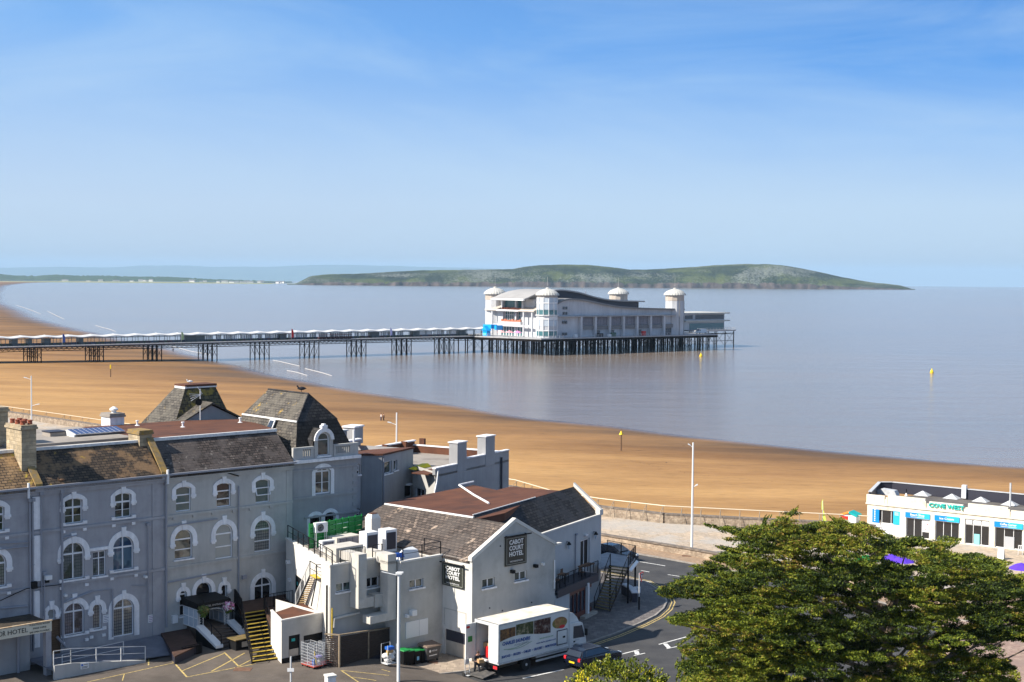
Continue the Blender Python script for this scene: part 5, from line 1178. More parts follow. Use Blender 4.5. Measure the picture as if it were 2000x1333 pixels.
tw = thing('mansard_tower', 'truncated pyramid tower roof of mossy tiles with a rust brown flat top', 'building', Ht)
y1 = 16.2; C = oY(362.5, 756.4, y1); TR = oY(419.7, 754, y1); BC = oY(340, 832, y1-1.6); BR = oY(455, 812, y1-1.6); 
zt = C[1]; zb = 13.8; dy = 1.7
ftl = (C[0], y1, zt); ftr = (TR[0], y1, zt); btl = (C[0], y1+dy, zt); btr = (TR[0], y1+dy, zt); zb = BC[1]-.4; lx_ = oY(297.6, 830, y1+2.5)
fbl = (BC[0]-.1, y1-1.6, zb); fbr = (BR[0]+.2, y1-1.6, zb); bbl = (BC[0]-.9, y1+dy+1.6, zb); bbr = (BR[0]+.2, y1+dy+2.4, zb)
MB().use(M_['slateMoss']).poly([fbl, fbr, ftr, ftl]).poly([fbr, bbr, btr, ftr]).build('front_slope', tw)
MB().use(M_['slateD']).poly([bbl, fbl, ftl, btl]).poly([bbr, bbl, btl, btr]).build('side_slope', tw)
MB().use(M_['rust']).prism([(C[0]-.12, y1-.12, zt), (TR[0]+.12, y1-.12, zt), (TR[0]+.12, y1+dy+.1, zt), (C[0]-.12, y1+dy+.1, zt)], (0, 0, .2)).build('flat_top', tw)
MB().use(M_['lead']).box(C[0]-.16, C[0]+.02, y1-.16, y1+dy, zt-.16, zt+.04).box(C[0], TR[0]+.1, y1-.16, y1-.05, zt-.12, zt-.0).build('lead_edge', tw)
MB().use(M_['facadeD']).box(BC[0]-.1, BR[0], y1-1.6, y1+5, 0, zb+.05).build('wall', tw)

# --- house D with balustrade, dormer and mansard
XDE = oY(697, 1000, .3)[0]
hD = thing('mansard_house', 'slate blue rendered house with arched dormer, balustrade and tall mansard roof', 'house', Ht)
yD = .3
W_ = Wall(BY(yD), [(XCE+.01, 0), (XDE, 0), (XDE, 12.6), (XCE+.01, 12.6)], hD, M_['facadeD'])
W_.pxwin(Ht, yD, 615.5, 645.5, 913.5, 966.5, .2, style='cross6', surround='full', sill=False, sw_=.34, pane='pane', key=False, fw_=.1)
a0, _ = oY(605, 1030, yD); a1, _ = oY(627, 1030, yD); a2, _ = oY(634, 1030, yD); a3, _ = oY(655, 1030, yD); vt = oY(616, 1006.5, yD)[1]
W_.window(a0, a1, vt-2.8, vt-.2, .2, style='none', surround='full', sill=False, sw_=.3, pane='pane_dark', key=False); W_.window(a2, a3, vt-2.7, vt-.1, .2, style='none', surround='full', sill=False, sw_=.3, pane='pane_dark', key=False)
W_.build(extra=MB().use(M_['facadeD']).box(XDE-.2, XDE, yD+.3, 14, 0, 12.6).box(XCE+.3, XDE-.3, 13.5, 14, 0, 12.6))
mb = MB().use(M_['trim']); mb.box(XCE+.02, XDE+.2, yD-.35, yD-.002, 12.6, 12.85); mb.build('cornice', hD)
mb = MB().use(M_['facadeD']); mb.box(XCE+.02, XDE+.06, yD-.08, yD-.002, 9.55, 9.75); mb.box(XCE+.02, XDE+.06, yD-.08, yD-.002, 11.9, 12.05); mb.box(XCE+1.4, XDE+.3, yD-.1, yD-.002, 7.9, 8.05)
z = .4
while z < 11.6: mb.box(XDE-.45, XDE+.05, yD-.05, yD-.002, z, z+.3); z += .62
mb.build('quoins_and_bands', hD)
dcx = oY(631, 860, yD)[0]
for a, b_ in ((XCE+.2, dcx-1.0), (dcx+1.0, XDE+.05)):
    mb = MB().use(M_['facadeC'])
    mb.box(a, b_, yD-.15, yD+.12, 13.72, 13.9); mb.box(a, b_, yD-.12, yD+.1, 12.86, 13.12)
    q0 = a if a > dcx else a+.9; q1 = b_-.9 if a > dcx else b_
    mb.box(a, q0+.05 if a < dcx else a+.1, yD-.12, yD+.1, 13.12, 13.72) if a < dcx else mb.box(q1, b_, yD-.12, yD+.1, 13.12, 13.72)
    mb.box(q1-.3, q1, yD-.12, yD+.1, 13.12, 13.72) if a < dcx else mb.box(q0, q0+.3, yD-.12, yD+.1, 13.12, 13.72)
    x = q0
    while x < q1: mb.box(x, x+.09, yD-.08, yD+.08, 13.12, 13.72); x += .21
    mb.build('balustrade', hD)
# dormer
dm = MB().use(M_['facadeC']); Bd = BY(yD-.1); dW = Wall(Bd, opening(dcx-.95, dcx+.95, 12.86, 14.35, .95, 16), hD, M_['facadeC'])
dW.window(dcx-.58, dcx+.58, 13.05, 14.4, .58, style='none', pane='pane', sill=True, bars=[14.38]); dW.build('dormer_front')
MB().use(M_['trim']).ring(BY(yD-.1), arcpts(dcx-.68, dcx+.68, 14.35, .7, 14), arcpts(dcx-1.0, dcx+1.0, 14.35, 1.02, 14), 0, .12).box(dcx-.28, dcx+.28, yD-.25, yD+.1, 15.35, 15.6).box(dcx-.12, dcx+.12, yD-.22, yD+.1, 15.6, 15.72).build('dormer_moulding', hD)
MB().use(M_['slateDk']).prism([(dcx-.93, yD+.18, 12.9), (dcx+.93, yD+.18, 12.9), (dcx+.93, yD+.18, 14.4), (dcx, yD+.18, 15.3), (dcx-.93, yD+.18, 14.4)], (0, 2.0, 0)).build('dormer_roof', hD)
# mansard: lower steep faces and upper hip
ex0, ex1, ey0, ey1, ez = 13.3, 17.5, 2.0, 11.2, 15.75
e0 = oY(580.3, 824.6, 2.); e1 = oY(658.4, 819, 2.); ex0, ez = e0; ex1 = e1[0]; ey1 = Ht.onX(473.6, 793.8, ex0)[0]
bx0, bx1, by0, by1, bz0 = ex0-1.15, ex1+.75, .55, ey1+1.3, 13.2
MB().use(M_['slateShade']).poly([(bx0, by0, bz0), (bx1, by0, bz0), (ex1, ey0, ez), (ex0, ey0, ez)]).poly([(bx1, by0, bz0), (bx1, by1, bz0), (ex1, ey1, ez), (ex1, ey0, ez)]).build('steep_front', hD)
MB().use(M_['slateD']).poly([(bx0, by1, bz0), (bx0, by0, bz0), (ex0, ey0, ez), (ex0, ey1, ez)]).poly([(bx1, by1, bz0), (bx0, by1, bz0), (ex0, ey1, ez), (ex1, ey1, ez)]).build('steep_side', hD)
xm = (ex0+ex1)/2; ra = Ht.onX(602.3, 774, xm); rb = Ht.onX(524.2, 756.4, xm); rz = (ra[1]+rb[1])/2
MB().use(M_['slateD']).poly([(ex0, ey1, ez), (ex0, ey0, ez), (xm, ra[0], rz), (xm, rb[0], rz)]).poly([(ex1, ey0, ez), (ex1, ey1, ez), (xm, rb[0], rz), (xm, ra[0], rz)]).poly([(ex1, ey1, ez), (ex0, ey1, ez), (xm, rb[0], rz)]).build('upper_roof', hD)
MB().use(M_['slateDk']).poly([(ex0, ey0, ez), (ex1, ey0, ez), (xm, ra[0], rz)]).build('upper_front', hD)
MB().use(M_['lead']).tube([(ex0, ey0, ez), (ex0, ey1, ez)], .1, 5).build('lead_roll', hD)
MB().use(M_['slateDk']).tube([(xm, ra[0], rz), (xm, rb[0], rz)], .1, 5).tube([(xm, ra[0], rz), (ex0, ey0, ez)], .07, 5).tube([(xm, ra[0], rz), (ex1, ey0, ez)], .07, 5).build('ridge', hD)
MB().use(M_['slateDk']).prism([(bx1-.1, 4.5, 13.6), (bx1-.1, 9, 13.6), (bx1-.1, 8.6, 15.1), (bx1-.1, 7.2, 15.1)], (3.2, 0, -.9)).build('rear_roof', hD)
q = Ht.onX(527, 831, ex0-.6); sk = MB().use(M_['white']).prism([(ex0-.62, q[0]-.4, q[1]-.4), (ex0-.62, q[0]+.4, q[1]-.4), (ex0-.2, q[0]+.4, q[1]+.5), (ex0-.2, q[0]-.4, q[1]+.5)], (-.1, 0, 0)).build('skylight', hD)
MB().use(M_['dkglass']).prism([(ex0-.74, q[0]-.28, q[1]-.28), (ex0-.74, q[0]+.28, q[1]-.28), (ex0-.36, q[0]+.28, q[1]+.4), (ex0-.36, q[0]-.28, q[1]+.4)], (-.03, 0, 0)).build('pane', sk)
MB().use(M_['trim']).tube([(oY(691, 860, 1)[0], 1, 12.6), (oY(691, 840, 1)[0], 1, 14.9)], .1, 8).build('vent_pipe', hD)
# recessed wing right of D with the two small windows
W_ = Wall(BY(1.6), [(XDE, 0), (XDE+1.35, 0), (XDE+1.35, 12.5), (XDE, 12.5)], hD, M_['facadeD'])
W_.pxwin(Ht, 1.6, 694, 703, 906, 928, .4, style='sash', surround=None, sill=True, pane='pane_dark'); W_.pxwin(Ht, 1.6, 694, 703, 993, 1010, .4, style='sash', surround=None, sill=True, pane='pane_dark')
W_.build('side_wall', extra=MB().use(M_['facadeD']).box(XDE+1.15, XDE+1.35, 1.9, 8, 0, 12.5))
MB().use(M_['facadeD']).box(XDE+.0, XDE+1.6, 2.5, 9, 12.5, 13.1).box(XDE-.2, XDE+4.2, 7.5, 9.5, 9, 14.0).build('parapet_block', hD)
MB().use(M_['lead']).box(XDE-.3, XDE+4.3, 7.4, 9.6, 14.0, 14.12).build('parapet_coping', hD)

# --- F and G: flat roofed blocks toward the sea front
def block(nm, lab, foot, z1, wallm, fr, par=.35, roofm='rust', cat='building'):
    t_ = thing(nm, lab, cat, fr); n = len(foot)
    mb = MB().use(wallm)
    for k in range(n): a, b_ = foot[k], foot[(k+1) % n]; mb.poly([(*a, 0), (*b_, 0), (*b_, z1), (*a, z1)])
    mb.build('wall', t_); mb = MB().use(M_[roofm]); mb.prism([(x, y, z1-.02) for x, y in foot], (0, 0, .12)); mb.build('roof', t_); return t_
RA = 61.5
gF = G(746, 888, 12.1); Ff = Fr((gF.x, gF.y, 0), 66.)
wF = Ff.onY(807, 873, 0)[0]; lf = (G(707, 888, 12.1)-Ff.o); lf = (lf.dot(Ff.x), lf.dot(Ff.y))
tF = thing('corner_block', 'slate blue flat roofed block with rust brown roof left of the stepped parapet building', 'building', Ff)
W_ = Wall(BY(0), [(0, 0), (wF, 0), (wF, 12), (0, 12)], tF, M_['facadeD'])
W_.pxwin(Ff, 0, 749.5, 765, 901.5, 927, 0, style='none', sill=True, pane='pane'); W_.pxwin(Ff, 0, 769, 776, 899, 919.5, 0, style='none', sill=True, pane='pane')
W_.pxwin(Ff, 0, 790, 803, 948, 972, 0, style='none', sill=False, pane='black', frame='black', name='door')
W_.build(extra=MB().use(M_['facadeD']).poly([(lf[0], lf[1], 0), (0, 0, 0), (0, 0, 12), (lf[0], lf[1], 12)]).poly([(lf[0], lf[1], 0), (lf[0], lf[1]+8, 0), (lf[0], lf[1]+8, 12), (lf[0], lf[1], 12)]).poly([(wF, 0, 0), (wF, 6, 0), (wF, 6, 12), (wF, 0, 12)]))
MB().use(M_['rust']).prism([(lf[0]-.1, lf[1]-.1, 12), (0, -.12, 12), (wF+.1, -.12, 12), (wF+.1, 9, 11.), (lf[0], lf[1]+9, 11)], (0, 0, .16)).build('roof', tF)
p = Ff.onZ(752, 866, 12.4); MB().use(M_['facadeD']).box(lf[0], wF+.1, 5.7, 6, 12, 12.5).box(p[0]+.5, p[0]+2.2, 6.4, 7.6, 12, 13.6).build('parapet', tF); MB().use(M_['trim']).box(lf[0], wF+.15, 5.6, 6.1, 12.5, 12.65).box(p[0]+.4, p[0]+2.3, 6.3, 7.7, 13.6, 13.75).build('coping', tF)
p = Ff.onY(799, 945, 0); MB().use(M_['white']).box(p[0]-.6, p[0]+.1, -.4, 0, p[1]-.1, p[1]+.05).build('door_lamp', tF); pF = MB().use(M_['pipe']).tube([(.15, -.1, 0), (.15, -.1, 11.9)], .06, 6).build('downpipe', tF)
gG = G(850, 922, 10.6); Gf = Fr((gG.x, gG.y, -.3), 60)
wG = Gf.onY(994, 892, 0)[0]; gl = G(806, 908, 10.6)-Gf.o; gl = (gl.dot(Gf.x), gl.dot(Gf.y))
tG = thing('stepped_parapet_building', 'grey flat roofed building with two square chimney stubs rising from its parapet', 'building', Gf)
W_ = Wall(BY(0), [(0, 0), (wG, 0), (wG, 11.1), (0, 11.1)], tG, M_['facadeD']); W_.build(extra=MB().use(M_['facadeC']).poly([(wG, 0, 0), (wG, 9, 0), (wG, 9, 11.1), (wG, 0, 11.1)]))
d_ = Vector((gl[0], gl[1])); Lg = d_.length; d_ /= Lg; Bg = Bs((gl[0], gl[1], 0), (-d_.x, -d_.y, 0), (0, 0, 1), (d_.y, -d_.x, 0) if d_.y*0+(-d_.x) < 0 else (-d_.y, d_.x, 0))
Bg = Bs((gl[0], gl[1], 0), (-d_.x, -d_.y, 0), (0, 0, 1), Vector((-d_.x, -d_.y, 0)).cross(Vector((0, 0, 1))))
W2 = Wall(Bg, [(0, 0), (Lg, 0), (Lg, 10.9), (0, 10.9)], tG, M_['facadeC']); W2.window(Lg*.12, Lg*.52, 6.2, 8.9, 0, style='pair', sill=True, pane='pane_dark'); W2.build('end_wall')
GB = Ff.W(wF, 6.2, 0)-Gf.o; GB = (GB.dot(Gf.x), GB.dot(Gf.y)); GBD = max(8., GB[1])
MB().use(M_['feltgrey']).prism([(gl[0], gl[1], 10.4), (0, 0, 10.4), (wG, 0, 10.4), (wG, GBD, 10.4), (GB[0], GBD, 10.4), (GB[0], GB[1], 10.4)], (0, 0, .2)).build('roof', tG)
mb = MB().use(M_['facadeD'])
c0 = Gf.onY(893, 905, 0)[0]; c1 = Gf.onY(911, 900, 0)[0]; c2 = Gf.onY(948, 895, 0)[0]; c3 = Gf.onY(966, 890, 0)[0]
mb.box(c1, wG, 0.01, .3, 10.6, 11.5); mb.box(0, c0, .01, .3, 10.6, 11.15)
mb.box(c0, c1, -.02, .9, 10.4, 13.1).box(c2, c3, -.02, .9, 10.4, 13.2); mb.build('parapet', tG)
mb = MB().use(M_['trim']); mb.box(c0-.08, c1+.08, -.1, 1, 13.1, 13.2).box(c2-.08, c3+.08, -.1, 1, 13.2, 13.3).box(0, c0-.01, -.06, .36, 11.15, 11.25).box(c1+.01, c2-.01, -.06, .36, 11.5, 11.6).box(c3+.01, wG+.05, -.06, .36, 11.5, 11.6); mb.build('coping', tG)
mb = MB().use(M_['rust']); mb.box(GB[0], wG, GBD, GBD+.25, 10.5, 11.7).box(wG-.3, wG-.05, .4, GBD, 10.5, 11.3)
for k in range(4): mb.box(GB[0]+1+k*3.3, GB[0]+1.3+k*3.3, GBD-.6, GBD, 10.5, 11.9)
mb.build('inner_parapet', tG); MB().use(M_['trim']).box(GB[0], wG+.1, GBD-.1, GBD+.35, 11.7, 11.82).box(wG-.35, wG+.05, .4, GBD, 11.3, 11.4).build('parapet_cap', tG)
MB().use(M_['rust']).box(-.5, c0, .4, 2.2, 10.62, 10.72).build('felt_patch', tG)
pG = Gf.onY(855, 940, -.1); MB().use(M_['white']).tube([(pG[0]-.6, -.15, 4), (pG[0]-.6, -.15, pG[1]-1), (pG[0]-.2, -.15, pG[1]), (pG[0], -.15, pG[1]+1)], .08, 6).build('downpipe', tG)
MB().use(M_['darkclad']).tube([(wG-1.6, -.12, 4), (wG-1.6, -.12, 11)], .1, 6).tube([(wG+.6, 2.5, 0), (wG+.6, 2.5, 10.2)], .3, 6).build('soil_pipe', tG)
p = G(864+15, 880, 10.6); yb = thing('yellow_cover', 'yellow tarpaulin on the grey flat roof behind the first chimney stub', 'cover', Gf.sub(c0-.3, 3.4, 10.6)); MB().use(plain('yellow_cloth', (.7, .6, .02), .7)).hexa([(-1.6, 0, 0), (1.2, 0, 0), (1, 1, 0), (-1.2, 1, 0), (-1, .2, .2), (.9, .2, .35), (.8, .8, .3), (-.8, .8, .15)]).build('sheet', yb)
# ================================================================ THE WHITE PUB HOTEL
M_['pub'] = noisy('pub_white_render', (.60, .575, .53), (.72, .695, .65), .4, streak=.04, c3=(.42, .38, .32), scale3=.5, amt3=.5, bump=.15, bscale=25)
M_['pubshade'] = noisy('pub_shaded_render', (.43, .415, .385), (.52, .505, .475), .4, streak=.04, c3=(.3, .285, .26), scale3=.5, amt3=.5, bump=.15, bscale=25)  # white render of the shaded fronts, their shade painted into the colour
M_['sign'] = plain('sign_dark', (.035, .037, .03), .35)
M_['signedge'] = plain('sign_edge', (.30, .31, .26), .5)
M_['duct'] = noisy('painted_duct', (.5, .47, .42), (.62, .58, .52), 1.5, streak=.08)
M_['creamdoor'] = noisy('cream_door', (.42, .37, .31), (.5, .45, .38), 2)
kY = lambda x, y, d=0: Kf.onY(x, y, d)
pub = thing('pub_hotel', 'white rendered pub hotel with a gabled end, slate slope and rust brown flat roof', 'hotel', Kf)
GW = 8.7; PKX, PKZ = kY(1006.8, 1016.2)
W_ = Wall(BY(0), [(0, 0), (GW, 0), (GW, 7.55), (PKX, PKZ), (0, 7.5)], pub, M_['pubshade'])
W_.pxwin(Kf, 0, 942, 966.5, 1130, 1150.5, 0, style='pair', sill=True, pane='pane', depth=None) if False else W_.pxwin(Kf, 0, 942, 966.5, 1130, 1150.5, 0, style='pair', sill=True, pane='pane')
W_.pxwin(Kf, 0, 1005.5, 1029, 1116.5, 1136.5, 0, style='pair', sill=True, pane='pane')
W_.build('gable_wall')
B_ = BX(0); W_ = Wall(Bs((0, 0, 0), (0, 1, 0), (0, 0, 1), (-1, 0, 0)), [(0, 0), (3.6, 0), (3.6, 7.5), (0, 7.5)], pub, M_['pub'])
W_.holes.append([(.7, .1), (2.9, .1), (2.9, 2.0), (.7, 2.0)]); W_.build('side_wall')
MB().use(M_['creamdoor']).box(.1, .16, .7, 1.78, .1, 1.15).box(.1, .16, 1.8, 2.9, .1, 1.15).use(M_['darkclad']).box(.1, .17, .7, 2.9, 1.15, 2.0).build('double_door', pub)
MB().use(M_['pubshade']).box(-.03, 0, .6, 3.0, 3.5, 3.56).box(-.03, 0, .6, .66, 2.3, 3.5).box(-.03, 0, 2.94, 3.0, 2.3, 3.5).build('wall_panel', pub)
mb = MB().use(M_['pub']); mb.box(GW-.2, GW, .2, 8, 0, 7.4); mb.box(0.0, .2, 3.6, 14, 5, 7.4); mb.build('rear_wall', pub)
# copings of the gable
mb = MB().use(M_['pub']); 
mb.prism([(-.12, -.06, 7.45), (-.12, -.06, 7.75), (PKX, -.06, PKZ+.16), (PKX, -.06, PKZ-.12)], (0, .38, 0)).prism([(PKX, -.06, PKZ-.12), (PKX, -.06, PKZ+.16), (GW+.1, -.06, 7.75), (GW+.1, -.06, 7.5)], (0, .38, 0)); mb.box(GW-.1, GW+.7, -.06, .3, 7.5, 7.65); mb.build('gable_coping', pub)
RX, RZ = 4.25, 9.62; far = Kf.onX(752, 985, RX)
YF = far[0]; ZF = far[1]
MB().use(M_['slateK']).prism([(-.15, .3, 7.42), (-.15, YF+1.2, 7.42), (RX, YF, ZF), (RX, .3, RZ)], (.06, 0, -.15)).build('roof_slope', pub)
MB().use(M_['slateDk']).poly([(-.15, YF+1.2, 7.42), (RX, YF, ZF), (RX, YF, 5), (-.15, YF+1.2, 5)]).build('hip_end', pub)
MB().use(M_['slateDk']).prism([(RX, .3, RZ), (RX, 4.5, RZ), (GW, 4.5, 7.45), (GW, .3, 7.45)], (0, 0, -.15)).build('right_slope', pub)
y1_ = Kf.onX(925, 1013, RX)[0]
MB().use(M_['lead']).tube([(RX, y1_, RZ-.02), (RX, YF, ZF)], .1, 5).build('white_edge', pub)
rc = [Kf.onZ(*q, 9.5) for q in [(1046, 973), (985, 962), (925, 949), (838, 966)]]
MB().use(M_['rust']).prism([(RX+.02, YF, 9.45), (RX+.02, y1_-.5, 9.55)]+[(x, y, 9.55) for x, y in [(RX+3.5, 4.6)]+rc], (0, 0, -.6)).build('flat_roof', pub)
a = Kf.onZ(897, 948, 9.75); b_ = Kf.onZ(925, 968, 9.6); c_ = Kf.onZ(955, 984, 9.6); d_ = Kf.onZ(925, 941, 9.9)
MB().use(M_['trim']).tube([(*a, 9.75), (*b_, 9.65), (*c_, 9.62)], .09, 6).tube([(*a, 9.78), (*d_, 9.9)], .08, 6).build('white_pipe', pub)
MB().use(M_['lead']).box(2.5, 3.3, .32, .9, 9.0, 9.05) if False else None
pipe(pub, GW-.15, 4.2, 6.4, y=-.1, m='white', hopper=False)
# hanging sign boards with lettering
def signboard(fr, B, u0, u1, v0, v1, lab):
    t_ = thing('pub_sign', lab, 'sign', fr); um = (u0+u1)/2; w_ = u1-u0; h = v1-v0
    MB().use(M_['sign']).bb(B, u0, u1, v0, v1, .02, .12).build('board', t_)
    q = MB().use(M_['signedge']); e = .1
    for a, b2, c, d in ((u0+e, u1-e, v1-e-.03, v1-e), (u0+e, u1-e, v0+e, v0+e+.03), (u0+e, u0+e+.03, v0+e, v1-e), (u1-e-.03, u1-e, v0+e, v1-e)): q.bb(B, a, b2, c, d, .12, .135)
    q.build('border', t_)
    for k, tx in enumerate(('CABOT', 'COURT', 'HOTEL')): text(tx, h*.22, B, um, v1-h*(.20+.205*k), M_['white'], t_, wdt=w_*.66, w=.125, bold=.012)
    text('WETHERSPOON', h*.075, B, um, v0+h*.14, M_['white'], t_, wdt=w_*.6, w=.125)
    MB().use(M_['black']).tube([B(u0-.3, v1+.08, .3), B(u1+.3, v1+.08, .3)], .05, 6).tube([B(u0+.1, v1+.08, 0), B(u0+.1, v1+.08, .3)], .04, 5).tube([B(u1-.1, v1+.08, 0), B(u1-.1, v1+.08, .3)], .04, 5).build('lamp_bar', t_)
    return t_
a = kY(985.6, 1050.6); b2 = kY(1026.4, 1097.2)
signboard(Kf, BY(0), a[0], b2[0], kY(985.6, 1107)[1], a[1], 'dark name board on the gable wall of the white pub')
Bs_ = Bs((0, 3.6, 0), (0, -1, 0), (0, 0, 1), (-1, 0, 0)); s0 = Kf.onX(866.3, 1099.5); s1 = Kf.onX(907.5, 1155.3)
signboard(Kf, Bs_, 3.6-s0[0], 3.6-s1[0], s1[1]+.15, s0[1]+.05, 'dark name board on the sunlit side wall above the cream garage doors')
for px_, py_ in ((1002, 1117), (1047, 1106)):
    p = kY(px_, py_, -.2); MB().use(M_['black']).box(p[0]-.12, p[0]+.12, -.35, 0, p[1]-.12, p[1]+.12).build('wall_light', pub)
p = kY(1060, 1102, -.1); MB().use(M_['white']).box(p[0]-.08, p[0]+.08, -.25, 0, p[1]-.1, p[1]+.1).build('security_camera', pub)
for px_, py_ in ((977, 1067), (956, 1188), (1038, 1177), (981, 1193)):
    p = kY(px_, py_, 0); MB().use(M_['darkclad']).lathe([(.06, 0), (.06, .04)], (p[0], -.04, p[1]), 8, ax=(Vector((1, 0, 0)), Vector((0, 0, 1)), Vector((0, 1, 0)))).build('wall_vent', pub)

# ---- kitchen wing (two blocks)
kw = thing('kitchen_wing', 'grey flat roofed kitchen wing between the hotel terrace and the pub gable', 'building', Kf)
Y2 = 3.2; Y1 = 4.9; K2L = kY(783, 1102, Y2)[0]; K2Z = 7.4
W_ = Wall(BY(Y2), [(K2L, 0), (0, 0), (0, K2Z), (K2L, K2Z)], kw, M_['pubshade'])
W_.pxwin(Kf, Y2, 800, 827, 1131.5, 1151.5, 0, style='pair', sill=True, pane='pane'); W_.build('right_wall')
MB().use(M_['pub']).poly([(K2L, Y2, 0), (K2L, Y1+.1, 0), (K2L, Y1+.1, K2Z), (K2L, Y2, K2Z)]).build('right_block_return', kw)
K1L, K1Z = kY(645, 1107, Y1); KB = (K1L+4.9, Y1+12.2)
W_ = Wall(BY(Y1), [(K1L, 0), (K2L, 0), (K2L, K1Z), (K1L, K1Z)], kw, M_['pubshade'])
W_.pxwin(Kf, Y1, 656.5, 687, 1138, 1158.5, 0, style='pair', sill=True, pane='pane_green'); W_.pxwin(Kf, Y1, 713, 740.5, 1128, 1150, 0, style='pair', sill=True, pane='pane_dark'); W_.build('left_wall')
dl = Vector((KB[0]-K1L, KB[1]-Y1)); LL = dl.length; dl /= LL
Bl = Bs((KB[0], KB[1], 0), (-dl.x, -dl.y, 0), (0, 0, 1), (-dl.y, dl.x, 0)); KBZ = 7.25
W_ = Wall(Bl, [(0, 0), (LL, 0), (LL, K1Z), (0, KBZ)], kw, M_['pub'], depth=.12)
# green-signed double door on the sunlit side: find its place along the wall
def on_line(px, py):
    d = ray(px, py); n_ = Kf.x*(-dl.y)+Kf.y*dl.x; q0 = Kf.W(K1L, Y1, 0); p = EYE+d*((q0-EYE).dot(n_)/d.dot(n_)); r_ = p-Kf.W(KB[0], KB[1], 0); a_ = Kf.x*(-dl.x)+Kf.y*(-dl.y); return r_.dot(a_), p.z
a = on_line(576, 1110); b2 = on_line(594, 1119); c_ = on_line(585, 1160)
TZ = 2.75
W_.window(a[0], b2[0], TZ+.02, TZ+2.3, 0, style='none', pane='black', frame='black', sill=False, name='fire_door')
W_.build('sunlit_wall')
MB().use(M_['turq']).bb(Bl, a[0]+.25, a[0]+.6, TZ+1.5, TZ+1.75, -.1, -.08).bb(Bl, b2[0]-.6, b2[0]-.25, TZ+1.35, TZ+1.6, -.1, -.08).build('door_notice', kw)
q = on_line(566, 1098); MB().use(M_['white']).bb(Bl, q[0]-.2, q[0]+.2, q[1]-.12, q[1]+.12, 0, .3).build('floodlight', kw)
q = on_line(567, 1133); MB().use(M_['white']).bb(Bl, q[0]-.3, q[0]+.3, q[1]-.08, q[1]+.08, 0, .15).build('door_lamp', kw)
rf = MB().use(M_['feltgrey']); rf.prism([(K1L+.2, Y1+.2, 7.0), (0, Y1+.2, 7.0), (0, Y1+11, 7.0), (4.2, 17.5, 7.0), (KB[0]+.2, KB[1], 7.0)], (0, 0, .12)); rf.prism([(K2L+.2, Y2+.2, 7.0), (-.02, Y2+.2, 7.0), (-.02, Y1+.2, 7.0), (K2L+.2, Y1+.2, 7.0)], (0, 0, .1)); rf.build('roof', kw)
cp = MB().use(M_['pub']); cp.box(K1L-.06, K2L, Y1-.06, Y1+.25, K1Z, K1Z+.12).box(K2L-.06, .0, Y2-.06, Y2+.25, K2Z, K2Z+.12).box(K2L-.06, K2L+.2, Y2+.25, Y1, K2Z, K2Z+.12)
n_ = Vector((dl.y, -dl.x)); A = [Vector((K1L, Y1))-n_*.06, Vector((K1L, Y1))+n_*.28, Vector(KB)+n_*.28, Vector(KB)-n_*.06]; zz = [K1Z, K1Z, KBZ, KBZ]
cp.hexa([(p.x, p.y, z) for p, z in zip(A, zz)]+[(p.x, p.y, z+.12) for p, z in zip(A, zz)]); cp.build('coping', kw)
# bar fencing helper
def rail(parent, P, h=1.0, bars=True, st=.14, m='iron', posts=1.6, name='railing', r=.022, mid=False):
    mb = MB().use(M_[m])
    for k in range(len(P)-1):
        a, b_ = Vector(P[k]), Vector(P[k+1]); L_ = (b_-a).length; n = max(1, round(L_/posts))
        for i in range(n+1): q = a+(b_-a)*i/n; mb.box(q.x-.03, q.x+.03, q.y-.03, q.y+.03, q.z, q.z+h)
        mb.tube([a+Vector((0, 0, h)), b_+Vector((0, 0, h))], .03, 4)
        if bars:
            mb.tube([a+Vector((0, 0, .1)), b_+Vector((0, 0, .1))], r, 4); n = int(L_/st)
            for i in range(1, n): q = a+(b_-a)*i/n; mb.tube([(q.x, q.y, q.z+.1), (q.x, q.y, q.z+h)], r*.55, 3, cap=False)
        elif mid: mb.tube([a+Vector((0, 0, h*.5)), b_+Vector((0, 0, h*.5))], .022, 4)
    return mb.build(name, parent)
rl1 = thing('roof_railing', 'black railings round the edge of the kitchen roof', 'railing', Kf)
A = Vector((K1L, Y1))+n_*.15; Bq = Vector(KB)+n_*.15
rail(rl1, [(*Bq, KBZ+.1), (*A, K1Z+.1)], 1.0, bars=False, mid=True); rail(rl1, [(K1L+1.0, Y1+.1, K1Z+.1), (K1L+3.2, Y1+.1, K1Z+.1)], .9, True)
rail(rl1, [(K1L+3.9, Y1+.1, K1Z+.1), (K2L-.3, Y1+.1, K1Z+.1)], .9, bars=False, mid=True); rail(rl1, [(K2L+.3, Y2+.15, K2Z+.1), (-.1, Y2+.15, K2Z+.1), (-.1, Y2+2, K2Z+.1)], .95, bars=False, mid=True)
# ducts
def kbox(mb, x0, x1, y0, y1, z0, z1): return mb.box(x0, x1, y0, y1, z0, z1)
d1t = thing('extract_duct', 'tall white boxed air duct down the wall between the two kitchen windows', 'duct', Kf)
xa = kY(700, 1190, 3.9)[0]; xb = kY(716, 1186, 3.9)[0]; zt = kY(707, 1083, 3.9)[1]; zb = kY(700, 1190, 3.9)[1]
MB().use(M_['duct']).box(xa, xb, 3.9, Y1-.01, zb, zt).box(xa, xb, Y1-.01, Y1+1.2, K1Z+.15, zt).build('vertical_duct', d1t)
for k in range(5): z = zb+.25+k*(zt-zb-.4)/5; MB().use(M_['duct']).box(xa+.08, xb-.08, 3.87, 3.9, z, z+(zt-zb)/5-.35).build('access_panel', d1t)
xm_ = kY(732, 1180, 4.1)[0]; xe = kY(748, 1180, 4.1)[0]; zm = kY(725, 1186, 4.1)[1]; zn = kY(725, 1167, 4.1)[1]
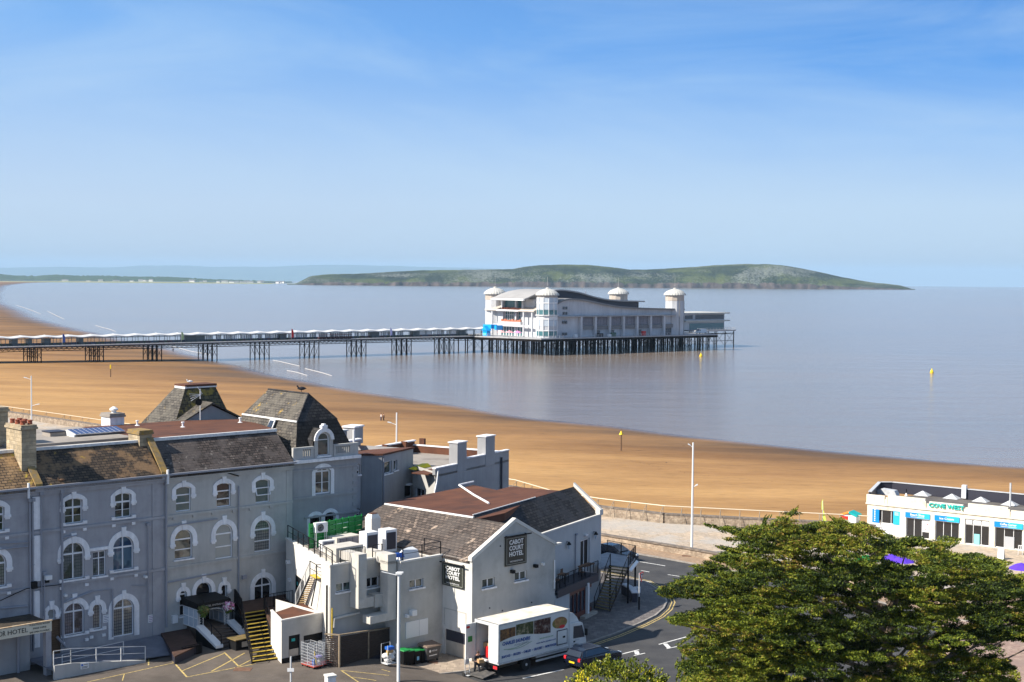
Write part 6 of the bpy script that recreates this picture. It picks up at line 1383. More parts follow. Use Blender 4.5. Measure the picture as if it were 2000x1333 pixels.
MB().use(M_['duct']).box(xb, xm_-.03, 4.15, Y1-.01, zm, zn).box(xm_, xe, 4.05, Y1-.01, zm-.1, zn+.12).box(xm_+.15, xe-.15, 4.02, 4.05, zm+.05, zn-.05).build('side_duct', d1t)
d2t = thing('extract_duct', 'white boxed air duct with a foot bent to the left, beside the tall lamp post', 'duct', Kf)
xa = kY(757, 1212, 3.5)[0]; xb = kY(773.5, 1210, 3.5)[0]; zt = kY(765, 1083, 3.5)[1]; zb = kY(757, 1213, 3.5)[1]; xl = kY(723, 1219, 3.5)[0]; zl = kY(723, 1219, 3.5)[1]
MB().use(M_['duct']).box(xa, xb, 3.5, 4.35, zb+.55, zt-.5).box(xa, xb, 3.5, Y1+1.5, zt-.7, zt).box(xl, xb, 3.5, 4.35, zb, zb+.55).build('duct_run', d2t)
pk = MB().use(M_['duct']); p = kY(650, 1210, Y1-.1)
pk.tube([(kY(652, 1222, Y1-.12)[0], Y1-.12, p[1]-.6), (kY(652, 1222, Y1-.12)[0], Y1-.12, p[1]), (kY(702, 1195, Y1-.12)[0], Y1-.12, p[1]+.1)], .09, 8); pk.build('drain_pipe', kw)
p = kY(641, 1160, Y1); MB().use(M_['yellow']).tube([(K1L+.12, Y1-.08, 2.4), (K1L+.12, Y1-.08, 4.6)], .05, 6).build('gas_pipe', kw)
for x, z0, z1 in ((K1L-.06, 1.6, 6.2),): MB().use(M_['black']).tube([(x, Y1+.3, z0+1), (x, Y1+.3, z1)], .07, 6).tube([(x, Y1+.3, z0+1), (x+.4, Y1-.1, z0)], .06, 6).build('downpipe', kw)
a = kY(792, 1248, Y2); b2 = kY(835, 1206, Y2)
wb = thing('wall_board', 'blank white board fixed low on the kitchen wall above the green bins', 'board', Kf); MB().use(M_['white']).box(a[0], b2[0], Y2-.06, Y2-.002, a[1], b2[1]-.05).build('panel', wb); MB().use(M_['steel']).box(a[0]+(b2[0]-a[0])*.6, a[0]+(b2[0]-a[0])*.6+.03, Y2-.07, Y2-.06, a[1], b2[1]-.05).build('joint', wb)
p = kY(808, 1200, Y2-.2); MB().use(M_['white']).box(p[0]-.25, p[0]+.2, Y2-.35, Y2, p[1]-.1, p[1]+.3).build('alarm_bell', kw); p = kY(796, 1204, Y2-.2); MB().use(M_['white']).box(p[0]-.1, p[0]+.1, Y2-.3, Y2, p[1]-.1, p[1]+.1).build('wall_lamp', kw)
# roof plant
def ac_unit(x, y, z, ang, w_, d, h, lab, fan=True, stand=0, m='white', grille='blind'):
    t_ = thing('air_unit', lab, 'air conditioner', Kf.sub(x, y, z, ang), 'plant on the kitchen roof')
    MB().use(M_[m]).box(0, w_, 0, d, stand, stand+h).build('casing', t_)
    if fan:
        ax = (Vector((1, 0, 0)), Vector((0, 0, 1)), Vector((0, -1, 0))); r_ = min(h*.4, w_*.3); c = (w_*.38, 0, stand+h/2)
        f_ = MB().use(M_['black']).lathe([(r_, .0), (r_, .03)], c, 20, ax=ax).build('fan', t_)
        q = MB().use(M_['steel'])
        for k in range(3): rr = r_*(.35+.3*k); q.tube([(c[0]+rr*math.cos(t*.393), -.045, c[2]+rr*math.sin(t*.393)) for t in range(17)], .012, 3, cap=False)
        q.build('fan_guard', t_)
    else: MB().use(M_[grille]).box(w_*.1, w_*.9, -.03, 0, stand+h*.12, stand+h*.88).build('grille', t_)
    if stand:
        q = MB().use(M_['steel'])
        for a in (.05, w_-.1):
            for b_ in (.05, d-.1): q.box(a, a+.05, b_, b_+.05, 0, stand)
        q.build('stand', t_)
    return t_
def rp(px, py, z=7.12): return Kf.onZ(px, py, z)
x, y = rp(617, 1072); ac_unit(x, y, 7.12, -6, 1.05, .4, .75, 'white fan unit standing on a frame in front of the green screen', stand=1.2)
x, y = rp(619, 1075); ac_unit(x-.1, y-.8, 7.12, -6, 1.1, .5, .8, 'grey louvred unit low on the roof beneath the fan unit on a frame', fan=False)
x, y = rp(654, 1052); ac_unit(x, y, 7.12, -50, .95, 1.2, .85, 'white fan unit facing left beside the long louvred box', stand=.35)
x, y = rp(658, 1072); ac_unit(x, y, 7.12, 0, 2.3, 1.2, .8, 'long cream box with dark louvres on the kitchen roof', fan=False, m='duct')
x, y = rp(650, 1101); ac_unit(x, y-.4, 7.12, 0, 2.5, 1.6, 1.15, 'biggest cream plant box at the front of the kitchen roof', fan=False, m='duct', grille='signedge'); MB().use(M_['duct']).box(-.05, 2.6, 1.5, 2.4, 1.3, 1.7)
x, y = rp(727, 1085); ac_unit(x-.55, y, 7.12, -3, 1.1, .95, 1.75, 'tall white cabinet with a dark louvred front, left of its twin', fan=False, grille='darkclad')
x, y = rp(764, 1078); ac_unit(x-.55, y, 7.12, -3, 1.05, .95, 1.7, 'tall white cabinet with a dark louvred front, nearest the slate slope', fan=False, grille='darkclad')
x, y = rp(728, 1064); fl_ = thing('kitchen_flue', 'square white flue with a chamfered top standing before the slate slope', 'flue', Kf.sub(x, y, 7.1))
h = 2.45; MB().use(M_['pub']).box(-.45, .45, -.4, .4, 0, h-.3).hexa([(-.45, -.4, h-.3), (.45, -.4, h-.3), (.45, .4, h-.3), (-.45, .4, h-.3), (-.3, -.26, h), (.3, -.26, h), (.3, .26, h), (-.3, .26, h)]).build('shaft', fl_); MB().use(M_['rust']).box(-.28, .28, -.24, .24, h, h+.04).build('rusty_mouth', fl_)
gs = thing('green_screen', 'bright green plastic screen fence behind the roof plant', 'screen', Kf); a = rp(604, 1072); b2 = rp(706, 1052)
mb = MB().use(M_['green']); za, zb_ = 9.05, 9.0; A = Vector((*a, 7.1)); Bq = Vector((*b2, 7.1)); d = (Bq-A)
for k in range(5): z0 = k*.39; mb.prism([A+Vector((0, 0, z0)), Bq+Vector((0, 0, z0)), Bq+Vector((0, 0, z0+.33)), A+Vector((0, 0, z0+.33))], (.0, .08, 0))
mb.build('boards', gs); mb = MB().use(M_['green'])
for k in range(9): q = A+d*k/8; mb.box(q.x-.04, q.x+.04, q.y-.06, q.y+.0, 7.1, 9.1)
mb.build('posts', gs)
x, y = rp(786, 1094, 7.4); sd_ = thing('white_sheet', 'crumpled white and blue plastic sheeting behind the roof railing', 'sheeting', Kf.sub(x, y, 7.15))
MB().use(M_['white']).hexa([(0, 0, 0), (2.0, .3, 0), (2.1, 1.3, 0), (-.1, 1.2, 0), (.3, .4, .9), (1.9, .5, .7), (1.8, 1.1, .9), (.4, .9, .5)]).use(M_['blue']).hexa([(-.6, 0, .5), (.3, .1, .4), (.3, .5, .4), (-.5, .4, .5), (-.5, .1, .7), (.2, .2, .8), (.2, .4, .7), (-.4, .3, .8)]).build('sheet', sd_)

# ---- garage block, terrace, stairs, yard
p = GG(550, 1297); q = p-Kf.o; gx, gy_ = q.dot(Kf.x), q.dot(Kf.y); gzt = kY(550, 1214, gy_)[1]; q = GG(637, 1281)-Kf.o; gx2 = q.dot(Kf.x)
gar = thing('store_block', 'low white store with a dark door and rust stained roof beside the yellow stairs', 'building', Kf)
gbk = Kf.onZ(529, 1194, gzt)
gx2 = max(gx2, gx+3.7)
W_ = Wall(BY(gy_), [(gx, 0), (gx2, 0), (gx2, gzt), (gx, gzt)], gar, M_['pubshade'], depth=.15)
a = kY(564, 1243, gy_); b2 = kY(586, 1292, gy_); W_.window(a[0], b2[0], FC+.05, a[1], 0, style='none', pane='black', frame='black', sill=False, name='door')
W_.window(kY(593, 1240, gy_)[0], gx2-.1, FC+.05, kY(600, 1241, gy_)[1], 0, style='none', pane='black', frame='black', sill=False, name='wide_opening')
W_.build(extra=MB().use(M_['pub']).poly([(gbk[0], gbk[1], 0), (gx, gy_, 0), (gx, gy_, gzt), (gbk[0], gbk[1], gzt)]).poly([(gx2, gy_, 0), (gx2, gy_+6, 0), (gx2, gy_+6, gzt), (gx2, gy_, gzt)]))
MB().use(M_['creamdoor']).box(a[0]+.08, b2[0]-.08, gy_+.08, gy_+.11, FC+.1, FC+.85).use(M_['turq']).box(a[0]+.3, a[0]+.6, gy_+.08, gy_+.1, FC+1.4, FC+1.6).build('door_plate', gar)
MB().use(M_['rust']).prism([(gx+.1, gy_+.1, gzt-.25), (gx2, gy_+.1, gzt-.25), (gx2+1.2, gbk[1]+1.2, gzt-.25), (gbk[0]+.1, gbk[1], gzt-.25)], (0, 0, .06)).build('roof', gar)
mb = MB().use(M_['pub']).box(gx-.05, gx2+.02, gy_-.05, gy_+.15, gzt, gzt+.1); mb.prism([(gx-.05, gy_+.15, gzt), (gx+.15, gy_+.15, gzt), (gbk[0]+.15, gbk[1], gzt), (gbk[0]-.05, gbk[1], gzt)], (0, 0, .1)); mb.build('coping', gar)
MB().use(M_['black']).box(gx-.01, gx2, gy_-.02, gy_+.0-.001, FC-.1, FC+.35).build('black_plinth', gar)
# terrace deck
kH = lambda x, y: (lambda r_: (r_.dot(Kf.x), r_.dot(Kf.y)))(Ht.W(x, y, 0)-Kf.o)
ter = thing('terrace', 'dark brown raised terrace with black railings in front of the arched french window', 'terrace', Kf)
tl = Kf.onZ(456, 1172, TZ); s_l = Kf.onZ(472, 1197, TZ); s_r = Kf.onZ(516, 1190, TZ); e1_ = Kf.onZ(582, 1190, TZ)
TP = [kH(6.0, -.02), tl, s_l, s_r, (gbk[0], gbk[1]), (gx2, gbk[1]+.3), (K1L+1.5, Y1+5), (KB[0]-.25, KB[1]), kH(11.2, -.02)]
darkdeck = noisy('brown_decking', (.05, .028, .02), (.11, .06, .04), 1.5)
MB().use(darkdeck).prism([(x, y, TZ-.2) for x, y in TP], (0, 0, .2)).build('deck', ter)
mb = MB().use(M_['black'])
for k in range(1, 5): a, b_ = TP[k], TP[k+1]; mb.poly([(*a, 0), (*b_, 0), (*b_, TZ-.2), (*a, TZ-.2)])
mb.build('supports', ter)
rail(ter, [(*kH(6.0, -.3), TZ), (*tl, TZ)], 1.05); rail(ter, [(*tl, TZ), (*s_l, TZ)], 1.05); rail(ter, [(*s_r, TZ), (*Kf.onZ(535, 1186, TZ), TZ), (*Kf.onZ(572, 1180, TZ), TZ)], 1.05)
# main stairs with yellow nosings
b0 = GG(492, 1298)-Kf.o; b1_ = GG(549, 1290)-Kf.o; b0 = Vector((b0.dot(Kf.x), b0.dot(Kf.y))); b1_ = Vector((b1_.dot(Kf.x), b1_.dot(Kf.y))); t0 = Vector(s_l); t1 = Vector(s_r)
st = thing('outside_stairs', 'black outdoor stairs with bright yellow step edges leading up to the terrace', 'stairs', Kf)
n = 13
for k in range(n):
    f = (k+.5)/n; a = b0+(t0-b0)*f; b_ = b1_+(t1-b1_)*f; z = FC+(TZ-FC)*(k+1)/(n+.0)-.02; dv = ((t0+t1)/2-(b0+b1_)/2).normalized()*.42
    tr_ = MB().use(M_['black']).prism([(a.x, a.y, z-.05), (b_.x, b_.y, z-.05), (b_.x+dv.x, b_.y+dv.y, z-.05), (a.x+dv.x, a.y+dv.y, z-.05)], (0, 0, .05)).build('step', st)
    MB().use(M_['yellow']).prism([(a.x-dv.x*.12, a.y-dv.y*.12, z-.03), (b_.x-dv.x*.12, b_.y-dv.y*.12, z-.03), (b_.x+dv.x*.22, b_.y+dv.y*.22, z-.03), (a.x+dv.x*.22, a.y+dv.y*.22, z-.03)], (0, 0, .045)).build('nosing', tr_)
for (p0, p1) in ((b0, t0), (b1_, t1)):
    rail(st, [(*p0, FC), (*p1, TZ)], 1.0, True, st=.3, name='handrail'); MB().use(M_['black']).prism([(*p0, FC), (*p1, TZ-.1), (*p1, TZ-.4), (*p0, FC-.0)], (.06, 0, 0)).build('stringer', st)
# upper stairs to the kitchen roof
s2 = thing('roof_stairs', 'narrow steel stairs with orange brown treads climbing to the kitchen roof', 'stairs', Kf)
lo = Vector((*Kf.onZ(590, 1184, 3.2), 3.2)); hi = Vector((*Kf.onZ(618, 1123, 6.2), 6.2))
tread = noisy('rusty_tread', (.3, .2, .1), (.5, .36, .2), 4); nn = 15; dd = (hi-lo); dh = Vector((dd.x, dd.y, 0)).normalized(); sd2 = Vector((-dh.y, dh.x, 0))*.5
for k in range(nn):
    q = lo+dd*(k+.5)/nn; MB().use(tread).prism([q-sd2-dh*.1, q+sd2-dh*.1, q+sd2+dh*.13, q-sd2+dh*.13], (0, 0, .04)).build('tread', s2)
for s_ in (-1, 1):
    MB().use(M_['iron']).prism([lo+sd2*s_, hi+sd2*s_, hi+sd2*s_-Vector((0, 0, .25)), lo+sd2*s_-Vector((0, 0, .25))], (sd2.normalized()*.04*s_)).build('stringer', s2)
rail(s2, [lo-sd2, hi-sd2], 1.0, True, st=.3, name='handrail', m='steel')
pl = [hi+sd2, hi-sd2, hi-sd2+dh*1.5, hi+sd2+dh*1.5]; MB().use(M_['yellow']).prism(pl, (0, 0, .06)).build('landing', s2)
rail(s2, [pl[1], pl[2], pl[3]], 1.05, bars=False, mid=True, name='landing_rail')
MB().use(M_['iron']).tube([pl[2], pl[2]+Vector((0, 0, -2.2))-dh*1.2], .05, 5).tube([pl[3], pl[3]+Vector((0, 0, -2.0))], .05, 5).build('strut', s2)
MB().use(darkdeck).box(lo.x-1, lo.x+.7, lo.y-.8, lo.y+.9, TZ, 3.18).build('plinth', s2)
# bin enclosure
fc_ = GG(663, 1304)-Kf.o; fr_ = GG(772, 1286)-Kf.o; fx, fy = fc_.dot(Kf.x), fc_.dot(Kf.y); fx2, fy2 = fr_.dot(Kf.x), fr_.dot(Kf.y)
yd = thing('slatted_enclosure', 'dark brown slatted timber yard fence in front of the kitchen wall', 'fence', Kf)
slat = noisy('dark_slats', (.03, .022, .02), (.07, .05, .04), 3, stretch=(1, 1, 6)); mb = MB().use(slat); z = FC-.1; zt = kY(663, 1242, fy)[1]
zr = kY(772, 1226, fy2)[1]
k = 0
while z < zt-.1:
    e = (zr-zt)*(z-FC)/(zt-FC); mb.prism([(fx, fy, z), (fx2, fy2, z+e), (fx2, fy2, z+e+.1), (fx, fy, z+.1)], (0, .04, 0)); mb.prism([(fx, fy+.05, z), (fx-.55, fy+.9, z), (fx-.55, fy+.9, z+.1), (fx, fy+.05, z+.1)], (.04, 0, 0)); z += .135
mb.build('slats', yd); tim = noisy('worn_timber', (.2, .15, .1), (.32, .25, .17), 4)
mb = MB().use(tim); mb.prism([(fx-.03, fy-.04, zt), (fx2, fy2-.04, zr), (fx2, fy2+.12, zr), (fx-.03, fy+.12, zt)], (0, 0, .08)); mb.prism([(fx-.05, fy, zt), (fx+.1, fy, zt), (fx-.45, fy+.95, zt), (fx-.6, fy+.95, zt)], (0, 0, .08)); mb.box(fx-.06, fx+.06, fy-.06, fy+.06, FC-.1, zt); 
m_ = (fx+fx2)/2; mb.box(m_-.05, m_+.05, (fy+fy2)/2-.07, (fy+fy2)/2-.01, FC-.1, (zt+zr)/2); mb.build('frame', yd)
MB().use(M_['darkclad']).prism([(fx, fy+.06, 0), (fx2, fy2+.06, 0), (fx2, fy2+.06, zr-.1), (fx, fy+.06, zt-.1)], (0, .02, 0)).build('backing', yd)
# ================================================================ RIGHT WING OF THE PUB WITH BALCONY
Ro = G(1158.4, 1203, .1); Rf = Fr((Ro.x, Ro.y, .1), 61.5); YW = 2.2
ry = lambda x, y, d=YW: Rf.onY(x, y, d)
rw = thing('pub_wing', 'white two storey wing with a dark slate roof, balcony and shopfront facing the side street', 'building', Rf)
xL = ry(1053.5, 1045.5)[0]-1.5; xR, zE = ry(1174.5, 1006); zE = (zE+ry(1053.5, 1045.5)[1])/2; BZ = 3.15
M_['wingwall'] = noisy('blue_grey_white_render', (.44, .445, .445), (.53, .535, .535), .4, streak=.05, c3=(.38, .38, .39), scale3=.3, amt3=.4)
W_ = Wall(BY(YW), [(xL, 0), (xR, 0), (xR, zE), (xL, zE)], rw, M_['wingwall'])
a = ry(1134, 1057); b2 = ry(1152, 1052); W_.window(a[0], b2[0], BZ+.02, a[1], 0, style='pair', frame='white', pane='black', sill=False, name='balcony_doors', fw_=.12)
W_.build('street_wall'); MB().use(M_['wingwall']).poly([(xR, YW, 0), (xR, YW+7, 0), (xR, YW+7, zE), (xR, YW, zE)]).build('end_wall', rw)
MB().use(M_['pub']).box(xL, xR+.05, YW-.1, YW+.12, zE, zE+.12).build('parapet_coping', rw)
rR = ry(1121, 948, YW+2.6); rL = ry(1046, 975, YW+2.6); print('R', xL, xR, zE, rR, rL)
zR = (rR[1]+rL[1])/2; x_l = ry(924, 1011, YW+2.6)[0]
MB().use(M_['slateDk']).prism([(xL-3, YW+.1, zE), (xR-.25, YW+.1, zE), (xR-.25, YW+2.6, zR), (x_l, YW+2.6, zR)], (0, 0, -.15)).build('slate_roof', rw)
MB().use(M_['lead']).tube([(x_l, YW+2.62, zR+.02), (rL[0], YW+2.62, zR+.02)], .05, 4).build('ridge_flashing', rw)
MB().use(M_['pub']).prism([(xR-.3, YW-.1, zE+.1), (xR-.3, YW+2.6, zR+.05), (xR-.3, YW+2.6, zR+.35), (xR-.3, YW-.1, zE+.5)], (.32, 0, 0)).box(xR-.6, xR+.08, YW-.14, YW+.3, zE, zE+.5).build('gable_coping', rw)
MB().use(M_['rust']).box(x_l+2, xR, YW+2.7, YW+9, zR-.9, zR-.5).build('flat_roof', rw)
for px_, py_ in ((1110.5, 1068), (1163, 1048)):
    p = ry(px_, py_, YW-.2); t_ = MB().use(M_['black']).lathe([(.02, .42), (.2, .2), (.2, .16)], (p[0], YW-.25, p[1]), 8).box(p[0]-.04, p[0]+.04, YW-.3, YW, p[1]+.35, p[1]+.4).use(M_['paleglass']).lathe([(.14, .16), (.09, -.2)], (p[0], YW-.25, p[1]), 6).build('wall_lantern', rw)
p = ry(1124, 1045, YW-.05); MB().use(M_['pipe']).tube([(p[0], YW-.08, BZ), (p[0], YW-.08, p[1])], .05, 6).tube([(p[0], YW-.08, p[1]), (p[0]+.25, YW-.12, p[1]+.05)], .09, 6).build('vent_pipe', rw)
p = ry(1143.5, 1045, YW); MB().use(M_['white']).box(p[0]-.25, p[0]+.2, YW-.2, YW, p[1]-.06, p[1]+.06).build('door_lamp', rw)
# ground floor shopfront under the balcony
sx0 = Rf.onY(1112, 1215, .5)[0]; mb = MB().use(M_['wingwall']).box(xL+1, sx0, .5, YW, 0, BZ-.4); mb.build('ground_wall', rw)
shop = MB().use(M_['dkglass']).box(sx0, .6, .6, .7, .5, BZ-.5).build('shop_window', rw)
mb = MB().use(plain('dark_red_timber', (.12, .03, .02), .4)); x = sx0
while x < .7: mb.box(x, x+.1, .52, .62, 0, BZ-.4); x += .72
mb.box(sx0, .7, .5, .6, 0, .55); mb.box(sx0, .7, .5, .6, BZ-.9, BZ-.4); mb.build('timber_frame', rw)
MB().use(M_['white']).box(-.45, -.2, .25, .5, 0, BZ-.4).use(M_['concrete']).box(-1.6, .9, .0, .45, 0, .22).build('white_post_and_step', rw)
q = MB().use(plain('orange_brown_goods', (.4, .12, .05), .6))  # plain orange brown panels inside the shop window
for k in range(5): q.box(sx0+.5+k*.75, sx0+.8+k*.75, .63, .66, 1.2, 2.0)
q.build('poster', rw)
# balcony
bal = thing('balcony', 'black railed balcony with brown deck and tables along the upper doors', 'balcony', Rf)
bx0 = xL+1.2; BE = .45; bx1 = Rf.onY(1168, 1112, BE)[0]
MB().use(M_['darkclad']).box(bx0, bx1, BE, YW-.01, BZ-.15, BZ).box(bx0, bx1, BE-.08, BE, BZ-.6, BZ+.02).build('deck', bal)
rail(bal, [(bx0, BE, BZ), (bx1, BE, BZ)], 1.1, True, st=.16)
pL = [Vector((*Rf.onZ(px_, py_, BZ), BZ)) for px_, py_ in ((1168, 1110), (1192, 1104), (1227, 1108), (1241, 1090), (1186, 1079), (1172, 1084))]
plt = thing('stair_landing', 'raised grey landing with black railings at the head of the dark stairs', 'landing', Rf)
MB().use(noisy('grey_boards', (.25, .26, .28), (.36, .37, .4), 2)).prism(pL, (0, 0, -.15)).build('deck', plt)
rail(plt, [pL[2], pL[3], pL[4]], 1.1, True, st=.18); mb = MB().use(M_['iron'])
for q in (pL[2], pL[3], pL[1]): mb.tube([(q.x, q.y, 0), (q.x, q.y, BZ)], .09, 6)
mb.build('posts', plt)
MB().use(M_['white']).prism([pL[2]+Vector((.1, -.05, -.3)), pL[3]+Vector((.1, -.05, -.3)), pL[3]+Vector((.5, -.1, -.5)), pL[2]+Vector((.5, -.1, -.5))], (0, 0, .1)).build('white_edge_board', plt)
ss = thing('street_stairs', 'dark metal stairs with worn yellow treads from the pavement up to the landing', 'stairs', Rf)
lo0 = Vector((*Rf.onZ(1160.8, 1189, .1), .1)); lo1 = Vector((*Rf.onZ(1191, 1196, .1), .1)); hi0, hi1 = pL[1], pL[2]; n = 15; print('street st', lo0, lo1, hi0, hi1)
dgy = noisy('dull_yellow', (.16, .13, .05), (.32, .27, .1), 5)
for k in range(n):
    f = (k+.4)/n; a = lo0+(hi0-lo0)*f; b_ = lo1+(hi1-lo1)*f; d = ((hi0+hi1)-(lo0+lo1)); d.z = 0; d = d.normalized()*.3
    t_ = MB().use(M_['wood']).prism([a, b_, b_+d, a+d], (0, 0, .05)).build('step', ss); e = d*.16; MB().use(dgy).prism([a-e*.3, b_-e*.3, b_+e, a+e], (0, 0, .058)).build('nosing', t_)
for a, b_ in ((lo0, hi0), (lo1, hi1)): rail(ss, [a, b_], 1.0, True, st=.35, name='handrail'); MB().use(M_['iron']).prism([a, b_, b_-Vector((0, 0, .3)), a-Vector((0, 0, .0))], (.05, 0, 0)).build('stringer', ss)
# tables and chairs on the balcony
def table(fr, lab, w_=.9, d=.7, h=.74):
    t_ = thing('wooden_table', lab, 'table', fr, 'tables on the balcony'); tp = noisy('table_top', (.12, .06, .03), (.2, .1, .05), 4) if 'table_top' not in bpy.data.materials else bpy.data.materials['table_top']
    MB().use(tp).box(0, w_, 0, d, h-.05, h).build('table_top', t_)
    for a in (.05, w_-.1):
        for b_ in (.05, d-.1): MB().use(M_['black']).box(a, a+.05, b_, b_+.05, 0, h-.05).build('leg', t_)
def chair(fr, lab):
    t_ = thing('cafe_chair', lab, 'chair', fr, 'chairs on the balcony'); MB().use(M_['wood']).box(0, .42, 0, .42, .42, .46).build('seat', t_); MB().use(M_['wood']).box(0, .42, .38, .42, .5, .95).build('backrest', t_)
    for a in (0, .38):
        for b_ in (0, .38): MB().use(M_['black']).box(a, a+.04, b_, b_+.04, 0, .42).build('leg', t_)
for px_, py_, w_, lab in ((1086, 1136, 1.0, 'wooden table nearest the white gable corner'), (1103, 1124, .9, 'square wooden table below the left lantern'), (1143, 1108, 1.9, 'longest wooden table, standing before the white balcony doors')):
    x, y = Rf.onZ(px_, py_, BZ+.74); table(Rf.sub(x, max(y, BE+.15), BZ), lab, w_)
x, y = Rf.onZ(1094, 1118, BZ+.7); chair(Rf.sub(x, YW-.7, BZ), 'dark chair between the two smaller balcony tables'); x, y = Rf.onZ(1132, 1112, BZ+.7); chair(Rf.sub(x, BE+.3, BZ), 'dark chair at the left end of the longest table')
# curved white-topped wall and bin yard at the street corner
cw = thing('curved_wall', 'low curved wall with a white top at the street corner under the landing', 'wall', W0)
P = [G(px_, py_, 1.0) for px_, py_ in ((1218, 1140), (1228, 1145), (1236, 1151), (1240, 1157))]; mb = MB().use(M_['darkclad']); mt = MB().use(M_['trim'])
for k in range(3):
    a, b_ = P[k], P[k+1]; s_ = Vector((b_.y-a.y, a.x-b_.x, 0)).normalized()*.28
    for m_, z0, z1, e in ((mb, .1, .9, .85), (mt, .9, 1.02, 1)): 
        q = [a+s_*e, b_+s_*e, b_-s_*e, a-s_*e]; m_.hexa([(v.x, v.y, z0) for v in q]+[(v.x, v.y, z1) for v in q])
mb.build('wall_face', cw); mt.build('white_top', cw)
ph_ = G(1246, 1166, .1); MB().use(M_['trim']).box(ph_.x-.35, ph_.x+.2, ph_.y-.3, ph_.y+.1, .5, .98).build('end_block', cw)

# ================================================================ ENTRANCE PORCH, RAMPS, SIGN PORCH (hotel terrace)
h0 = lambda px, py, z: Ht.onZ(px, py, z)
def tz(x, y): q = Ht.W(x, y, 0); return gz(q.x, q.y)
por = thing('entrance_porch', 'black lean to entrance porch with white glazed sides and worn gold lettering', 'porch', Ht)
PY = -2.3; fl = Ht.onY(387, 1181, PY); fr = Ht.onY(447.5, 1167, PY); fz = fl[1]; bk = Ht.onY(370, 1150, 0); px0, px1 = fl[0], fr[0]; DZ = 1.0
print('porch', fl, fr, bk)
MB().use(M_['black']).prism([(px0-.1, PY-.1, fz-.42), (px1+.1, PY-.1, fz-.42), (px1+.1, PY-.1, fz), (px0-.1, PY-.1, fz)], (0, .12, 0)).prism([(px0-.1, PY-.05, fz-.02), (px1+.1, PY-.05, fz-.02), (px1+.1, -.02, fz+.12), (px0-.1, -.02, fz+.12)], (0, 0, .08)).prism([(px0-.1, PY, fz-.4), (px0-.1, 0, fz-.4), (px0-.1, 0, fz+.12), (px0-.1, PY, fz)], (.06, 0, 0)).build('canopy_roof', por)
text('HOTEL ENTRANCE', .2, BY(PY-.11), (px0+px1)/2, fz-.22, plain('faded_white_ink', (.45, .43, .4)), por, wdt=(px1-px0)*.72)
mb = MB().use(M_['white'])
for x in (px0, px1-.12): mb.box(x, x+.14, PY, PY+.14, DZ, fz-.4)
for x, s_ in ((px0, 0), (px1-.08, 0)):
    for y in (PY, PY+.7, PY+1.4, -.1): mb.box(x, x+.08, y, y+.07, DZ, fz-.4)
    for z in (DZ, DZ+.75, DZ+1.5, fz-.5): mb.box(x, x+.08, PY, -.02, z, z+.07)
mb.build('glazed_frame', por); MB().use(M_['paleglass']).box(px0+.03, px0+.05, PY, -.02, DZ, fz-.45).box(px1-.05, px1-.03, PY, -.02, DZ, fz-.45).build('side_glass', por)
lat = MB().use(M_['white'])
for x in (px0+.02, px1-.4):
    for k in range(int((fz-.6-DZ)/.19)): z = DZ+.05+k*.19; lat.tube([(x, PY-.02, z), (x+.36, PY-.02, z+.19)], .018, 3, cap=False); lat.tube([(x+.36, PY-.02, z), (x, PY-.02, z+.19)], .018, 3, cap=False)
lat.box(px0+.4, px0+.44, PY-.04, PY, DZ, fz-.45); lat.box(px1-.44, px1-.4, PY-.04, PY, DZ, fz-.45)
for k in range(12): a = math.pi*k/12; b_ = math.pi*(k+1)/12; c = (px0+px1)/2; hw = (px1-px0)/2-.45; lat.tube([(c-hw*math.cos(a), PY-.02, fz-.95+.45*math.sin(a)), (c-hw*math.cos(b_), PY-.02, fz-.95+.45*math.sin(b_))], .03, 4, cap=False)
lat.build('white_lattice', por)
stepm = noisy('brown_steps', (.09, .065, .05), (.15, .11, .085), 2)
es = thing('entrance_steps', 'six broad dark brown steps with white sloping side walls below the porch', 'steps', Ht)
for k in range(7): MB().use(stepm).box(px0+.35, px1-.3, PY-.2-(6-k)*.42, PY-.2-(5-k)*.42 if k < 6 else -.02, -.02, .03+DZ*(k+1)/7).build('step', es)
for x, nm in ((px0-.25, 0), (px1-.25, 1)):
    MB().use(M_['white']).prism([(x, PY-.1, DZ+.35), (x, PY-3.0, .35), (x, PY-3.0, .15), (x, PY-.1, DZ+.1)], (.62, 0, 0)).build('white_side_slab', es)
    MB().use(M_['black']).prism([(x, PY-.1, -.1), (x, PY-3.0, -.1), (x, PY-3.0, .15), (x, PY-.1, DZ+.1)], (.6, 0, 0)).build('side_wall', es)
    rail(es, [(x+.5, PY-2.9, .35), (x+.5, PY-.1, DZ+.35)], .75, False, name='handrail')
# planter/low brown yard left of the steps
brd = noisy('dark_brown_roofing', (.05, .028, .02), (.1, .055, .04), 1.5)
lo_ = thing('low_brown_store', 'low dark brown flat topped store left of the entrance steps', 'store', Ht)
a = h0(308, 1228, .55); b_ = h0(363, 1216, .55); c = h0(387, 1262, .55); d = h0(341, 1284, .55)
MB().use(brd).prism([(*a, .5), (*d, .5), (*c, .5), (*b_, .5)], (0, 0, .1)).build('top', lo_); MB().use(M_['darkclad']).prism([(*a, 0), (*d, 0), (*c, 0), (*b_, 0)], (0, 0, .495)).build('sides', lo_)
rail(lo_, [(*h0(356, 1285, 0), 0), (*h0(394, 1277, 0), 0)], .8, True, st=.12, name='black_fence')
MB().use(M_['black']).prism([(*h0(357, 1284, 0), 0), (*h0(394, 1276, 0), 0), (*h0(394, 1276, 0), .65), (*h0(357, 1284, 0), .65)], (0, .05, 0)).build('fence_panel', lo_)
lb = thing('low_cabinet', 'low dark cabinet with mossy brown top right of the entrance steps', 'cabinet', Ht); a = h0(461, 1272, 0)
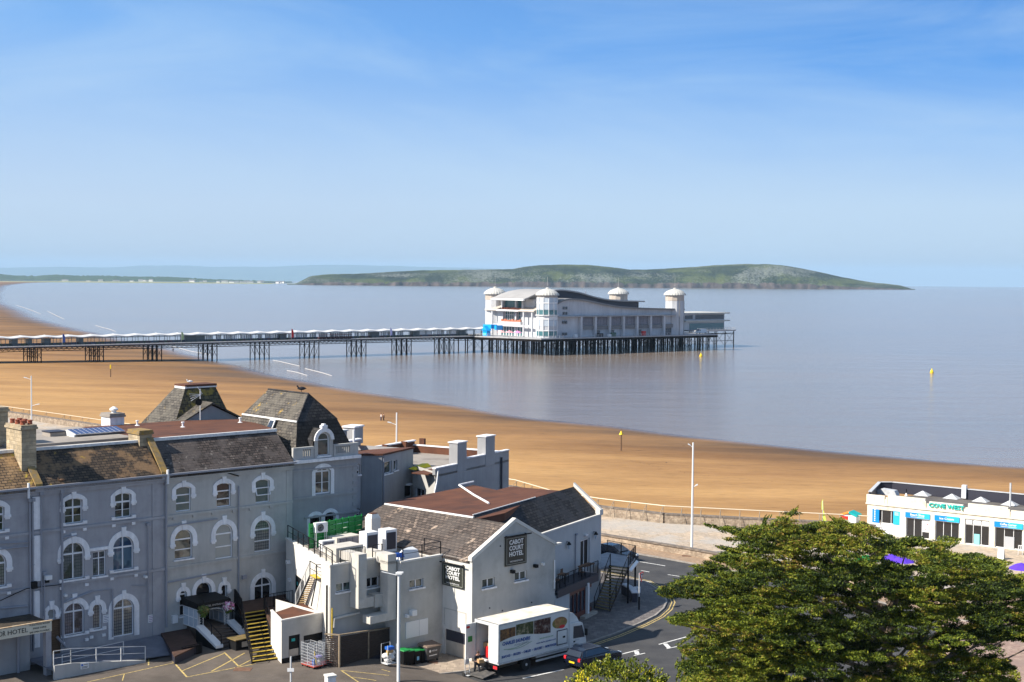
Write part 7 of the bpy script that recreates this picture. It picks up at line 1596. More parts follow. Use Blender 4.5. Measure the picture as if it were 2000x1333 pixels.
MB().use(M_['black']).box(a[0], a[0]+1.7, a[1], a[1]+1.0, 0, .78).build('body', lb); MB().use(noisy('mossy_board', (.12, .1, .03), (.22, .15, .07), 3)).box(a[0]-.15, a[0]+1.9, a[1]-.15, a[1]+1.1, .78, .85).build('top', lb); MB().use(M_['creamdoor']).box(a[0]+.5, a[0]+1.1, a[1]-.02, a[1], .2, .6).build('panel', lb)
# hanging baskets
leafm = noisy('basket_leaves', (.04, .09, .02), (.18, .24, .05), 9); pinkm = plain('pink_petals', (.75, .25, .5), .8); whm = plain('white_petals', (.85, .8, .82), .8)
def leafball(mb, c, r, n, s, rng, mats, flat=.8):
    for _ in range(n):
        d = Vector((rng.gauss(0, 1), rng.gauss(0, 1), rng.gauss(0, 1))).normalized(); p = Vector(c)+Vector((d.x, d.y, d.z*flat))*r*rng.uniform(.55, 1.05)
        a = Vector((rng.gauss(0, 1), rng.gauss(0, 1), rng.gauss(0, 1))).normalized(); b_ = a.cross(d).normalized() if a.cross(d).length > .1 else Vector((0, 0, 1)); q = s*rng.uniform(.6, 1.2)
        mb.use(rng.choice(mats)); mb.poly([p-a*q, p+b_*q*.5, p+a*q, p-b_*q*.5])
rng = random.Random(5)
for px_, py_, mats, lab in ((397, 1192, [leafm, leafm, leafm, M_['lichcap']], 'green and ochre hanging flower basket on the left porch post'), (446, 1184, [leafm, pinkm, pinkm, whm], 'pink and white hanging flower basket on the right porch post')):
    p = Ht.onY(px_, py_, PY-.35); hb = thing('hanging_basket', lab, 'flower basket', Ht.sub(p[0], PY-.35, p[1]))
    MB().use(M_['black']).tube([(0, 0, 0), (0, 0, .75), (0, .3, .8)], .02, 4).lathe([(.1, -.3), (.27, 0)], (0, 0, 0), 10).build('bracket', hb)
    mb = MB(); leafball(mb, (0, 0, 0), .48, 420, .1, rng, mats, .75); leafball(mb, (0, 0, -.35), .3, 120, .1, rng, [leafm]); mb.build('flowers', hb, fix=False)
# sign porch at the far left
spf = thing('name_board_porch', 'flat roofed porch with a long cream name board at the left edge', 'porch', Ht)
SY = -3.4; a = Ht.onY(101, 1213, SY); b_ = Ht.onY(101, 1233, SY); c = Ht.onY(0, 1226, SY); x0 = c[0]-2.5
MB().use(M_['creamdoor'] if False else plain('cream_board', (.62, .58, .46), .5)).box(x0, a[0], SY, SY+.1, b_[1], a[1]).build('name_board', spf)
MB().use(noisy('dark_mossy_felt', (.03, .025, .02), (.09, .07, .05), 2)).box(x0, a[0]-.1, SY+.12, -.05, a[1]-.25, a[1]-.1).build('roof', spf); MB().use(noisy('rusty_lip', (.35, .2, .1), (.6, .5, .35), 3)).box(x0, a[0]+.05, SY-.03, SY+.14, a[1], a[1]+.06).build('lip', spf)
bm_ = (a[1]+b_[1])/2; ink = plain('black_ink', (.02, .02, .02)); ub = Ht.onY(0, 1240, SY)[0]; ux = lambda px_: Ht.onY(px_, 1235, SY)[0]
text('OR', .5, BY(SY), ux(4), bm_, ink, spf, wdt=ux(11)-ux(-2)); text('HOTEL', .46, BY(SY), (ux(15)+ux(54))/2, bm_, ink, spf, wdt=ux(54)-ux(15))
for k, tx in enumerate(('FUNCTION ROOM', 'FREE HIRE', 'BAR OPEN TO PUBLIC')): text(tx, .16, BY(SY), (ux(57)+ux(98))/2, bm_+.27-.25*k, ink, spf, wdt=(ux(98)-ux(57))*(.62 if k == 1 else .95))
MB().use(M_['facadeB']).box(ux(90), ux(100.5), SY+.02, SY+.5, -.5, b_[1]).build('pillar', spf)
MB().use(M_['facadeD']).box(x0, ux(85), -1.2, -1.0, -.2, b_[1]-.2).use(M_['pane_dark']).box(x0+.4, ux(14), -1.25, -1.2, 1.2, 2.6).build('inner_wall', spf)
MB().use(M_['pipe']).tube([(ux(60), -1.35, -.3), (ux(60), -1.35, b_[1])], .1, 8).build('pipe', spf)
# ramp wall with galvanised rails
rmp = thing('access_ramp', 'grey rendered access ramp with galvanised handrails below the blue grey house', 'ramp', Ht)
w0_ = h0(100, 1326, 0); w1_ = h0(292, 1297, 0); yR = (w0_[1]+w1_[1])/2; zt0 = Ht.onY(102, 1302, yR)[1]; zt1 = Ht.onY(292, 1293, yR)[1]; zm = Ht.onY(140, 1296, yR)[1]
x0, x1, xm_ = w0_[0], w1_[0], Ht.onY(140, 1296, yR)[0]; print('ramp', x0, x1, yR, zt0, zm, zt1)
MB().use(M_['facadeC']).prism([(x0, yR, -.6), (x1, yR, -.3), (x1, yR, max(.15, zt1)), (xm_, yR, zm), (x0, yR, zt0)], (0, .25, 0)).build('wall', rmp)
MB().use(noisy('blue_grey_ramp', (.12, .13, .16), (.18, .19, .23), 1)).prism([(x0, yR+.26, zt0-.4), (x1+3.5, yR+.26, .02), (x1+3.5, -.3, .5), (x0, -.3, .5)], (0, 0, .05)).build('surface', rmp)
rail(rmp, [(x0, yR+.12, zt0), (xm_, yR+.12, zm), (x1, yR+.12, max(.15, zt1))], 1.0, False, m='steel', mid=True, posts=2.2)
rail(rmp, [(xm_, yR+1.5, .25), (x1-1, yR+1.5, .4)], 1.0, False, m='steel', mid=True, posts=4.); p = Ht.onY(157, 1308, yR); nb = MB().use(M_['white']).box(p[0], p[0]+.62, yR-.04, yR-.005, p[1], p[1]+.42).build('ramp_notice', rmp)
MB().use(M_['blue']).box(p[0]+.05, p[0]+.18, yR-.05, yR-.041, p[1]+.22, p[1]+.36).use(M_['black']).box(p[0]+.22, p[0]+.55, yR-.05, yR-.041, p[1]+.28, p[1]+.31).box(p[0]+.08, p[0]+.55, yR-.05, yR-.041, p[1]+.14, p[1]+.17).box(p[0]+.08, p[0]+.5, yR-.05, yR-.041, p[1]+.06, p[1]+.09).build('symbol', nb)
# ================================================================ VEHICLES, PEOPLE, STREET THINGS
AXY = (Vector((1, 0, 0)), Vector((0, 0, 1)), Vector((0, 1, 0)))
def wheel(parent, x, y, r, w_=.25, side=-1):
    t_ = MB().use(M_['rubber']).lathe([(r*.6, 0), (r*.95, .0), (r, w_*.2), (r, w_*.8), (r*.95, w_), (r*.6, w_)], (x, y, r), 24, ax=AXY).build('tyre', parent)
    MB().use(M_['steel']).lathe([(r*.62, .02), (r*.55, .06), (r*.25, .02), (r*.22, -.02), (.01, -.02)] if side < 0 else [(r*.62, w_-.02), (r*.5, w_-.06), (.01, w_+.01)], (x, y, r), 18, ax=AXY).build('rim', t_)
# ---- delivery lorry
T0 = G(1028, 1310, .015); Tf = Fr((T0.x, T0.y, .015), 44)
lor = thing('delivery_lorry', 'white delivery lorry with food pictures and blue lettering on its side, rear door open', 'lorry', Tf)
body = noisy('lorry_white', (.68, .68, .67), (.78, .78, .77), 1.5, rough=.35, streak=.05); rx0 = -2.77; rx1 = 4.38; LW_ = 2.4; z0, z1 = 1.0, 3.75
roofm = noisy('stained_roof', (.55, .48, .36), (.85, .82, .76), 1.1, c3=(.5, .4, .25), scale3=.6, amt3=.6)
mb = MB().use(body)
mb.box(rx0+.1, rx1, 0, .08, z0, z1-.06).box(rx0+.1, rx1, LW_-.08, LW_, z0, z1-.06).box(rx1-.08, rx1, .08, LW_-.08, z0, z1-.06).box(rx0, rx1, 0, LW_, z0-.1, z0)
mb.build('cargo_box', lor); MB().use(roofm).box(rx0, rx1, .02, LW_-.02, z1-.06, z1).build('box_roof', lor)
e_ = MB().use(M_['steel']).box(rx0-.02, rx1+.02, -.04, .03, z1-.1, z1+.02).box(rx0-.02, rx1+.02, -.04, .02, z0-.12, z0+.02).box(rx0-.04, rx0+.08, -.03, .1, z0, z1).box(rx1-.04, rx1+.03, -.03, .05, z0, z1).box(rx0-.04, rx0+.08, LW_-.08, LW_+.03, z0, z1).box(rx0-.04, rx0+.1, .1, LW_-.08, z1-.22, z1).build('edge_trim', lor)
MB().use(body).box(rx0-.02, rx0+.05, .1, 1.0, z0, z1-.22).build('right_rear_door', lor)
ld = MB().use(body).box(rx0-.95, rx0-.02, LW_-.05, LW_+.03, z0, z1-.25).build('left_rear_door', lor)
MB().use(M_['red']).box(rx0-.9, rx0-.6, LW_-.07, LW_-.055, z1-.55, z1-.4).use(M_['green']).box(rx0-.75, rx0-.35, LW_-.07, LW_-.055, z0+1.2, z0+1.6).build('door_sticker', ld)
MB().use(M_['darkclad']).box(rx0+.2, rx1-.1, .1, LW_-.1, z0, z0+.02).build('box_floor', lor)
gd = MB().use(M_['card']); gd.box(rx0+.5, rx0+1.0, 1.0, 1.5, z0+.02, z0+.6).use(M_['red']).box(rx0+.5, rx0+.9, 1.55, 1.9, z0+.02, z0+.8).use(M_['card']).box(rx0+.6, rx0+1.2, 1.2, 2.2, z0+.62, z0+1.0).build('goods_inside', lor)
# pictures and lettering on the side
SB = BY(0.)
def wave(x): t = (x-rx0)/(rx1-rx0); return z0+1.30+.30*math.sin(t*5.2+.2)*(1-.3*t)+.5*max(0, t-.55)
dk = [noisy('food_picture_a', (.03, .02, .02), (.32, .16, .06), 4, c3=(.5, .22, .06), scale3=2), noisy('food_picture_b', (.02, .035, .015), (.14, .13, .05), 3.5, c3=(.6, .5, .34), scale3=1.6, amt3=1), noisy('food_picture_c', (.03, .01, .01), (.12, .05, .03), 5, c3=(.4, .33, .28), scale3=3, amt3=.9), noisy('food_picture_d', (.2, .09, .04), (.55, .3, .12), 3.5, c3=(.1, .2, .04), scale3=2, amt3=.9)]
segs = [(rx0+.15, rx0+1.65, 0), (rx0+1.7, rx0+3.45, 1), (rx0+3.5, rx0+5.2, 2)]
for a, b_, k in segs:
    n = 10; P = [(a+(b_-a)*i/n, wave(a+(b_-a)*i/n)+.12) for i in range(n+1)]; mb = MB().use(dk[k]); mb.strip([SB(x, z, .012) for x, z in P], [SB(x, max(z+.05, z1-.28-(.12 if k == 0 else 0)), .012) for x, z in P]); mb.build('food_picture', lor)
cx = rx0+6.15; MB().use(dk[3]).poly([SB(cx+.78*math.cos(t*.3142), z1-.85+.42*math.sin(t*.3142), .012) for t in range(20)]).build('food_picture', lor)
nv = plain('livery_blue', (.02, .09, .32), .4); gl_ = plain('livery_green', (.25, .38, .25), .4); gr_ = plain('livery_grey', (.4, .42, .45), .4)
text('CHARLES SAUNDERS', .34, SB, rx0+1.75, z0+1.30, nv, lor, wdt=2.75, w=.012, shear=.15, bold=.012); text('FOOD SERVICE', .2, SB, rx0+2.3, z0+1.03, gr_, lor, wdt=1.5, w=.012, shear=.2)
mb = MB().use(gl_); P = [(rx0+.9+2.4*i/12, z0+.86-.10*math.sin(math.pi*i/12*1.1)+.16*(i/12)**2) for i in range(13)]
mb.strip([SB(x, z, .014) for x, z in P], [SB(x, z-.035, .014) for x, z in P]); mb.strip([SB(x-.4, z+.07, .014) for x, z in P], [SB(x-.4, z+.03, .014) for x, z in P]); mb.build('livery_swoosh', lor)
text('SEAFOOD  \u2022  FROZEN  \u2022  CHILLED  \u2022  GROCERY  \u2022  NON FOODS', .23, SB, rx0+3.05, z0+.38, nv, lor, wdt=5.5, w=.012, shear=.1, bold=.008)
text('www.charles-saunders.co.uk', .17, SB, rx0+4.75, z0+.78, nv, lor, wdt=2.0, w=.012); mb = MB().use(gl_)
for k in range(9): mb.box(rx0+4.1+k*.16, rx0+4.2+k*.16, -.014, -.002, z0+1.02, z0+1.1)
mb.build('telephone_line', lor)
fx0 = rx0+5.85; MB().use(M_['darkclad']).box(fx0, fx0+1.1, -.03, -.004, z0+.25, z0+1.35).build('hatch_frame', lor); MB().use(body).box(fx0+.07, fx0+1.03, -.045, -.03, z0+.32, z0+1.28).build('side_hatch', lor); MB().use(M_['black']).box(fx0+.6, fx0+.85, -.055, -.045, z0+.72, z0+.86).build('hatch_handle', lor)
MB().use(M_['lampred']).poly([SB(fx0+.55+.3*math.cos(t*.524), z0+1.58+.13*math.sin(t*.524), .015) for t in range(12)]).build('emblem', lor)
# chassis
MB().use(M_['black']).box(rx0+.1, rx1+1.6, .75, 1.0, .6, .88).box(rx0+.1, rx1+1.6, LW_-1.0, LW_-.75, .6, .88).box(rx0, rx0+.15, .1, LW_-.1, .45, .85).build('chassis', lor)
mb = MB().use(M_['steel']).box(1.0, 4.2, .02, .08, .42, .55).box(1.0, 4.2, .02, .08, .7, .82); mb.build('side_guard', lor)
MB().use(M_['lampred']).box(rx0-.03, rx0+.02, .1, .5, .55, .75).box(rx0-.03, rx0+.02, LW_-.5, LW_-.1, .55, .75).build('tail_light', lor)
MB().use(noisy('lift_plate', (.05, .05, .05), (.12, .11, .1), 3)).prism([(rx0-.1, .15, .3), (rx0-1.3, .15, .12), (rx0-1.3, LW_-.15, .12), (rx0-.1, LW_-.15, .3)], (0, 0, .06)).build('tail_lift', lor)
for x, y, s_ in ((0, .0, -1), (0, LW_-.3, 1), (5.3, .02, -1), (5.3, LW_-.27, 1)): wheel(lor, x, y, .43, .28, s_)
MB().use(M_['black']).prism([(-.6, .02, .55), (-.45, .02, .95), (.45, .02, .95), (.6, .02, .55), (.45, .02, .85), (-.45, .02, .85)], (0, .3, 0)).build('mudguard', lor)
# cab
cx0, cx1 = rx1+.12, rx1+1.86; cb = MB().use(body); prof_ = [(cx0, .62), (cx0+.32, .62), (cx0+.42, .95), (cx0+.7, 1.02), (cx0+1.02, .95), (cx0+1.15, .5), (cx1+.05, .48), (cx1+.08, 1.1), (cx1-.02, 1.5), (cx1-.32, 2.45), (cx1-.5, 2.55), (cx0, 2.58)]
cb.prism([(x, .08, z) for x, z in prof_], (0, LW_-.16, 0)); cab = cb.build('cab', lor)
MB().use(M_['dkglass']).prism([(cx0+.42, .065, 1.45), (cx1-.1, .065, 1.38), (cx1-.38, .065, 2.3), (cx0+.45, .065, 2.35)], (0, LW_-.13, 0)).build('side_window', cab)
MB().use(M_['dkglass']).prism([(cx1-.0, .2, 1.52), (cx1-.0, LW_-.2, 1.52), (cx1-.28, LW_-.2, 2.4), (cx1-.28, .2, 2.4)], (.03, 0, 0)).build('windscreen', cab)
MB().use(M_['black']).box(cx0+.45, cx0+.6, .05, .08, 1.15, 1.25).box(cx1-.1, cx1+.02, -.12, .06, 1.5, 2.0).box(cx1-.05, cx1+.12, .1, LW_-.1, .42, .7).build('mirror_and_bumper', cab)
P = [(cx0, 2.58), (cx1-.5, 2.58), (cx1-.75, 2.95), (cx1-1.15, 3.3), (cx0, 3.45)]; MB().use(body).prism([(x, .3, z) for x, z in P], (0, LW_-.6, 0)).build('wind_deflector', cab)
text('ISUZU', .12, BY(.08), cx0+.85, 1.28, gr_, cab, wdt=.45, w=.002)
# ---- cars
def car(fr, col, lab, L_=4.4, w_=1.78, h=1.46, hatch=True, plate=True, name='parked_car'):
    t_ = thing(name, lab, 'car', fr); hw = w_/2
    side = [(-L_/2, .35), (-L_/2-.02, .75), (-L_/2+.12, .95), (L_/2-1.25, .95), (L_/2-.25, .78), (L_/2, .6), (L_/2, .3), (L_/2-.5, .22), (-L_/2+.5, .22)]
    top = [(-L_/2+.12, .93), (-L_/2+.42, h-.08), (-L_/2+.9, h), (L_/2-2.2, h), (L_/2-1.15, .93)]
    n = 6; mb = MB().use(col)
    def loft(P, f): 
        rows = []
        for x, z in P: rows.append([mb.v((x, s_*hw*f(z), z)) for s_ in (-1, -.92, .92, 1)] if False else [mb.v((x, -hw*f(z), z)), mb.v((x, hw*f(z), z))])
        m_ = len(rows)
        for k in range(m_): a, b_ = rows[k], rows[(k+1) % m_]; mb.f((a[0], a[1], b_[1], b_[0]))
        mb.f([r_[0] for r_ in rows]); mb.f([r_[1] for r_ in rows][::-1])
    loft(side, lambda z: .95 if z > .85 else (1. if z > .4 else .96)); loft(top, lambda z: .93-.2*(z-.93)/(h-.93)); o = mb.build('body', t_)
    bv = o.modifiers.new('b', 'BEVEL'); bv.width = .05; bv.segments = 2; bv.limit_method = 'ANGLE'; bv.angle_limit = R(30)
    g = MB().use(M_['dkglass'])
    for s_ in (-1, 1):
        f1 = hw*.905; f2 = hw*.765
        g.prism([(-L_/2+.55, s_*f1, .98), (L_/2-1.4, s_*f1, .98), (L_/2-2.15, s_*f2, h-.1), (-L_/2+.75, s_*f2, h-.1)], (0, s_*.03, 0))
    g.prism([(-L_/2+.1, -hw*.8, 1.0), (-L_/2+.1, hw*.8, 1.0), (-L_/2+.36, hw*.7, h-.12), (-L_/2+.36, -hw*.7, h-.12)], (-.03, 0, 0)); g.prism([(L_/2-1.18, -hw*.83, .98), (L_/2-1.18, hw*.83, .98), (L_/2-2.1, hw*.72, h-.04), (L_/2-2.1, -hw*.72, h-.04)], (.05, 0, .03)); g.build('windows', t_)
    for s_ in (-1, 1): MB().use(M_['lampred']).box(-L_/2-.04, -L_/2+.1, s_*hw*.78-.1, s_*hw*.78+.1, .7, .92).build('tail_light', t_); MB().use(M_['paleglass']).box(L_/2-.15, L_/2+.01, s_*hw*.72-.18, s_*hw*.72+.18, .55, .72).build('headlight', t_); MB().use(M_['chrome']).tube([(-L_/2+.6, s_*hw*.76, h+.02), (L_/2-2.1, s_*hw*.76, h+.01)], .02, 4).build('roof_rail', t_)
    if plate: MB().use(plain('plate_yellow', (.75, .55, .02), .4) if 'plate_yellow' not in bpy.data.materials else bpy.data.materials['plate_yellow']).box(-L_/2-.05, -L_/2-.02, -.26, .26, .5, .62).build('number_plate', t_)
    for x in (-L_/2+.85, L_/2-.85):
        for y in (-hw+.0, hw-.2): wheel(t_, x, y, .32, .2, -1 if y < 0 else 1)
    return t_
navy = plain('dark_navy_paint', (.006, .009, .02), .15, spec=.8)
c0 = G(1158, 1298, .015); car(Fr((c0.x, c0.y, .015), 44), navy, 'dark navy estate car parked behind the lorry, half hidden by the bush')
c1 = G(1212, 1090, .015); q = G(1203, 1093, 0); car(Fr((q.x, q.y, .015), math.degrees(math.atan2(d1.y, d1.x))+180), plain('black_blue_paint', (.012, .02, .035), .15, spec=.8), 'dark car parked on the sea front road behind the raised landing')
# ---- street lamps
def lamp(x, y, z, lab, h=11.4, arms=((-1.0, .2, 10.6), (.8, -.1, 6.6)), r=.11):
    t_ = thing('street_lamp', lab, 'street lamp', Fr((x, y, z), 0), 'tall white street lamps')
    MB().use(M_['white']).tube([(0, 0, 0), (0, 0, h)], r*1.25, 12, r2=r*.75).build('pole', t_); MB().use(M_['concrete']).box(-.35, .35, -.35, .35, 0, .3).build('base', t_)
    for ax_, ay_, az_ in arms:
        a = MB().use(M_['white']).tube([(0, 0, az_-.1), (ax_*.75, ay_*.75, az_+.15)], .035, 6).build('arm', t_)
        s_ = 1 if ax_ > 0 else -1; MB().use(M_['steel']).hexa([(ax_*.6, ay_-.14, az_+.08), (ax_*1.15, ay_-.12, az_+.2), (ax_*1.15, ay_+.12, az_+.2), (ax_*.6, ay_+.14, az_+.08), (ax_*.65, ay_-.1, az_+.2), (ax_*1.1, ay_-.08, az_+.3), (ax_*1.1, ay_+.08, az_+.3), (ax_*.65, ay_+.1, az_+.2)]).build('lantern', a)
    return t_
lamp(18.45, 143.58, .11, 'tall white street lamp standing alone beside the low stone wall, left of the dark tree', arms=((-.45, .1, 11.0), (.45, -.05, 6.9)))
lamp(-14.0, 173., .11, 'white street lamp rising behind the slate blue block near the two walkers', arms=((-1.0, .1, 10.0), (.6, -.1, 5.6)))
lamp(-78.2, 231., .11, 'white street lamp at the far left above the chimney pots', arms=((-1.1, .1, 10.9), (1.2, -.1, 6.6)))
p = G(778, 1352, 0); lp = thing('street_lamp', 'nearest white street lamp, in front of the shaded kitchen wall', 'street lamp', Fr((p.x, p.y, gz(p.x, p.y)), 0), 'tall white street lamps')
zt = 28-(1126-542)/2778*p.y-gz(p.x, p.y); MB().use(M_['white']).tube([(0, 0, 0), (0, 0, zt)], .115, 12, r2=.085).build('pole', lp); MB().use(M_['steel']).tube([(0, 0, zt-.1), (-1.2, .3, zt+.1)], .03, 6).build('arm', lp); MB().use(M_['white']).box(-.22, .2, -.15, .15, zt, zt+.1).box(-.14, .3, -.1, .1, zt+.08, zt+.16).build('lantern', lp)
# post with plate, spiked fence and white pillar at the bottom edge
p = atp = EYE+ray(568, 1283)*(93./ray(568, 1283).y); sg = thing('sign_post', 'slim grey post with a small plate at the bottom edge', 'sign', Fr((p.x, p.y, 0), 0)); MB().use(M_['steel']).tube([(0, 0, 0), (0, 0, p.z)], .06, 8).build('post', sg); MB().use(M_['white']).box(-.22, .22, -.1, -.07, p.z-.98, p.z-.75).build('plate', sg)
p = EYE+ray(645, 1318)*(91./ray(645, 1318).y); wp = thing('gate_pillar', 'white square pillar ending the spiked railings at the bottom edge', 'pillar', Fr((p.x, p.y, 0), 30)); MB().use(M_['trim']).box(-.28, .28, -.28, .28, 0, p.z-.12).build('shaft', wp); MB().use(M_['pub']).box(-.33, .33, -.33, .33, p.z-.12, p.z).build('cap', wp)
sr = thing('spiked_railings', 'brown spiked railings running left from the white pillar', 'railing', Fr((p.x, p.y, 0), 205)); mb = MB().use(M_['iron'])
for k in range(22): mb.tube([(.4+k*.16, 0, .2), (.4+k*.16, 0, p.z-.45-k*.012)], .018, 4, r2=.008)
mb.tube([(.3, 0, p.z-.7), (4, 0, p.z-.95)], .025, 4); mb.build('bars', sr)
# give way sign
p = G(1248, 1191, .1); gw = thing('give_way_sign', 'red edged triangular give way sign on a grey post at the street corner', 'sign', Fr((p.x, p.y, .1), 62)); h = 28-(1126-546)/2778*p.y
MB().use(M_['steel']).tube([(0, 0, 1.1), (0, 0, h)], .045, 8).use(M_['black']).tube([(0, 0, 0), (0, 0, 1.1)], .07, 8).build('post', gw)
tri = lambda s_, y: [(.35-s_*.45, y, h-.02), (.35+s_*.45, y, h-.02), (.35, y, h-.02-s_*.8)]
MB().use(M_['red']).prism(tri(1, -.06), (0, .03, 0)).build('plate', gw); a = [(.35-.27, -.075, h-.11), (.35+.27, -.075, h-.11), (.35, -.075, h-.6)]; MB().use(M_['white']).prism(a, (0, .012, 0)).build('white_face', gw)
text('GIVE WAY', .1, BY(-.08), .35, h-.19, M_['black'], gw, wdt=.36, w=.0)
# beach marker posts, buoys, boat
p = G(1213, 881, -4); zb = bz(p.x, p.y); p = G(1213, 881, zb); bp_ = thing('beach_marker', 'brown beach post topped with a yellow triangle', 'marker post', Fr((p.x, p.y, zb), 0)); MB().use(M_['wood']).tube([(0, 0, -.3), (0, 0, 3.2)], .13, 8).tube([(0, 0, 3.2), (0, 0, 4.2)], .04, 6).build('post', bp_)
yl = plain('bright_yellow', (.85, .62, .0), .5); MB().use(yl).lathe([(.42, 3.0), (.02, 3.75)], (0, 0, 0), 4).build('triangle', bp_)
p = G(216, 737, -3.6); zb = bz(p.x, p.y); p = G(216, 737, zb); bp2 = thing('beach_marker', 'brown beach post with a yellow top beside the pier', 'marker post', Fr((p.x, p.y, zb), 0)); MB().use(M_['wood']).tube([(0, 0, -.3), (0, 0, 2.6)], .15, 8).build('post', bp2); MB().use(yl).tube([(0, 0, 2.6), (0, 0, 3.8)], .18, 8).build('yellow_top', bp2)
for px_, py_, lab in ((1369, 697, 'yellow buoy floating just off the pier head'), (1820, 729, 'yellow buoy floating alone far to the right of the pier')):
    p = G(px_, py_, SEA); by_ = thing('yellow_buoy', lab, 'buoy', Fr((p.x, p.y, SEA), 0), 'yellow buoys'); MB().use(M_['black'] if False else plain('buoy_band', (.5, .3, .0), .5) if 'buoy_band' not in bpy.data.materials else bpy.data.materials['buoy_band']).lathe([(.5, -.3), (.75, -.05), (.7, .25)], (0, 0, 0), 14).build('float', by_); MB().use(yl).lathe([(.62, .25), (.5, .8), (.2, 1.2), (.12, 1.7)], (0, 0, 0), 14).build('top', by_)
p = EYE+ray(1143, 569)*(3000/ray(1143, 569).y); zs = SEA+drop(p.x, p.y); sb = thing('sailing_boat', 'tiny white sailing boat beyond the pavilion roof', 'boat', Fr((p.x, p.y, zs), 20)); MB().use(M_['white']).prism([(-3, -1, .2), (3.4, 0, .8), (-3, 1, .2), (-3.2, 0, .2)], (0, 0, .8)).build('hull', sb); MB().use(M_['white']).prism([(-2.6, 0, 1.5), (.8, 0, 1.5), (.9, 0, 11)], (0, .1, 0)).prism([(1.1, 0, 1.4), (3.2, 0, 1.3), (1.0, 0, 9)], (0, .1, 0)).build('sails', sb)
# ---- bins
def wheelie(fr, lab):
    t_ = thing('wheelie_bin', lab, 'bin', fr, 'green lidded bins'); MB().use(M_['black']).hexa([(-.24, -.28, .08), (.24, -.28, .08), (.24, .24, .08), (-.24, .24, .08), (-.29, -.36, 1.02), (.29, -.36, 1.02), (.29, .34, 1.02), (-.29, .34, 1.02)]).build('body', t_)
    MB().use(M_['green']).hexa([(-.31, -.39, 1.02), (.31, -.39, 1.02), (.31, .38, 1.02), (-.31, .38, 1.02), (-.27, -.34, 1.08), (.27, -.34, 1.08), (.27, .32, 1.12), (-.27, .32, 1.12)]).build('lid', t_)
    for s_ in (-1, 1): MB().use(M_['rubber']).lathe([(.1, 0), (.1, .05)], (s_*.22, .26, .1), 12, ax=(Vector((0, 1, 0)), Vector((0, 0, 1)), Vector((1, 0, 0)))).build('wheel', t_)
    return t_
for k, (px_, lab) in enumerate(((786, 'green lidded black wheelie bin half behind the lamp post'), (796, 'green lidded black wheelie bin, second from the lamp post'), (810, 'green lidded black wheelie bin with a blue sticker'), (824, 'green lidded black wheelie bin touching the big grey bin'))):
    x, y = Kf.onZ(px_, 1299-(px_-800)*.2, .08); t_ = wheelie(Kf.sub(x, 2.35, gz(*Kf.W(x, 2.35, 0).xy)+.02), lab)
    if k == 2: MB().use(plain('sticker_blue', (.2, .5, .75), .5)).box(-.1, .1, -.345, -.33, .35, .62).build('sticker', t_)
x = Kf.onY(833, 1290, 2.3)[0]; bb_ = thing('wheeled_container', 'big dark grey four wheeled rubbish container with an open brown lid', 'container', Kf.sub(x+.15, 2.2, .1)); gy2 = plain('dark_grey_plastic', (.06, .06, .065), .5)
MB().use(gy2).hexa([(-.5, -.38, .2), (.6, -.38, .2), (.6, .4, .2), (-.5, .4, .2), (-.62, -.5, 1.15), (.72, -.5, 1.15), (.72, .5, 1.15), (-.62, .5, 1.15)]).build('body', bb_); MB().use(noisy('brown_lid', (.13, .09, .07), (.22, .16, .12), 5)).hexa([(-.68, -.58, 1.16), (.78, -.58, 1.16), (.78, .55, 1.16), (-.68, .55, 1.16), (-.6, -.5, 1.24), (.7, -.5, 1.24), (.7, .5, 1.34), (-.6, .5, 1.34)]).build('lid', bb_)
text('VEOLIA', .17, Bs((0, -.46, .85), (1, 0, 0), (0, -.12, .99), (0, -.99, -.12)), .12, 0, M_['white'], bb_, wdt=.52, w=.01); MB().use(M_['white']).lathe([(.1, 0), (.1, .01)], (-.3, -.465, .85), 12, ax=(Vector((1, 0, 0)), Vector((0, 0, 1)), Vector((0, -1, 0)))).box(-.35, .4, -.43, -.42, .48, .54).build('white_print', bb_)
for a in (-.4, .5):
    for b_ in (-.3, .3): MB().use(M_['rubber']).lathe([(.1, 0), (.1, .05)], (a, b_, .1), 10, ax=(Vector((0, 1, 0)), Vector((0, 0, 1)), Vector((1, 0, 0)))).build('castor', bb_)
# ---- roll cages
redb = plain('red_base', (.45, .06, .04), .5)
def cage(fr, lab, load=None, label2=None):
    t_ = thing('roll_cage', lab, 'roll cage', fr, 'roll cages on the forecourt'); w_, d, h = .8, .7, 1.7
    MB().use(redb).box(0, w_, 0, d, .14, .2).build('base', t_); mb = MB().use(M_['steel'])
    for (x, y) in ((0, 0), (w_, 0), (0, d), (w_, d)): mb.tube([(x, y, .2), (x, y, h)], .018, 5)
    for (a, b_) in (((0, 0), (0, d)), ((0, d), (w_, d)), ((w_, d), (w_, 0)), ((0, 0), (w_, 0))):
        for k in range(8 if (a, b_) != ((0, 0), (w_, 0)) else 3): z = .25+k*(h-.25)/(7 if (a, b_) != ((0, 0), (w_, 0)) else 2); mb.tube([(*a, z), (*b_, z)], .011, 4, cap=False)
        for k in range(1, 7):
            q = (a[0]+(b_[0]-a[0])*k/7, a[1]+(b_[1]-a[1])*k/7); mb.tube([(*q, .2), (*q, h if (a, b_) != ((0, 0), (w_, 0)) else .9)], .009, 3, cap=False)
    mb.build('wire_sides', t_)
    for x in (.08, w_-.08):
        for y in (.08, d-.08): MB().use(M_['rubber']).lathe([(.07, 0), (.07, .04)], (x, y, .07), 10, ax=AXY).build('castor', t_)
    if load: load(t_)
    return t_
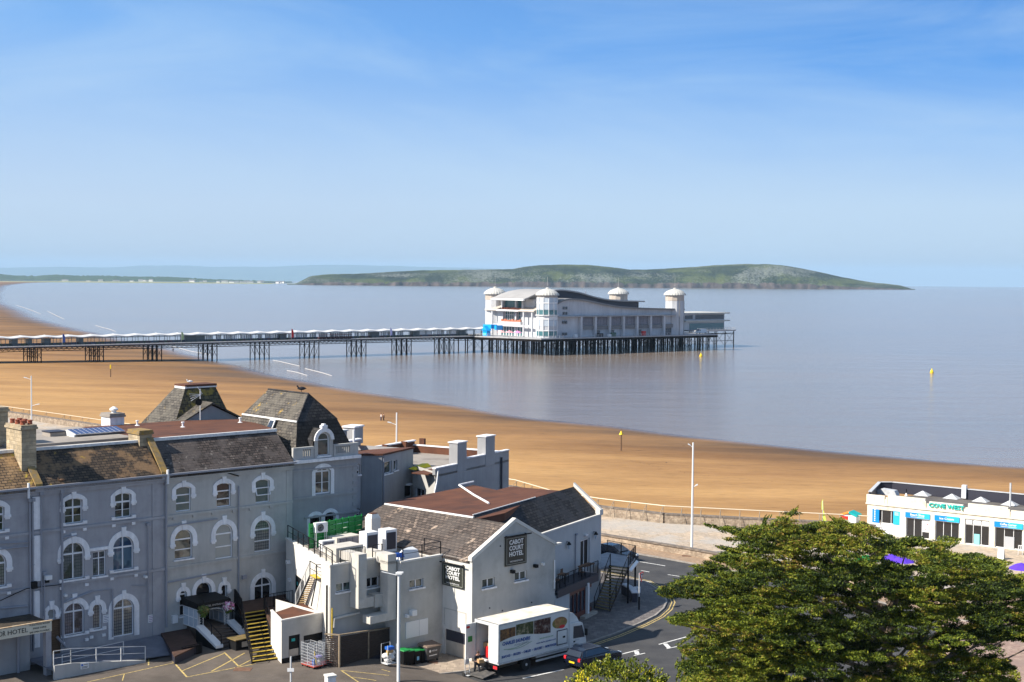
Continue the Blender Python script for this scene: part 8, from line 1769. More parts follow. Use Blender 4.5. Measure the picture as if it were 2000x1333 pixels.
def load1(t_): MB().use(M_['yellow']).tube([(.3, .1, .25), (.25, .3, 1.2)], .04, 5).use(plain('lilac_plastic', (.4, .36, .7), .5)).box(.4, .75, .1, .5, .75, .85).use(M_['blue']).box(.2, .4, .3, .5, .2, .6).use(M_['white']).box(.45, .7, .2, .5, .2, .45).build('odds_and_ends', t_)
def gcage(px_, py_, lab, load=None, a=0): p = GG(px_, py_); cage(Fr(p, 44.5+a), lab, load)
gcage(600, 1305, 'roll cage nearest the dark store door, on a red base'); gcage(613, 1309, 'roll cage holding yellow and lilac plastic odds and ends', load1); gcage(634, 1303, 'empty roll cage nearest the slatted fence')
p = GG(757, 1303); lc = thing('laundry_trolley', 'trolley heaped with white laundry bags and a blue crate by the slatted fence', 'trolley', Fr(p, 44.5))
MB().use(M_['steel']).box(0, .8, 0, .7, .12, .18).tube([(0, 0, .15), (0, 0, 1.5)], .02, 4).tube([(.8, 0, .15), (.8, 0, 1.5)], .02, 4).tube([(0, .7, .15), (0, .7, 1.5), (.8, .7, 1.5), (.8, .7, .15)], .02, 4).build('frame', lc)
rng = random.Random(3); mb = MB().use(M_['cloth_white'])
for k in range(6): c = (rng.uniform(.15, .65), rng.uniform(.15, .5), .4+.14*k*.6); mb.lathe([(.02, -.22), (.2, -.14), (.27, 0), (.2, .14), (.02, .22)], c, 9)
mb.build('laundry_bags', lc, smooth=True); MB().use(M_['blue']).box(.15, .7, .1, .5, 1.12, 1.32).use(M_['card']).box(.2, .6, .1, .4, .9, 1.1).use(M_['yellow']).box(.0, .12, .0, .1, .8, 1.1).build('crate', lc)
# ---- hand truck and trolley of boxes behind the lorry
p = G(909, 1322, .02); ht_ = thing('sack_truck', 'upright silver sack truck standing on the road edge', 'sack truck', Fr(p, 44)); mb = MB().use(M_['steel'])
for x in (0, .42): mb.tube([(x, 0, .1), (x, .12, 1.15), (x*.6+.08, .15, 1.35)], .022, 6)
for z in (.3, .55, .8, 1.05): mb.tube([(0, .1*z, z), (.42, .1*z, z)], .016, 5)
mb.box(0, .42, -.28, 0, .08, .1).box(.04, .38, .05, .08, .85, 1.2); mb.build('frame', ht_)
for x in (-.1, .46): MB().use(M_['rubber']).lathe([(.05, 0), (.14, 0), (.14, .06), (.05, .06)], (x, .12, .14), 14, ax=(Vector((0, 1, 0)), Vector((0, 0, 1)), Vector((1, 0, 0)))).build('wheel', ht_)
p = G(950, 1312, .02); td = thing('loaded_trolley', 'low trolley piled with dark crates and boxes at the back of the lorry', 'trolley', Fr(p, 44)); mb = MB().use(M_['black'])
for k, (x, y, z, a_, b_, c) in enumerate(((.0, .1, .3, .6, .45, .28), (.1, .15, .6, .55, .4, .25), (.6, .2, .3, .5, .4, .3), (.65, .25, .6, .4, .35, .2), (1.0, .3, .3, .4, .35, .25))): mb.use([M_['black'], M_['cloth_dark'], M_['wood'], M_['black'], M_['yellow']][k]); mb.box(x, x+a_, y, y+b_, z, z+c)
mb.build('crates', td); MB().use(M_['steel']).box(-.1, 1.4, 0, .7, .22, .27).tube([(-.1, .1, .25), (-.35, .1, 1.0)], .02, 5).tube([(-.1, .6, .25), (-.35, .6, 1.0), (-.35, .1, 1.0)], .02, 5).build('frame', td)
for x in (.1, 1.2):
    for y in (.02, .62): MB().use(M_['rubber']).lathe([(.1, 0), (.1, .05)], (x, y, .1), 10, ax=AXY).build('castor', td)
# ---- people
def figure(name, fr, lab, J, rad, cloth, hair=None, sleeves=True):
    """one skinned body; J joints, E edges; clothing and hair as children"""
    root = thing(name, lab, 'person', fr)
    def skin(nm, pts, edges, rr, m, parent, rootk=0):
        me = bpy.data.meshes.new(nm); me.from_pydata([J[k] if isinstance(k, str) else k for k in pts], edges, []); o = bpy.data.objects.new(nm, me); COL.objects.link(o); o.parent = parent
        o.modifiers.new('s', 'SKIN'); sv = me.skin_vertices[0].data
        for i, q in enumerate(rr): sv[i].radius = (q, q) if not isinstance(q, tuple) else q
        for i in range(len(pts)): sv[i].use_root = (i == rootk)
        sub = o.modifiers.new('u', 'SUBSURF'); sub.levels = 2; sub.render_levels = 2; me.materials.append(m)
        dg = bpy.context.evaluated_depsgraph_get(); me2 = bpy.data.meshes.new_from_object(o.evaluated_get(dg)); o.modifiers.clear(); o.data = me2; me2.name = nm
        if not me2.materials: me2.materials.append(m)
        for p_ in me2.polygons: p_.use_smooth = True
        return o
    names = list(rad.keys()); idx = {n_: i for i, n_ in enumerate(names)}
    E = [('pel', 'waist'), ('waist', 'chest'), ('chest', 'neck'), ('neck', 'chin'), ('chin', 'head'), ('head', 'crown'), ('chest', 'shl'), ('shl', 'ell'), ('ell', 'wrl'), ('wrl', 'hal'), ('chest', 'shr'), ('shr', 'elr'), ('elr', 'wrr'), ('wrr', 'har'), ('pel', 'hil'), ('hil', 'knl'), ('knl', 'anl'), ('anl', 'tol'), ('pel', 'hir'), ('hir', 'knr'), ('knr', 'anr'), ('anr', 'tor')]
    body_ = skin('body', names, [(idx[a], idx[b_]) for a, b_ in E], [rad[n_] for n_ in names], M_['skin'], root)
    def piece(nm, ns, es, grow, m): ix = {n_: i for i, n_ in enumerate(ns)}; return skin(nm, ns, [(ix[a], ix[b_]) for a, b_ in es], [rad[n_]*grow if not isinstance(rad[n_], tuple) else tuple(v*grow for v in rad[n_]) for n_ in ns], m, root)
    up_ = ['pel', 'waist', 'chest', 'shl', 'shr']+(['ell', 'elr', 'wrl', 'wrr'] if sleeves else ['ell', 'elr']); ue = [('pel', 'waist'), ('waist', 'chest'), ('chest', 'shl'), ('chest', 'shr'), ('shl', 'ell'), ('shr', 'elr')]+([('ell', 'wrl'), ('elr', 'wrr')] if sleeves else [])
    piece('jacket', up_, ue, 1.14, cloth[0]); piece('trousers', ['pel', 'hil', 'knl', 'anl', 'hir', 'knr', 'anr'], [('pel', 'hil'), ('hil', 'knl'), ('knl', 'anl'), ('pel', 'hir'), ('hir', 'knr'), ('knr', 'anr')], 1.14, cloth[1])
    piece('shoe', ['anl', 'tol'], [('anl', 'tol')], 1.15, M_['black']); piece('shoe', ['anr', 'tor'], [('anr', 'tor')], 1.15, M_['black'])
    hd = Vector(J['head']); MB().use(hair or M_['hair']).lathe([(.02, .12), (.075, .1), (.1, .05), (.105, 0), (.095, -.03)], hd+Vector((-.012, 0, .015)), 14).build('hair', root, smooth=True)
    # hands: palm with five short curled fingers
    hm_ = MB().use(M_['skin'])
    for s_ in ('l', 'r'):
        h_ = Vector(J['ha'+s_]); wv = (h_-Vector(J['wr'+s_])).normalized(); sd_ = wv.cross(Vector((0, 0, 1))).normalized(); nz = wv.cross(sd_)
        for k in range(4): a = h_+sd_*(.03-.02*k); hm_.tube([a, a+wv*.035, a+wv*(.06-.005*abs(k-1.5))+nz*.012, a+wv*.065+nz*.035], .009, 5, r2=.007)
        a = h_-wv*.03+sd_*.035; hm_.tube([a, a+sd_*.02+wv*.025, a+sd_*.015+wv*.05+nz*.01], .01, 5, r2=.008)
    hm_.build('fingers', root)
    f_ = Vector((1, 0, 0)); fm = MB().use(M_['skin']).hexa([hd+Vector(v) for v in ((.085, -.012, -.04), (.085, .012, -.04), (.07, .012, .01), (.07, -.012, .01), (.108, -.01, -.035), (.108, .01, -.035), (.085, .008, .01), (.085, -.008, .01))]); fm.lathe([(.02, 0), (.022, .012)], hd+Vector((0, .09, -.01)), 8, ax=(Vector((1, 0, 0)), Vector((0, 0, 1)), Vector((0, 1, 0)))).lathe([(.02, 0), (.022, .012)], hd+Vector((0, -.102, -.01)), 8, ax=(Vector((1, 0, 0)), Vector((0, 0, 1)), Vector((0, 1, 0)))); fm.build('face_features', root)
    MB().use(M_['black']).box(hd.x+.088, hd.x+.095, hd.y+.025, hd.y+.04, hd.z+.0, hd.z+.01).box(hd.x+.088, hd.x+.095, hd.y-.04, hd.y-.025, hd.z, hd.z+.01).use(M_['lampred']).box(hd.x+.085, hd.x+.092, hd.y-.025, hd.y+.025, hd.z-.062, hd.z-.054).build('eyes_and_mouth', root)
    return root
RAD = dict(pel=(.15, .12), waist=(.13, .105), chest=(.16, .12), neck=.055, chin=.065, head=(.095, .1), crown=.055, shl=.075, ell=.048, wrl=.034, hal=(.04, .025), shr=.075, elr=.048, wrr=.034, har=(.04, .025), hil=.105, knl=.07, anl=.047, tol=.04, hir=.105, knr=.07, anr=.047, tor=.04)
def pose(lean=0, sx=.0, stride=.15, arms='down', hh=1.75):
    k = hh/1.75; J = dict(pel=(0, 0, .95), waist=(.01+lean*.3, 0, 1.12), chest=(.02+lean, 0, 1.35), neck=(.03+lean*1.3, 0, 1.5), chin=(.05+lean*1.5, 0, 1.565), head=(.05+lean*1.7, 0, 1.64), crown=(.04+lean*1.7, 0, 1.7),
        shl=(.02+lean, .19, 1.42), shr=(.02+lean, -.19, 1.42), hil=(0, .1, .9), hir=(0, -.1, .9), knl=(stride*.9, .11, .5), anl=(stride, .12, .09), tol=(stride+.17, .13, .045), knr=(-stride*.2, -.11, .5), anr=(-stride, -.12, .09), tor=(-stride+.17, -.13, .045))
    if arms == 'carry': J.update(ell=(.05+lean, .27, 1.16), wrl=(.3+lean, .2, 1.1), hal=(.38+lean, .17, 1.1), elr=(.05+lean, -.27, 1.16), wrr=(.3+lean, -.2, 1.1), har=(.38+lean, -.17, 1.1))
    else: J.update(ell=(-.04, .25, 1.14), wrl=(.04, .27, .9), hal=(.07, .27, .82), elr=(.06, -.25, 1.14), wrr=(.16, -.26, .92), har=(.2, -.26, .84))
    return {a: tuple(v*k for v in b_) for a, b_ in J.items()}
p = G(931, 1319, .02); mn = figure('person', Fr(p, -60), 'man in dark clothes carrying a cardboard box behind the lorry', pose(.08, stride=.2, arms='carry'), RAD, (M_['cloth_dark'], M_['cloth_dark']))
bx_ = MB().use(M_['card']).box(.38, .72, -.2, .2, 1.02, 1.27).build('cardboard_box', fr=Fr(p, -60), label='small cardboard box carried by the man', cat='box')
for px_, py_, ang, cl, lab in ((744.5, 823, 200, (M_['cloth_white'], M_['cloth_navy']), 'walker in a white top on the beach, left of the pair'), (749.5, 823, 200, (M_['cloth_dark'], M_['cloth_dark']), 'walker in dark clothes on the beach, right of the pair'), (338, 688, 100, (M_['cloth_dark'], M_['cloth_dark']), 'lone dark figure at the water edge under the pier')):
    p = G(px_, py_, -4.5); zb = bz(p.x, p.y); p = G(px_, py_, zb); figure('person', Fr((p.x, p.y, zb), ang), lab, pose(hh=1.75), RAD, cl)
# gulls on the roofs
def gull(p, lab, m, s=1.): t_ = MB().use(m).lathe([(.01, -.22), (.07, -.1), (.09, .02), (.05, .14), (.02, .2)], (0, 0, .16), 8, ax=(Vector((0, 1, 0)), Vector((0, 0, 1)), Vector((1, 0, 0)))).lathe([(.01, -.05), (.045, 0), (.01, .05)], (.2, 0, .27), 7).tube([(.14, 0, .2), (.2, 0, .26)], .035, 5).tube([(.02, .03, .1), (.02, .03, 0)], .008, 3).tube([(.02, -.03, .1), (.02, -.03, 0)], .008, 3).build('gull', label=lab, cat='bird', fr=Matrix.Translation(p) @ Matrix.Rotation(R(200), 4, 'Z') @ Matrix.Scale(s, 4))
gull(Ht.W(*Ht.onY(119, 942, .1)[:1], .0, 12.95), 'brownish gull standing in the gutter of the patchy slate roof', M_['wood'], 1.1)
gull(Ht.W((ex0+ex1)/2, ra[0]+1.0, rz+.1), 'dark bird perched on the ridge of the tall mansard roof', M_['cloth_dark'], 1.8)
gull(Ht.W(C[0]+.9, 17, C[1]+.2), 'pale gull standing on the flat top of the mossy tower', M_['white'], 1.3)
# ================================================================ SEA FRONT CAFE BUILDING
M_['cream_render'] = noisy('cream_weathered_render', (.72, .66, .53), (.84, .79, .68), .8, c3=(.55, .42, .22), scale3=.9, amt3=.5, streak=.12)
Co = G(1693, 1041.5, .16); Cw = Fr((Co.x, Co.y, .16), -35.5)
cy = lambda x, y, d=0: Cw.onY(x, y, d)
cv = thing('cafe_parade', 'cream flat roofed parade of beach cafes with blue shop signs on the promenade', 'building', Cw)
ZC = cy(1694, 983)[1]; ZP = cy(1695, 966)[1]; XE = cy(2000, 1075)[0]+9
gr = plain('grey_frame', (.42, .43, .45), .4); skyb = plain('sign_blue', (.0, .22, .62), .4); skyc = plain('sign_cyan', (.02, .42, .72), .4)
W_ = Wall(BY(0), [(0, 0), (XE, 0), (XE, ZP-.35), (0, ZP-.35)], cv, M_['cream_render'], depth=.25)
X = lambda px_, py_=1040: cy(px_, py_)[0]
bays = [(1703, 1757, 0), (1769, 1815, 1), (1826, 1873, 2), (1884, 1932, 3), (1943, 1997, 4), (2008, 2055, 2), (2068, 2110, 1)]
signs = {1: 'Beach Shop', 2: 'Ice Cream', 4: 'Coffee Corner'}
zt = cy(1769, 1001)[1]
for a, b_, k in bays:
    u0, u1 = X(a), X(b_)
    if k == 0:
        wd = W_.window(u0, u1, 1.25, zt, 0, style='triple', frame='white', pane='pane_dark', sill=False, name='shop_window'); MB().use(M_['white']).box(u0, u1, -.02, .05, .1, 1.25).build('grey_panel', wd)
        MB().use(skyb).box(u0, u0+(u1-u0)*.25, .0, .1, 1.28, zt-.02).use(skyc).box(u1-(u1-u0)*.24, u1, .0, .1, 1.28, zt-.02).build('blue_poster', wd)
        mk_ = MB().use(M_['white'])
        for i in range(9): mk_.box(u0+.22, u0+.36, -.012, -.001, 1.45+i*.2, 1.57+i*.2)
        for i in range(3): mk_.box(u1-.6, u1-.15, -.012, -.001, zt-.2-i*.12, zt-.15-i*.12)
        mk_.build('poster_print', wd)
    else:
        wd = W_.window(u0, u1, .05, zt-(.55 if k != 3 else .0), 0, style='triple', frame='white', pane='pane_dark', sill=False, name='shop_front', bars=[zt-.62] if k == 3 else None)
        if k in signs:
            sg_ = MB().use(skyb).box(u0-.05, u0+(u1-u0)*.5, -.12, -.01, zt-.52, zt+.05).use(skyc).box(u0+(u1-u0)*.5, u1+.05, -.12, -.01, zt-.52, zt+.05).build('shop_sign', wd); text(signs[k], .32, BY(-.12), (u0+u1)/2, zt-.17 if k != 2 else zt-.24, M_['white'], wd, wdt=(u1-u0)*.6, bold=.008)
            if k != 2: MB().use(M_['white']).box(u0+(u1-u0)*.22, u0+(u1-u0)*.8, -.13, -.121, zt-.42, zt-.38).build('small_print', wd)
        else: q = MB().use(M_['white']); q.box(u0+.1, u0+.75, .12, .2, zt-.55, zt-.08).box(u0+.9, u0+1.65, .12, .2, zt-.55, zt-.08).box(u0+1.8, u1-.1, .12, .2, zt-.55, zt-.08).build('white_panel', wd)
        if k == 4: MB().use(gr).box(u0+(u1-u0)*.36, u0+(u1-u0)*.7, .1, .2, .06, 1.3).build('door_panel', wd)
        if k == 1: q = MB().use(M_['white']).box(u0+(u1-u0)*.68, u1-.08, .14, .2, .8, 2.4); q.use(M_['red']).box(u1-.5, u1-.35, .12, .14, 1.0, 1.1).box(u1-.3, u1-.2, .12, .14, 1.6, 1.7).build('notice', wd)
        if k == 3: MB().use(plain('pale_turquoise', (.25, .6, .62), .5)).box(u0+(u1-u0)*.38, u0+(u1-u0)*.6, .12, .2, .1, 1.2).build('counter', wd)
W_.build('front_wall')
mb = MB().use(M_['cream_render']); mb.box(-.15, XE, -.14, 0, ZC-.08, ZC+.07)
for a, b_, h in ((-.1, X(1728, 972), .0), (X(1733), X(1806), .12), (X(1814), X(1880), -.12), (X(1890), X(1968), .1), (X(1974), XE, -.2)): mb.box(a, b_, -.06, .25, ZC+.07, ZP+h)
for px_ in (1706, 1731, 1806, 1970): mb.box(X(px_)-.1, X(px_)+.1, -.1, 0, ZC+.08, ZP-.1)
mb.build('parapet', cv)
DC = 7.5; MB().use(M_['feltgrey'] if False else noisy('dark_roof_felt', (.09, .08, .075), (.15, .135, .12), .6, c3=(.2, .18, .16), scale3=.5)).prism([(.2, .26, ZC-.1), (XE, .26, ZC-.1), (XE, DC+2, ZC-.1), (2.4, DC+2, ZC-.1), (.6, DC-2, ZC-.1)], (0, 0, .08)).build('roof', cv)
mb = MB().use(M_['darkclad']); e0, e1_, e2 = (0.02, .3), (.7, 4.6), (2.3, 6.6); B3 = [Vector((*Cw.onZ(px_, py_, ZP), 0)) for px_, py_ in ((1697, 962), (1716, 943), (1743, 943), (2000, 967))]; B3.append(B3[3]+(B3[3]-B3[2])*.8); cp_ = MB().use(M_['steel'])
for k in range(4):
    a, b_ = B3[k], B3[k+1]; d = (b_-a).normalized(); s_ = Vector((d.y, -d.x, 0))*.25
    q = [a, b_, b_+s_, a+s_]; mb.hexa([(v.x, v.y, ZC-.2) for v in q]+[(v.x, v.y, ZP+.05) for v in q]); q = [a-s_*.3, b_-s_*.3, b_+s_*1.3, a+s_*1.3]; cp_.hexa([(v.x, v.y, ZP+.05) for v in q]+[(v.x, v.y, ZP+.12) for v in q])
mb.build('rear_parapet', cv); cp_.build('parapet_cap', cv); MB().use(M_['cream_render']).poly([(0, 0, 0), (B3[1].x, B3[1].y, 0), (B3[1].x, B3[1].y, ZP), (0, 0, ZP)]).build('side_wall', cv)
text('COVE WEST', .62, BY(-.06), (X(1815, 990)+X(1884, 990))/2, cy(1850, 990)[1], plain('cove_turquoise', (.02, .45, .40), .4), cv, wdt=X(1884, 990)-X(1815, 990), d=.12, w=.02, bold=.02)
for px_, py_ in ((1798, 969), (1855, 975), (1912, 981), (1969, 988)):
    a = Cw.onZ(px_, py_, ZC); q = MB().use(M_['steel']).hexa([(a[0]-.85, a[1], ZC), (a[0]+.85, a[1], ZC), (a[0]+.85, a[1]+1.4, ZC), (a[0]-.85, a[1]+1.4, ZC), (a[0]-.05, a[1]+.65, ZC+.5), (a[0]+.05, a[1]+.65, ZC+.5), (a[0]+.05, a[1]+.75, ZC+.5), (a[0]-.05, a[1]+.75, ZC+.5)]).build('roof_light', cv)
a = Cw.onZ(1882, 974, ZC); MB().use(M_['white']).box(a[0]-.25, a[0]+.25, a[1], a[1]+.5, ZC, ZC+1.5).build('white_flue', cv); a = Cw.onZ(1973, 990, ZC); MB().use(M_['steel']).tube([(*a, ZC), (*a, ZC+2.6)], .1, 8).build('steel_flue', cv)
a = Cw.onZ(1730, 968, ZC); MB().use(M_['steel']).prism([(a[0]-1.3, a[1], ZC), (a[0]+1.3, a[1], ZC), (a[0]+1.0, a[1], ZC+.6), (a[0]-.6, a[1], ZC+.7), (a[0]-1.15, a[1], ZC+.45)], (0, 1, 0)).build('roof_duct', cv); a = Cw.onZ(1770, 969, ZC); MB().use(M_['white']).lathe([(.2, ZC), (.05, ZC+.35)], (*a, 0), 8).use(M_['black']).tube([(*a, ZC+.3), (*a, ZC+.8)], .06, 6).build('roof_cowl', cv)
# kiosk, flag, board, chairs, parasols
p = G(1643, 1038, .16); ks = thing('beach_kiosk', 'small white and red kiosk with orange and teal roof by the sea wall', 'kiosk', Fr(p, -35)); MB().use(M_['white']).box(0, 1.7, 0, 1.3, .5, 1.9).use(M_['red']).box(0, .85, -.01, 0, .2, .8).box(0, .8, -.01, 0, 1.35, 1.75).use(M_['white']).box(0, 1.7, 0, 1.3, 0, .5).build('body', ks); MB().use(plain('orange_cloth', (.8, .25, .03), .7)).prism([(-.1, -.1, 1.75), (.85, -.1, 2.1), (.85, 1.4, 2.1), (-.1, 1.4, 1.75)], (0, 0, .2)).use(M_['turq']).prism([(.85, -.1, 2.1), (1.8, -.1, 1.75), (1.8, 1.4, 1.75), (.85, 1.4, 2.1)], (0, 0, .2)).build('roof', ks)
p = G(1606, 1036, .16); ff = thing('feather_flag', 'yellow green feather flag beside the sea railing', 'flag', Fr(p, -20)); MB().use(M_['steel']).tube([(0, 0, 0), (0, 0, 3.3)], .03, 5).build('pole', ff); MB().use(plain('flag_lime', (.55, .65, .1), .8)).prism([(.0, 0, .9), (.45, 0, 1.1), (.12, 0, 2.2), (.0, 0, 2.3)], (0, .03, 0)).prism([(-.12, 0, 2.3), (.1, 0, 2.3), (.02, 0, 3.5), (-.12, 0, 3.2)], (0, .03, 0)).build('banner', ff)
p = G(1947, 1093, .16); ab = thing('a_board', 'white folding pavement board in front of the cafe parade', 'sign board', Fr(p, -35)); MB().use(M_['white']).prism([(0, 0, 0), (.65, 0, 0), (.62, .25, 1.1), (.03, .25, 1.1)], (0, .04, 0)).build('front_leaf', ab); MB().use(M_['white']).prism([(0, .6, 0), (.65, .6, 0), (.62, .31, 1.1), (.03, .31, 1.1)], (0, .04, 0)).build('rear_leaf', ab)
for k, (px_, py_) in enumerate(((1988, 1084), (2008, 1082))):
    p = G(px_, py_, .16); wc = thing('white_chair', 'white plastic chair at the right edge before the coffee shop' if k == 0 else 'white plastic chair just beyond the right edge', 'chair', Fr(p, 30*k-20), 'white cafe chairs'); MB().use(M_['white']).box(0, .45, 0, .45, .42, .46).build('seat', wc); MB().use(M_['white']).box(.02, .08, .4, .44, .46, .9).box(.19, .25, .4, .44, .46, .9).box(.36, .42, .4, .44, .46, .9).box(0, .45, .4, .45, .84, .92).build('backrest', wc)
    for a in (0, .41):
        for b_ in (0, .41): MB().use(M_['white']).box(a, a+.04, b_, b_+.04, 0, .42).build('leg', wc)
for k, (px_, py_, c, lab) in enumerate(((1995, 1106, 'purple', 'purple parasol at the right edge below the cafe parade'), (1742, 1088, 'purple', 'purple parasol glimpsed through the top of the dark tree'), (1763, 1092, 'purple', 'second purple parasol glimpsed through the tree, on the right'), (1692, 1090, 'green', 'green parasol glimpsed through the top of the dark tree'))):
    p = G(px_, py_, 2.3); um = thing('cafe_parasol', lab, 'parasol', Fr((p.x, p.y, .1), 0), 'parasols on the terrace'); MB().use(M_['steel']).tube([(0, 0, 0), (0, 0, 2.4)], .03, 6).build('pole', um); MB().use(M_[c]).lathe([(1.15, 1.95), (.6, 2.3), (.03, 2.5)], (0, 0, 0), 8).build('canopy', um)
flat('terrace_paving', [tuple(G(1830, 1110, 0).xy), (90, 120), (120, 60), (40, 60), (34, 86), (31, 100)], .03, bricky('pinkish_paving', (.3, .2, .16), (.38, .27, .21), (.2, .14, .11), .5, .5, .015, patch=(.26, .19, .16), pscale=.3, bump=.2), 'pinkish paving of the terrace behind the dark tree', zl=None)
flat('verge', [(-1, 93), (12, 93.5), (14, 88), (32, 86), (40, 60), (10, 40), (-4, 70)], .05, noisy('grass', (.04, .08, .02), (.09, .14, .04), 3), 'grass verge under the trees', zl=None)

# ================================================================ TREES
import numpy as np
def leafmat(name, rough=.6, trans=.0):
    m, t, b = newmat(name); at_ = N(t, 'ShaderNodeAttribute', attribute_name='leafcol'); t.links.new(at_.outputs['Color'], b.inputs['Base Color']); b.inputs['Roughness'].default_value = rough; b.inputs['Specular IOR Level'].default_value = .25
    return m
def inpoly(P, x, y):
    c = False; n = len(P)
    for i in range(n):
        x1, y1 = P[i]; x2, y2 = P[(i+1) % n]
        if (y1 > y) != (y2 > y) and x < (x2-x1)*(y-y1)/(y2-y1)+x1: c = not c
    return c
def foliage(name, parent, clumps, per, ls, cols, m, seed, up_=.6, shape=(1, .5, .24), lw=.36):
    """clumps: (centre, direction, size, tint); leaf-sized faces fill each clump"""
    rg = np.random.default_rng(seed); Vs = []; Cs = []
    for c, d, s_, ti in clumps:
        n = max(8, int(per*s_*s_)); d = np.array(d); d = d/np.linalg.norm(d); e2 = np.cross((0, 0, 1), d); e2 = e2/max(1e-6, np.linalg.norm(e2)); e3 = np.cross(d, e2)
        q = rg.normal(size=(n, 3)); q = q/np.linalg.norm(q, axis=1)[:, None]*(rg.random((n, 1))**.4); q[:, 2] = np.where(q[:, 2] < 0, q[:, 2]*.5, q[:, 2])
        P = np.array(c)+(q[:, :1]*d*shape[0]+q[:, 1:2]*e2*shape[1]+q[:, 2:]*e3*shape[2])*s_
        a = d*.9+q[:, 1:2]*e2*.8+rg.normal(size=(n, 3))*.55+np.array((0, 0, .25)); a = a/np.linalg.norm(a, axis=1)[:, None]
        b_ = np.cross(a, rg.normal(size=(n, 3))*.7+np.array((0, 0, up_))); b_ = b_/np.maximum(1e-6, np.linalg.norm(b_, axis=1)[:, None])
        L_ = ls*(.6+.8*rg.random((n, 1))); Vs.append(np.stack([P-a*L_*.5, P-a*L_*.05+b_*L_*lw*.5, P+a*L_*.5, P-a*L_*.05-b_*L_*lw*.5], 1).reshape(-1, 3))
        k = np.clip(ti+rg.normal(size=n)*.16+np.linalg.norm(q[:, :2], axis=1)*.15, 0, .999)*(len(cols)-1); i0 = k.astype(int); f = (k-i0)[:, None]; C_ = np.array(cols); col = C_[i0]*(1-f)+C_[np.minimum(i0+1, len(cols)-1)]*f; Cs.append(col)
    V_ = np.concatenate(Vs); Cc = np.concatenate(Cs); n = len(Cc); me = bpy.data.meshes.new(name); me.vertices.add(4*n); me.vertices.foreach_set('co', V_.ravel()); me.loops.add(4*n); me.loops.foreach_set('vertex_index', np.arange(4*n, dtype=np.int32)); me.polygons.add(n); me.polygons.foreach_set('loop_start', np.arange(0, 4*n, 4, dtype=np.int32)); me.polygons.foreach_set('loop_total', np.full(n, 4, dtype=np.int32)); me.update(calc_edges=True)
    at_ = me.color_attributes.new('leafcol', 'FLOAT_COLOR', 'CORNER'); cc = np.repeat(np.concatenate([Cc, np.ones((n, 1))], 1), 4, axis=0); at_.data.foreach_set('color', cc.ravel().astype(np.float32)); me.materials.append(m)
    o = bpy.data.objects.new(name, me); COL.objects.link(o); o.parent = parent; return o
rng = random.Random(77)
OUT = [(1283, 1150), (1300, 1140), (1330, 1122), (1352, 1118), (1345, 1104), (1362, 1098), (1400, 1084), (1395, 1066), (1425, 1070), (1440, 1060), (1405, 1052), (1440, 1045), (1395, 1030), (1373, 1022), (1400, 1024), (1440, 1035), (1462, 1026), (1480, 1030), (1500, 1022), (1512, 1008), (1530, 998), (1558, 990), (1550, 1002), (1535, 1010), (1545, 1022), (1560, 1025), (1590, 1022), (1635, 1018), (1620, 1008), (1645, 1012), (1655, 1025), (1690, 1020), (1720, 1036), (1745, 1052), (1780, 1050), (1815, 1050), (1826, 1062), (1850, 1050), (1880, 1052), (1862, 1066), (1845, 1074), (1880, 1080), (1905, 1080), (1935, 1092), (1978, 1098), (1965, 1106), (1985, 1118), (2015, 1125), (2060, 1150), (2085, 1200), (2060, 1250), (1998, 1255), (1985, 1240), (1975, 1262), (1958, 1250), (1975, 1290), (1990, 1320), (1985, 1345), (2000, 1420), (1320, 1420), (1335, 1340), (1322, 1300), (1342, 1285), (1318, 1262), (1350, 1258), (1360, 1240), (1338, 1222), (1306, 1218), (1300, 1205), (1330, 1196), (1345, 1190), (1372, 1180), (1350, 1172), (1322, 1166), (1306, 1170), (1285, 1162)]
GAPS = [[(1675, 1080), (1700, 1078), (1712, 1092), (1685, 1098)], [(1715, 1088), (1735, 1080), (1775, 1086), (1790, 1104), (1765, 1110), (1735, 1096)], [(1410, 1105), (1425, 1100), (1430, 1112)], [(1340, 1145), (1365, 1140), (1372, 1152)]]
TC = Vector((21.2, 77, 7.2)); TR_ = Vector((14.6, 8.6, 8.3)); pads = []; tries = 0
while len(pads) < 430 and tries < 120000:
    tries += 1; u = Vector((rng.uniform(-1, 1), rng.uniform(-1, 1), rng.uniform(-.8, 1))); r_ = (abs(u.x)**3+abs(u.y)**3+abs(u.z)**3)**(1/3)
    if r_ > 1 or r_ < .45: continue
    p = TC+Vector((u.x*TR_.x, u.y*TR_.y, u.z*TR_.z))
    if u.y > .4 and rng.random() < .7: continue
    x, y = prj(p)
    if not inpoly(OUT, x, y): continue
    if any(abs(p.x-q.x) < 1.7 and abs(p.y-q.y) < 1.5 and abs(p.z-q.z) < 1.05 for q, _ in pads): continue
    pads.append((p, rng.uniform(1.2, 2.3)))
clumps = []
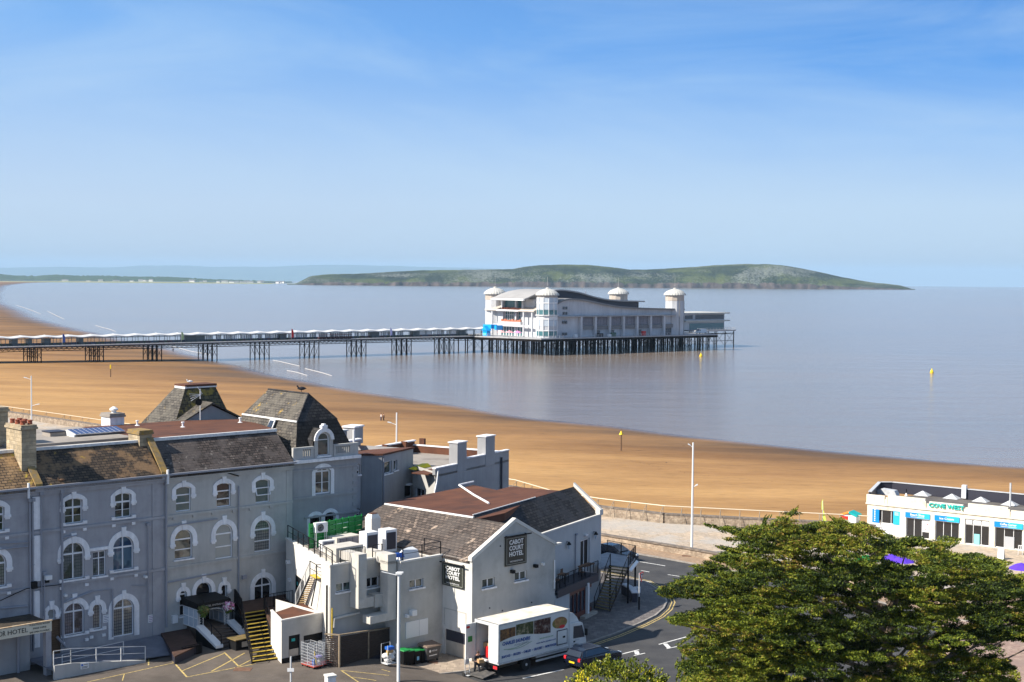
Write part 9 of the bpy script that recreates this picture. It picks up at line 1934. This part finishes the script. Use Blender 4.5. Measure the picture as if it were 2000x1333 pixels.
for p, pr_ in pads:
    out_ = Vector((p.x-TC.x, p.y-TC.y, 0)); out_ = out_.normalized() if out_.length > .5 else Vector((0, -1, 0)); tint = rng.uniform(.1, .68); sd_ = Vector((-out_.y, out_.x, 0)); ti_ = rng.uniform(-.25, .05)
    for k in range(int(11*pr_)):
        a = rng.uniform(0, 6.283); q = rng.random()**.5; c = p+out_*(math.cos(a)*q*pr_)+sd_*(math.sin(a)*q*pr_*.7)+Vector((0, 0, math.cos(a)*q*pr_*ti_+rng.uniform(-.1, .14))); x, y = prj(c); s_ = rng.uniform(.4, .72)
        d = (out_*.8+sd_*math.sin(a)*.7+Vector((0, 0, rng.uniform(-.1, .35)))); x2, y2 = prj(c+d.normalized()*s_*.8)
        if not (inpoly(OUT, x, y) and inpoly(OUT, x2, y2)) or any(inpoly(g, x, y) for g in GAPS): continue
        clumps.append((tuple(c), tuple(d), s_, tint+rng.uniform(-.12, .16)))
for _ in range(550):   # foliage filling the crown's middle, inner shade put into darker tints
    u = Vector((rng.uniform(-1, 1), rng.uniform(-1, 1), rng.uniform(-.8, .85)))
    if abs(u.x)**3+abs(u.y)**3+abs(u.z)**3 > .7: continue
    c = TC+Vector((u.x*TR_.x, u.y*TR_.y, u.z*TR_.z)); x, y = prj(c)
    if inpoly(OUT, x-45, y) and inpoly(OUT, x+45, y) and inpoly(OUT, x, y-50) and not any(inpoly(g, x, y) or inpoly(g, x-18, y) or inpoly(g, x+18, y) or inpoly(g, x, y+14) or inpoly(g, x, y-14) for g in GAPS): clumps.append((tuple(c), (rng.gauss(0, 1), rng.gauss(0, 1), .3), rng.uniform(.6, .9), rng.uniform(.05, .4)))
for x, y, X2, Y2_, n in ((1500, 1045, 1558, 991, 13), (1462, 1048, 1373, 1023, 14), (1450, 1085, 1396, 1066, 8), (1480, 1040, 1505, 1006, 6), (1350, 1135, 1284, 1155, 14), (1360, 1200, 1304, 1210, 9), (1440, 1052, 1462, 1027, 6), (1845, 1070, 1879, 1053, 7), (1645, 1030, 1622, 1009, 5), (1350, 1270, 1330, 1330, 8), (1400, 1108, 1346, 1106, 8), (1350, 1240, 1322, 1262, 6), (1930, 1100, 1977, 1099, 6), (1335, 1300, 1325, 1345, 6)):
    for k in range(n*2):      # long outer sprays of single branches
        t_ = k/n/2; D_ = 74+rng.uniform(-.6, .6); q = EYE+ray(x+(X2-x)*t_+rng.uniform(-15, 15)*(1.15-t_), y+(Y2_-y)*t_+rng.uniform(-7, 7)*(1.1-t_))*(D_/ray(x, y).y); e = EYE+ray(X2, Y2_)*(D_/ray(X2, Y2_).y); s0_ = EYE+ray(x, y)*(D_/ray(x, y).y)
        clumps.append((tuple(q), tuple(e-s0_+Vector((0, 0, .1))), rng.uniform(.2, .4)*(1-.4*t_), rng.uniform(.2, .7)))
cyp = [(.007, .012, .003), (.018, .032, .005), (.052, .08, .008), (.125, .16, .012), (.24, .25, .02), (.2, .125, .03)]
tree = thing('cypress_tree', 'huge spreading dark green cypress filling the lower right of the view', 'tree', W0)
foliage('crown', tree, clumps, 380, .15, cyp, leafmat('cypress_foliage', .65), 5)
bark = noisy('grey_brown_bark', (.12, .09, .07), (.26, .2, .15), 3, stretch=(1, 1, .3)); mb = MB().use(bark); base = Vector((21, 78, 0))
mb.tube([base, base+Vector((-.2, -.1, 2)), base+Vector((-.4, -.4, 5)), base+Vector((-.2, -.6, 8)), base+Vector((.3, -.8, 12))], .75, 10, r2=.12); mb.build('trunk', tree)
lm = MB().use(bark)
for p, pr_ in pads[::9]:
    z0 = max(1.6, p.z-rng.uniform(2, 5)); a = base+Vector((-.3, -.5, z0)); m_ = a.lerp(p, .5)+Vector((0, 0, -.5)); lm.tube([a, m_, p], .12, 5, r2=.02)
lm.build('limbs', tree)
def shrub(nm, lab, C_, R_, n, per, ls, cols, seed, top=None, lw=.6):
    rg = random.Random(seed); t_ = thing(nm, lab, 'shrub', Fr((C_[0], C_[1], 0), 0)); cl = []
    for _ in range(n):
        u = Vector((rg.gauss(0, 1), rg.gauss(0, 1), abs(rg.gauss(0, 1))*1.0-.15)).normalized()*rg.uniform(.62, 1.0); k = 1+.13*noise.noise(Vector((u.x*2.5, u.y*2.5, u.z*2.5+seed)))
        c = Vector((u.x*R_[0]*k, u.y*R_[1]*k, C_[2]+u.z*R_[2]*k)); cl.append((tuple(c), tuple(u+Vector((0, 0, .3))), rg.uniform(.3, .6), rg.uniform(.2, .75)))
    foliage('crown', t_, cl, per, ls, cols, leafmat(nm+'_leaves', .4), seed, shape=(.8, .7, .6), lw=lw); mb = MB().use(bark)
    for k in range(7): a = k*.9; mb.tube([(.2*math.cos(a), .2*math.sin(a), 0), (R_[0]*.35*math.cos(a), R_[1]*.35*math.sin(a), C_[2]*.7), (R_[0]*.6*math.cos(a), R_[1]*.6*math.sin(a), C_[2]+R_[2]*.4)], .1, 5, r2=.03)
    mb.build('stems', t_)
yg = [(.02, .034, .006), (.05, .072, .008), (.11, .14, .013), (.22, .24, .02), (.42, .36, .03)]
p = EYE+ray(1212, 1283)*(88/ray(1212, 1283).y); shrub('round_shrub', 'rounded yellow green shrub at the bottom edge in front of the dark car', (p.x, 88, 1.7), (3.75, 2.4, p.z-1.7), 300, 150, .17, yg, 8)
p = EYE+ray(1372, 1306)*(85/ray(1372, 1306).y); shrub('yellow_shrub', 'bright yellow flowering shrub at the bottom edge, left of the cypress', (p.x+.2, 85, 1.4), (1.7, 1.5, p.z-1.4), 150, 130, .13, [(.12, .14, .01), (.4, .34, .02), (.62, .5, .02), (.75, .62, .03)], 15, lw=.8)
p = EYE+ray(1118, 1312)*(84/ray(1118, 1312).y); shrub('yellow_shrub', 'small golden shrub at the bottom edge, left of the round shrub', (p.x+.5, 84, 1.0), (1.6, 1.2, p.z-1.0), 110, 130, .13, [(.10, .12, .01), (.3, .3, .02), (.55, .46, .03), (.68, .55, .03)], 25, lw=.8)
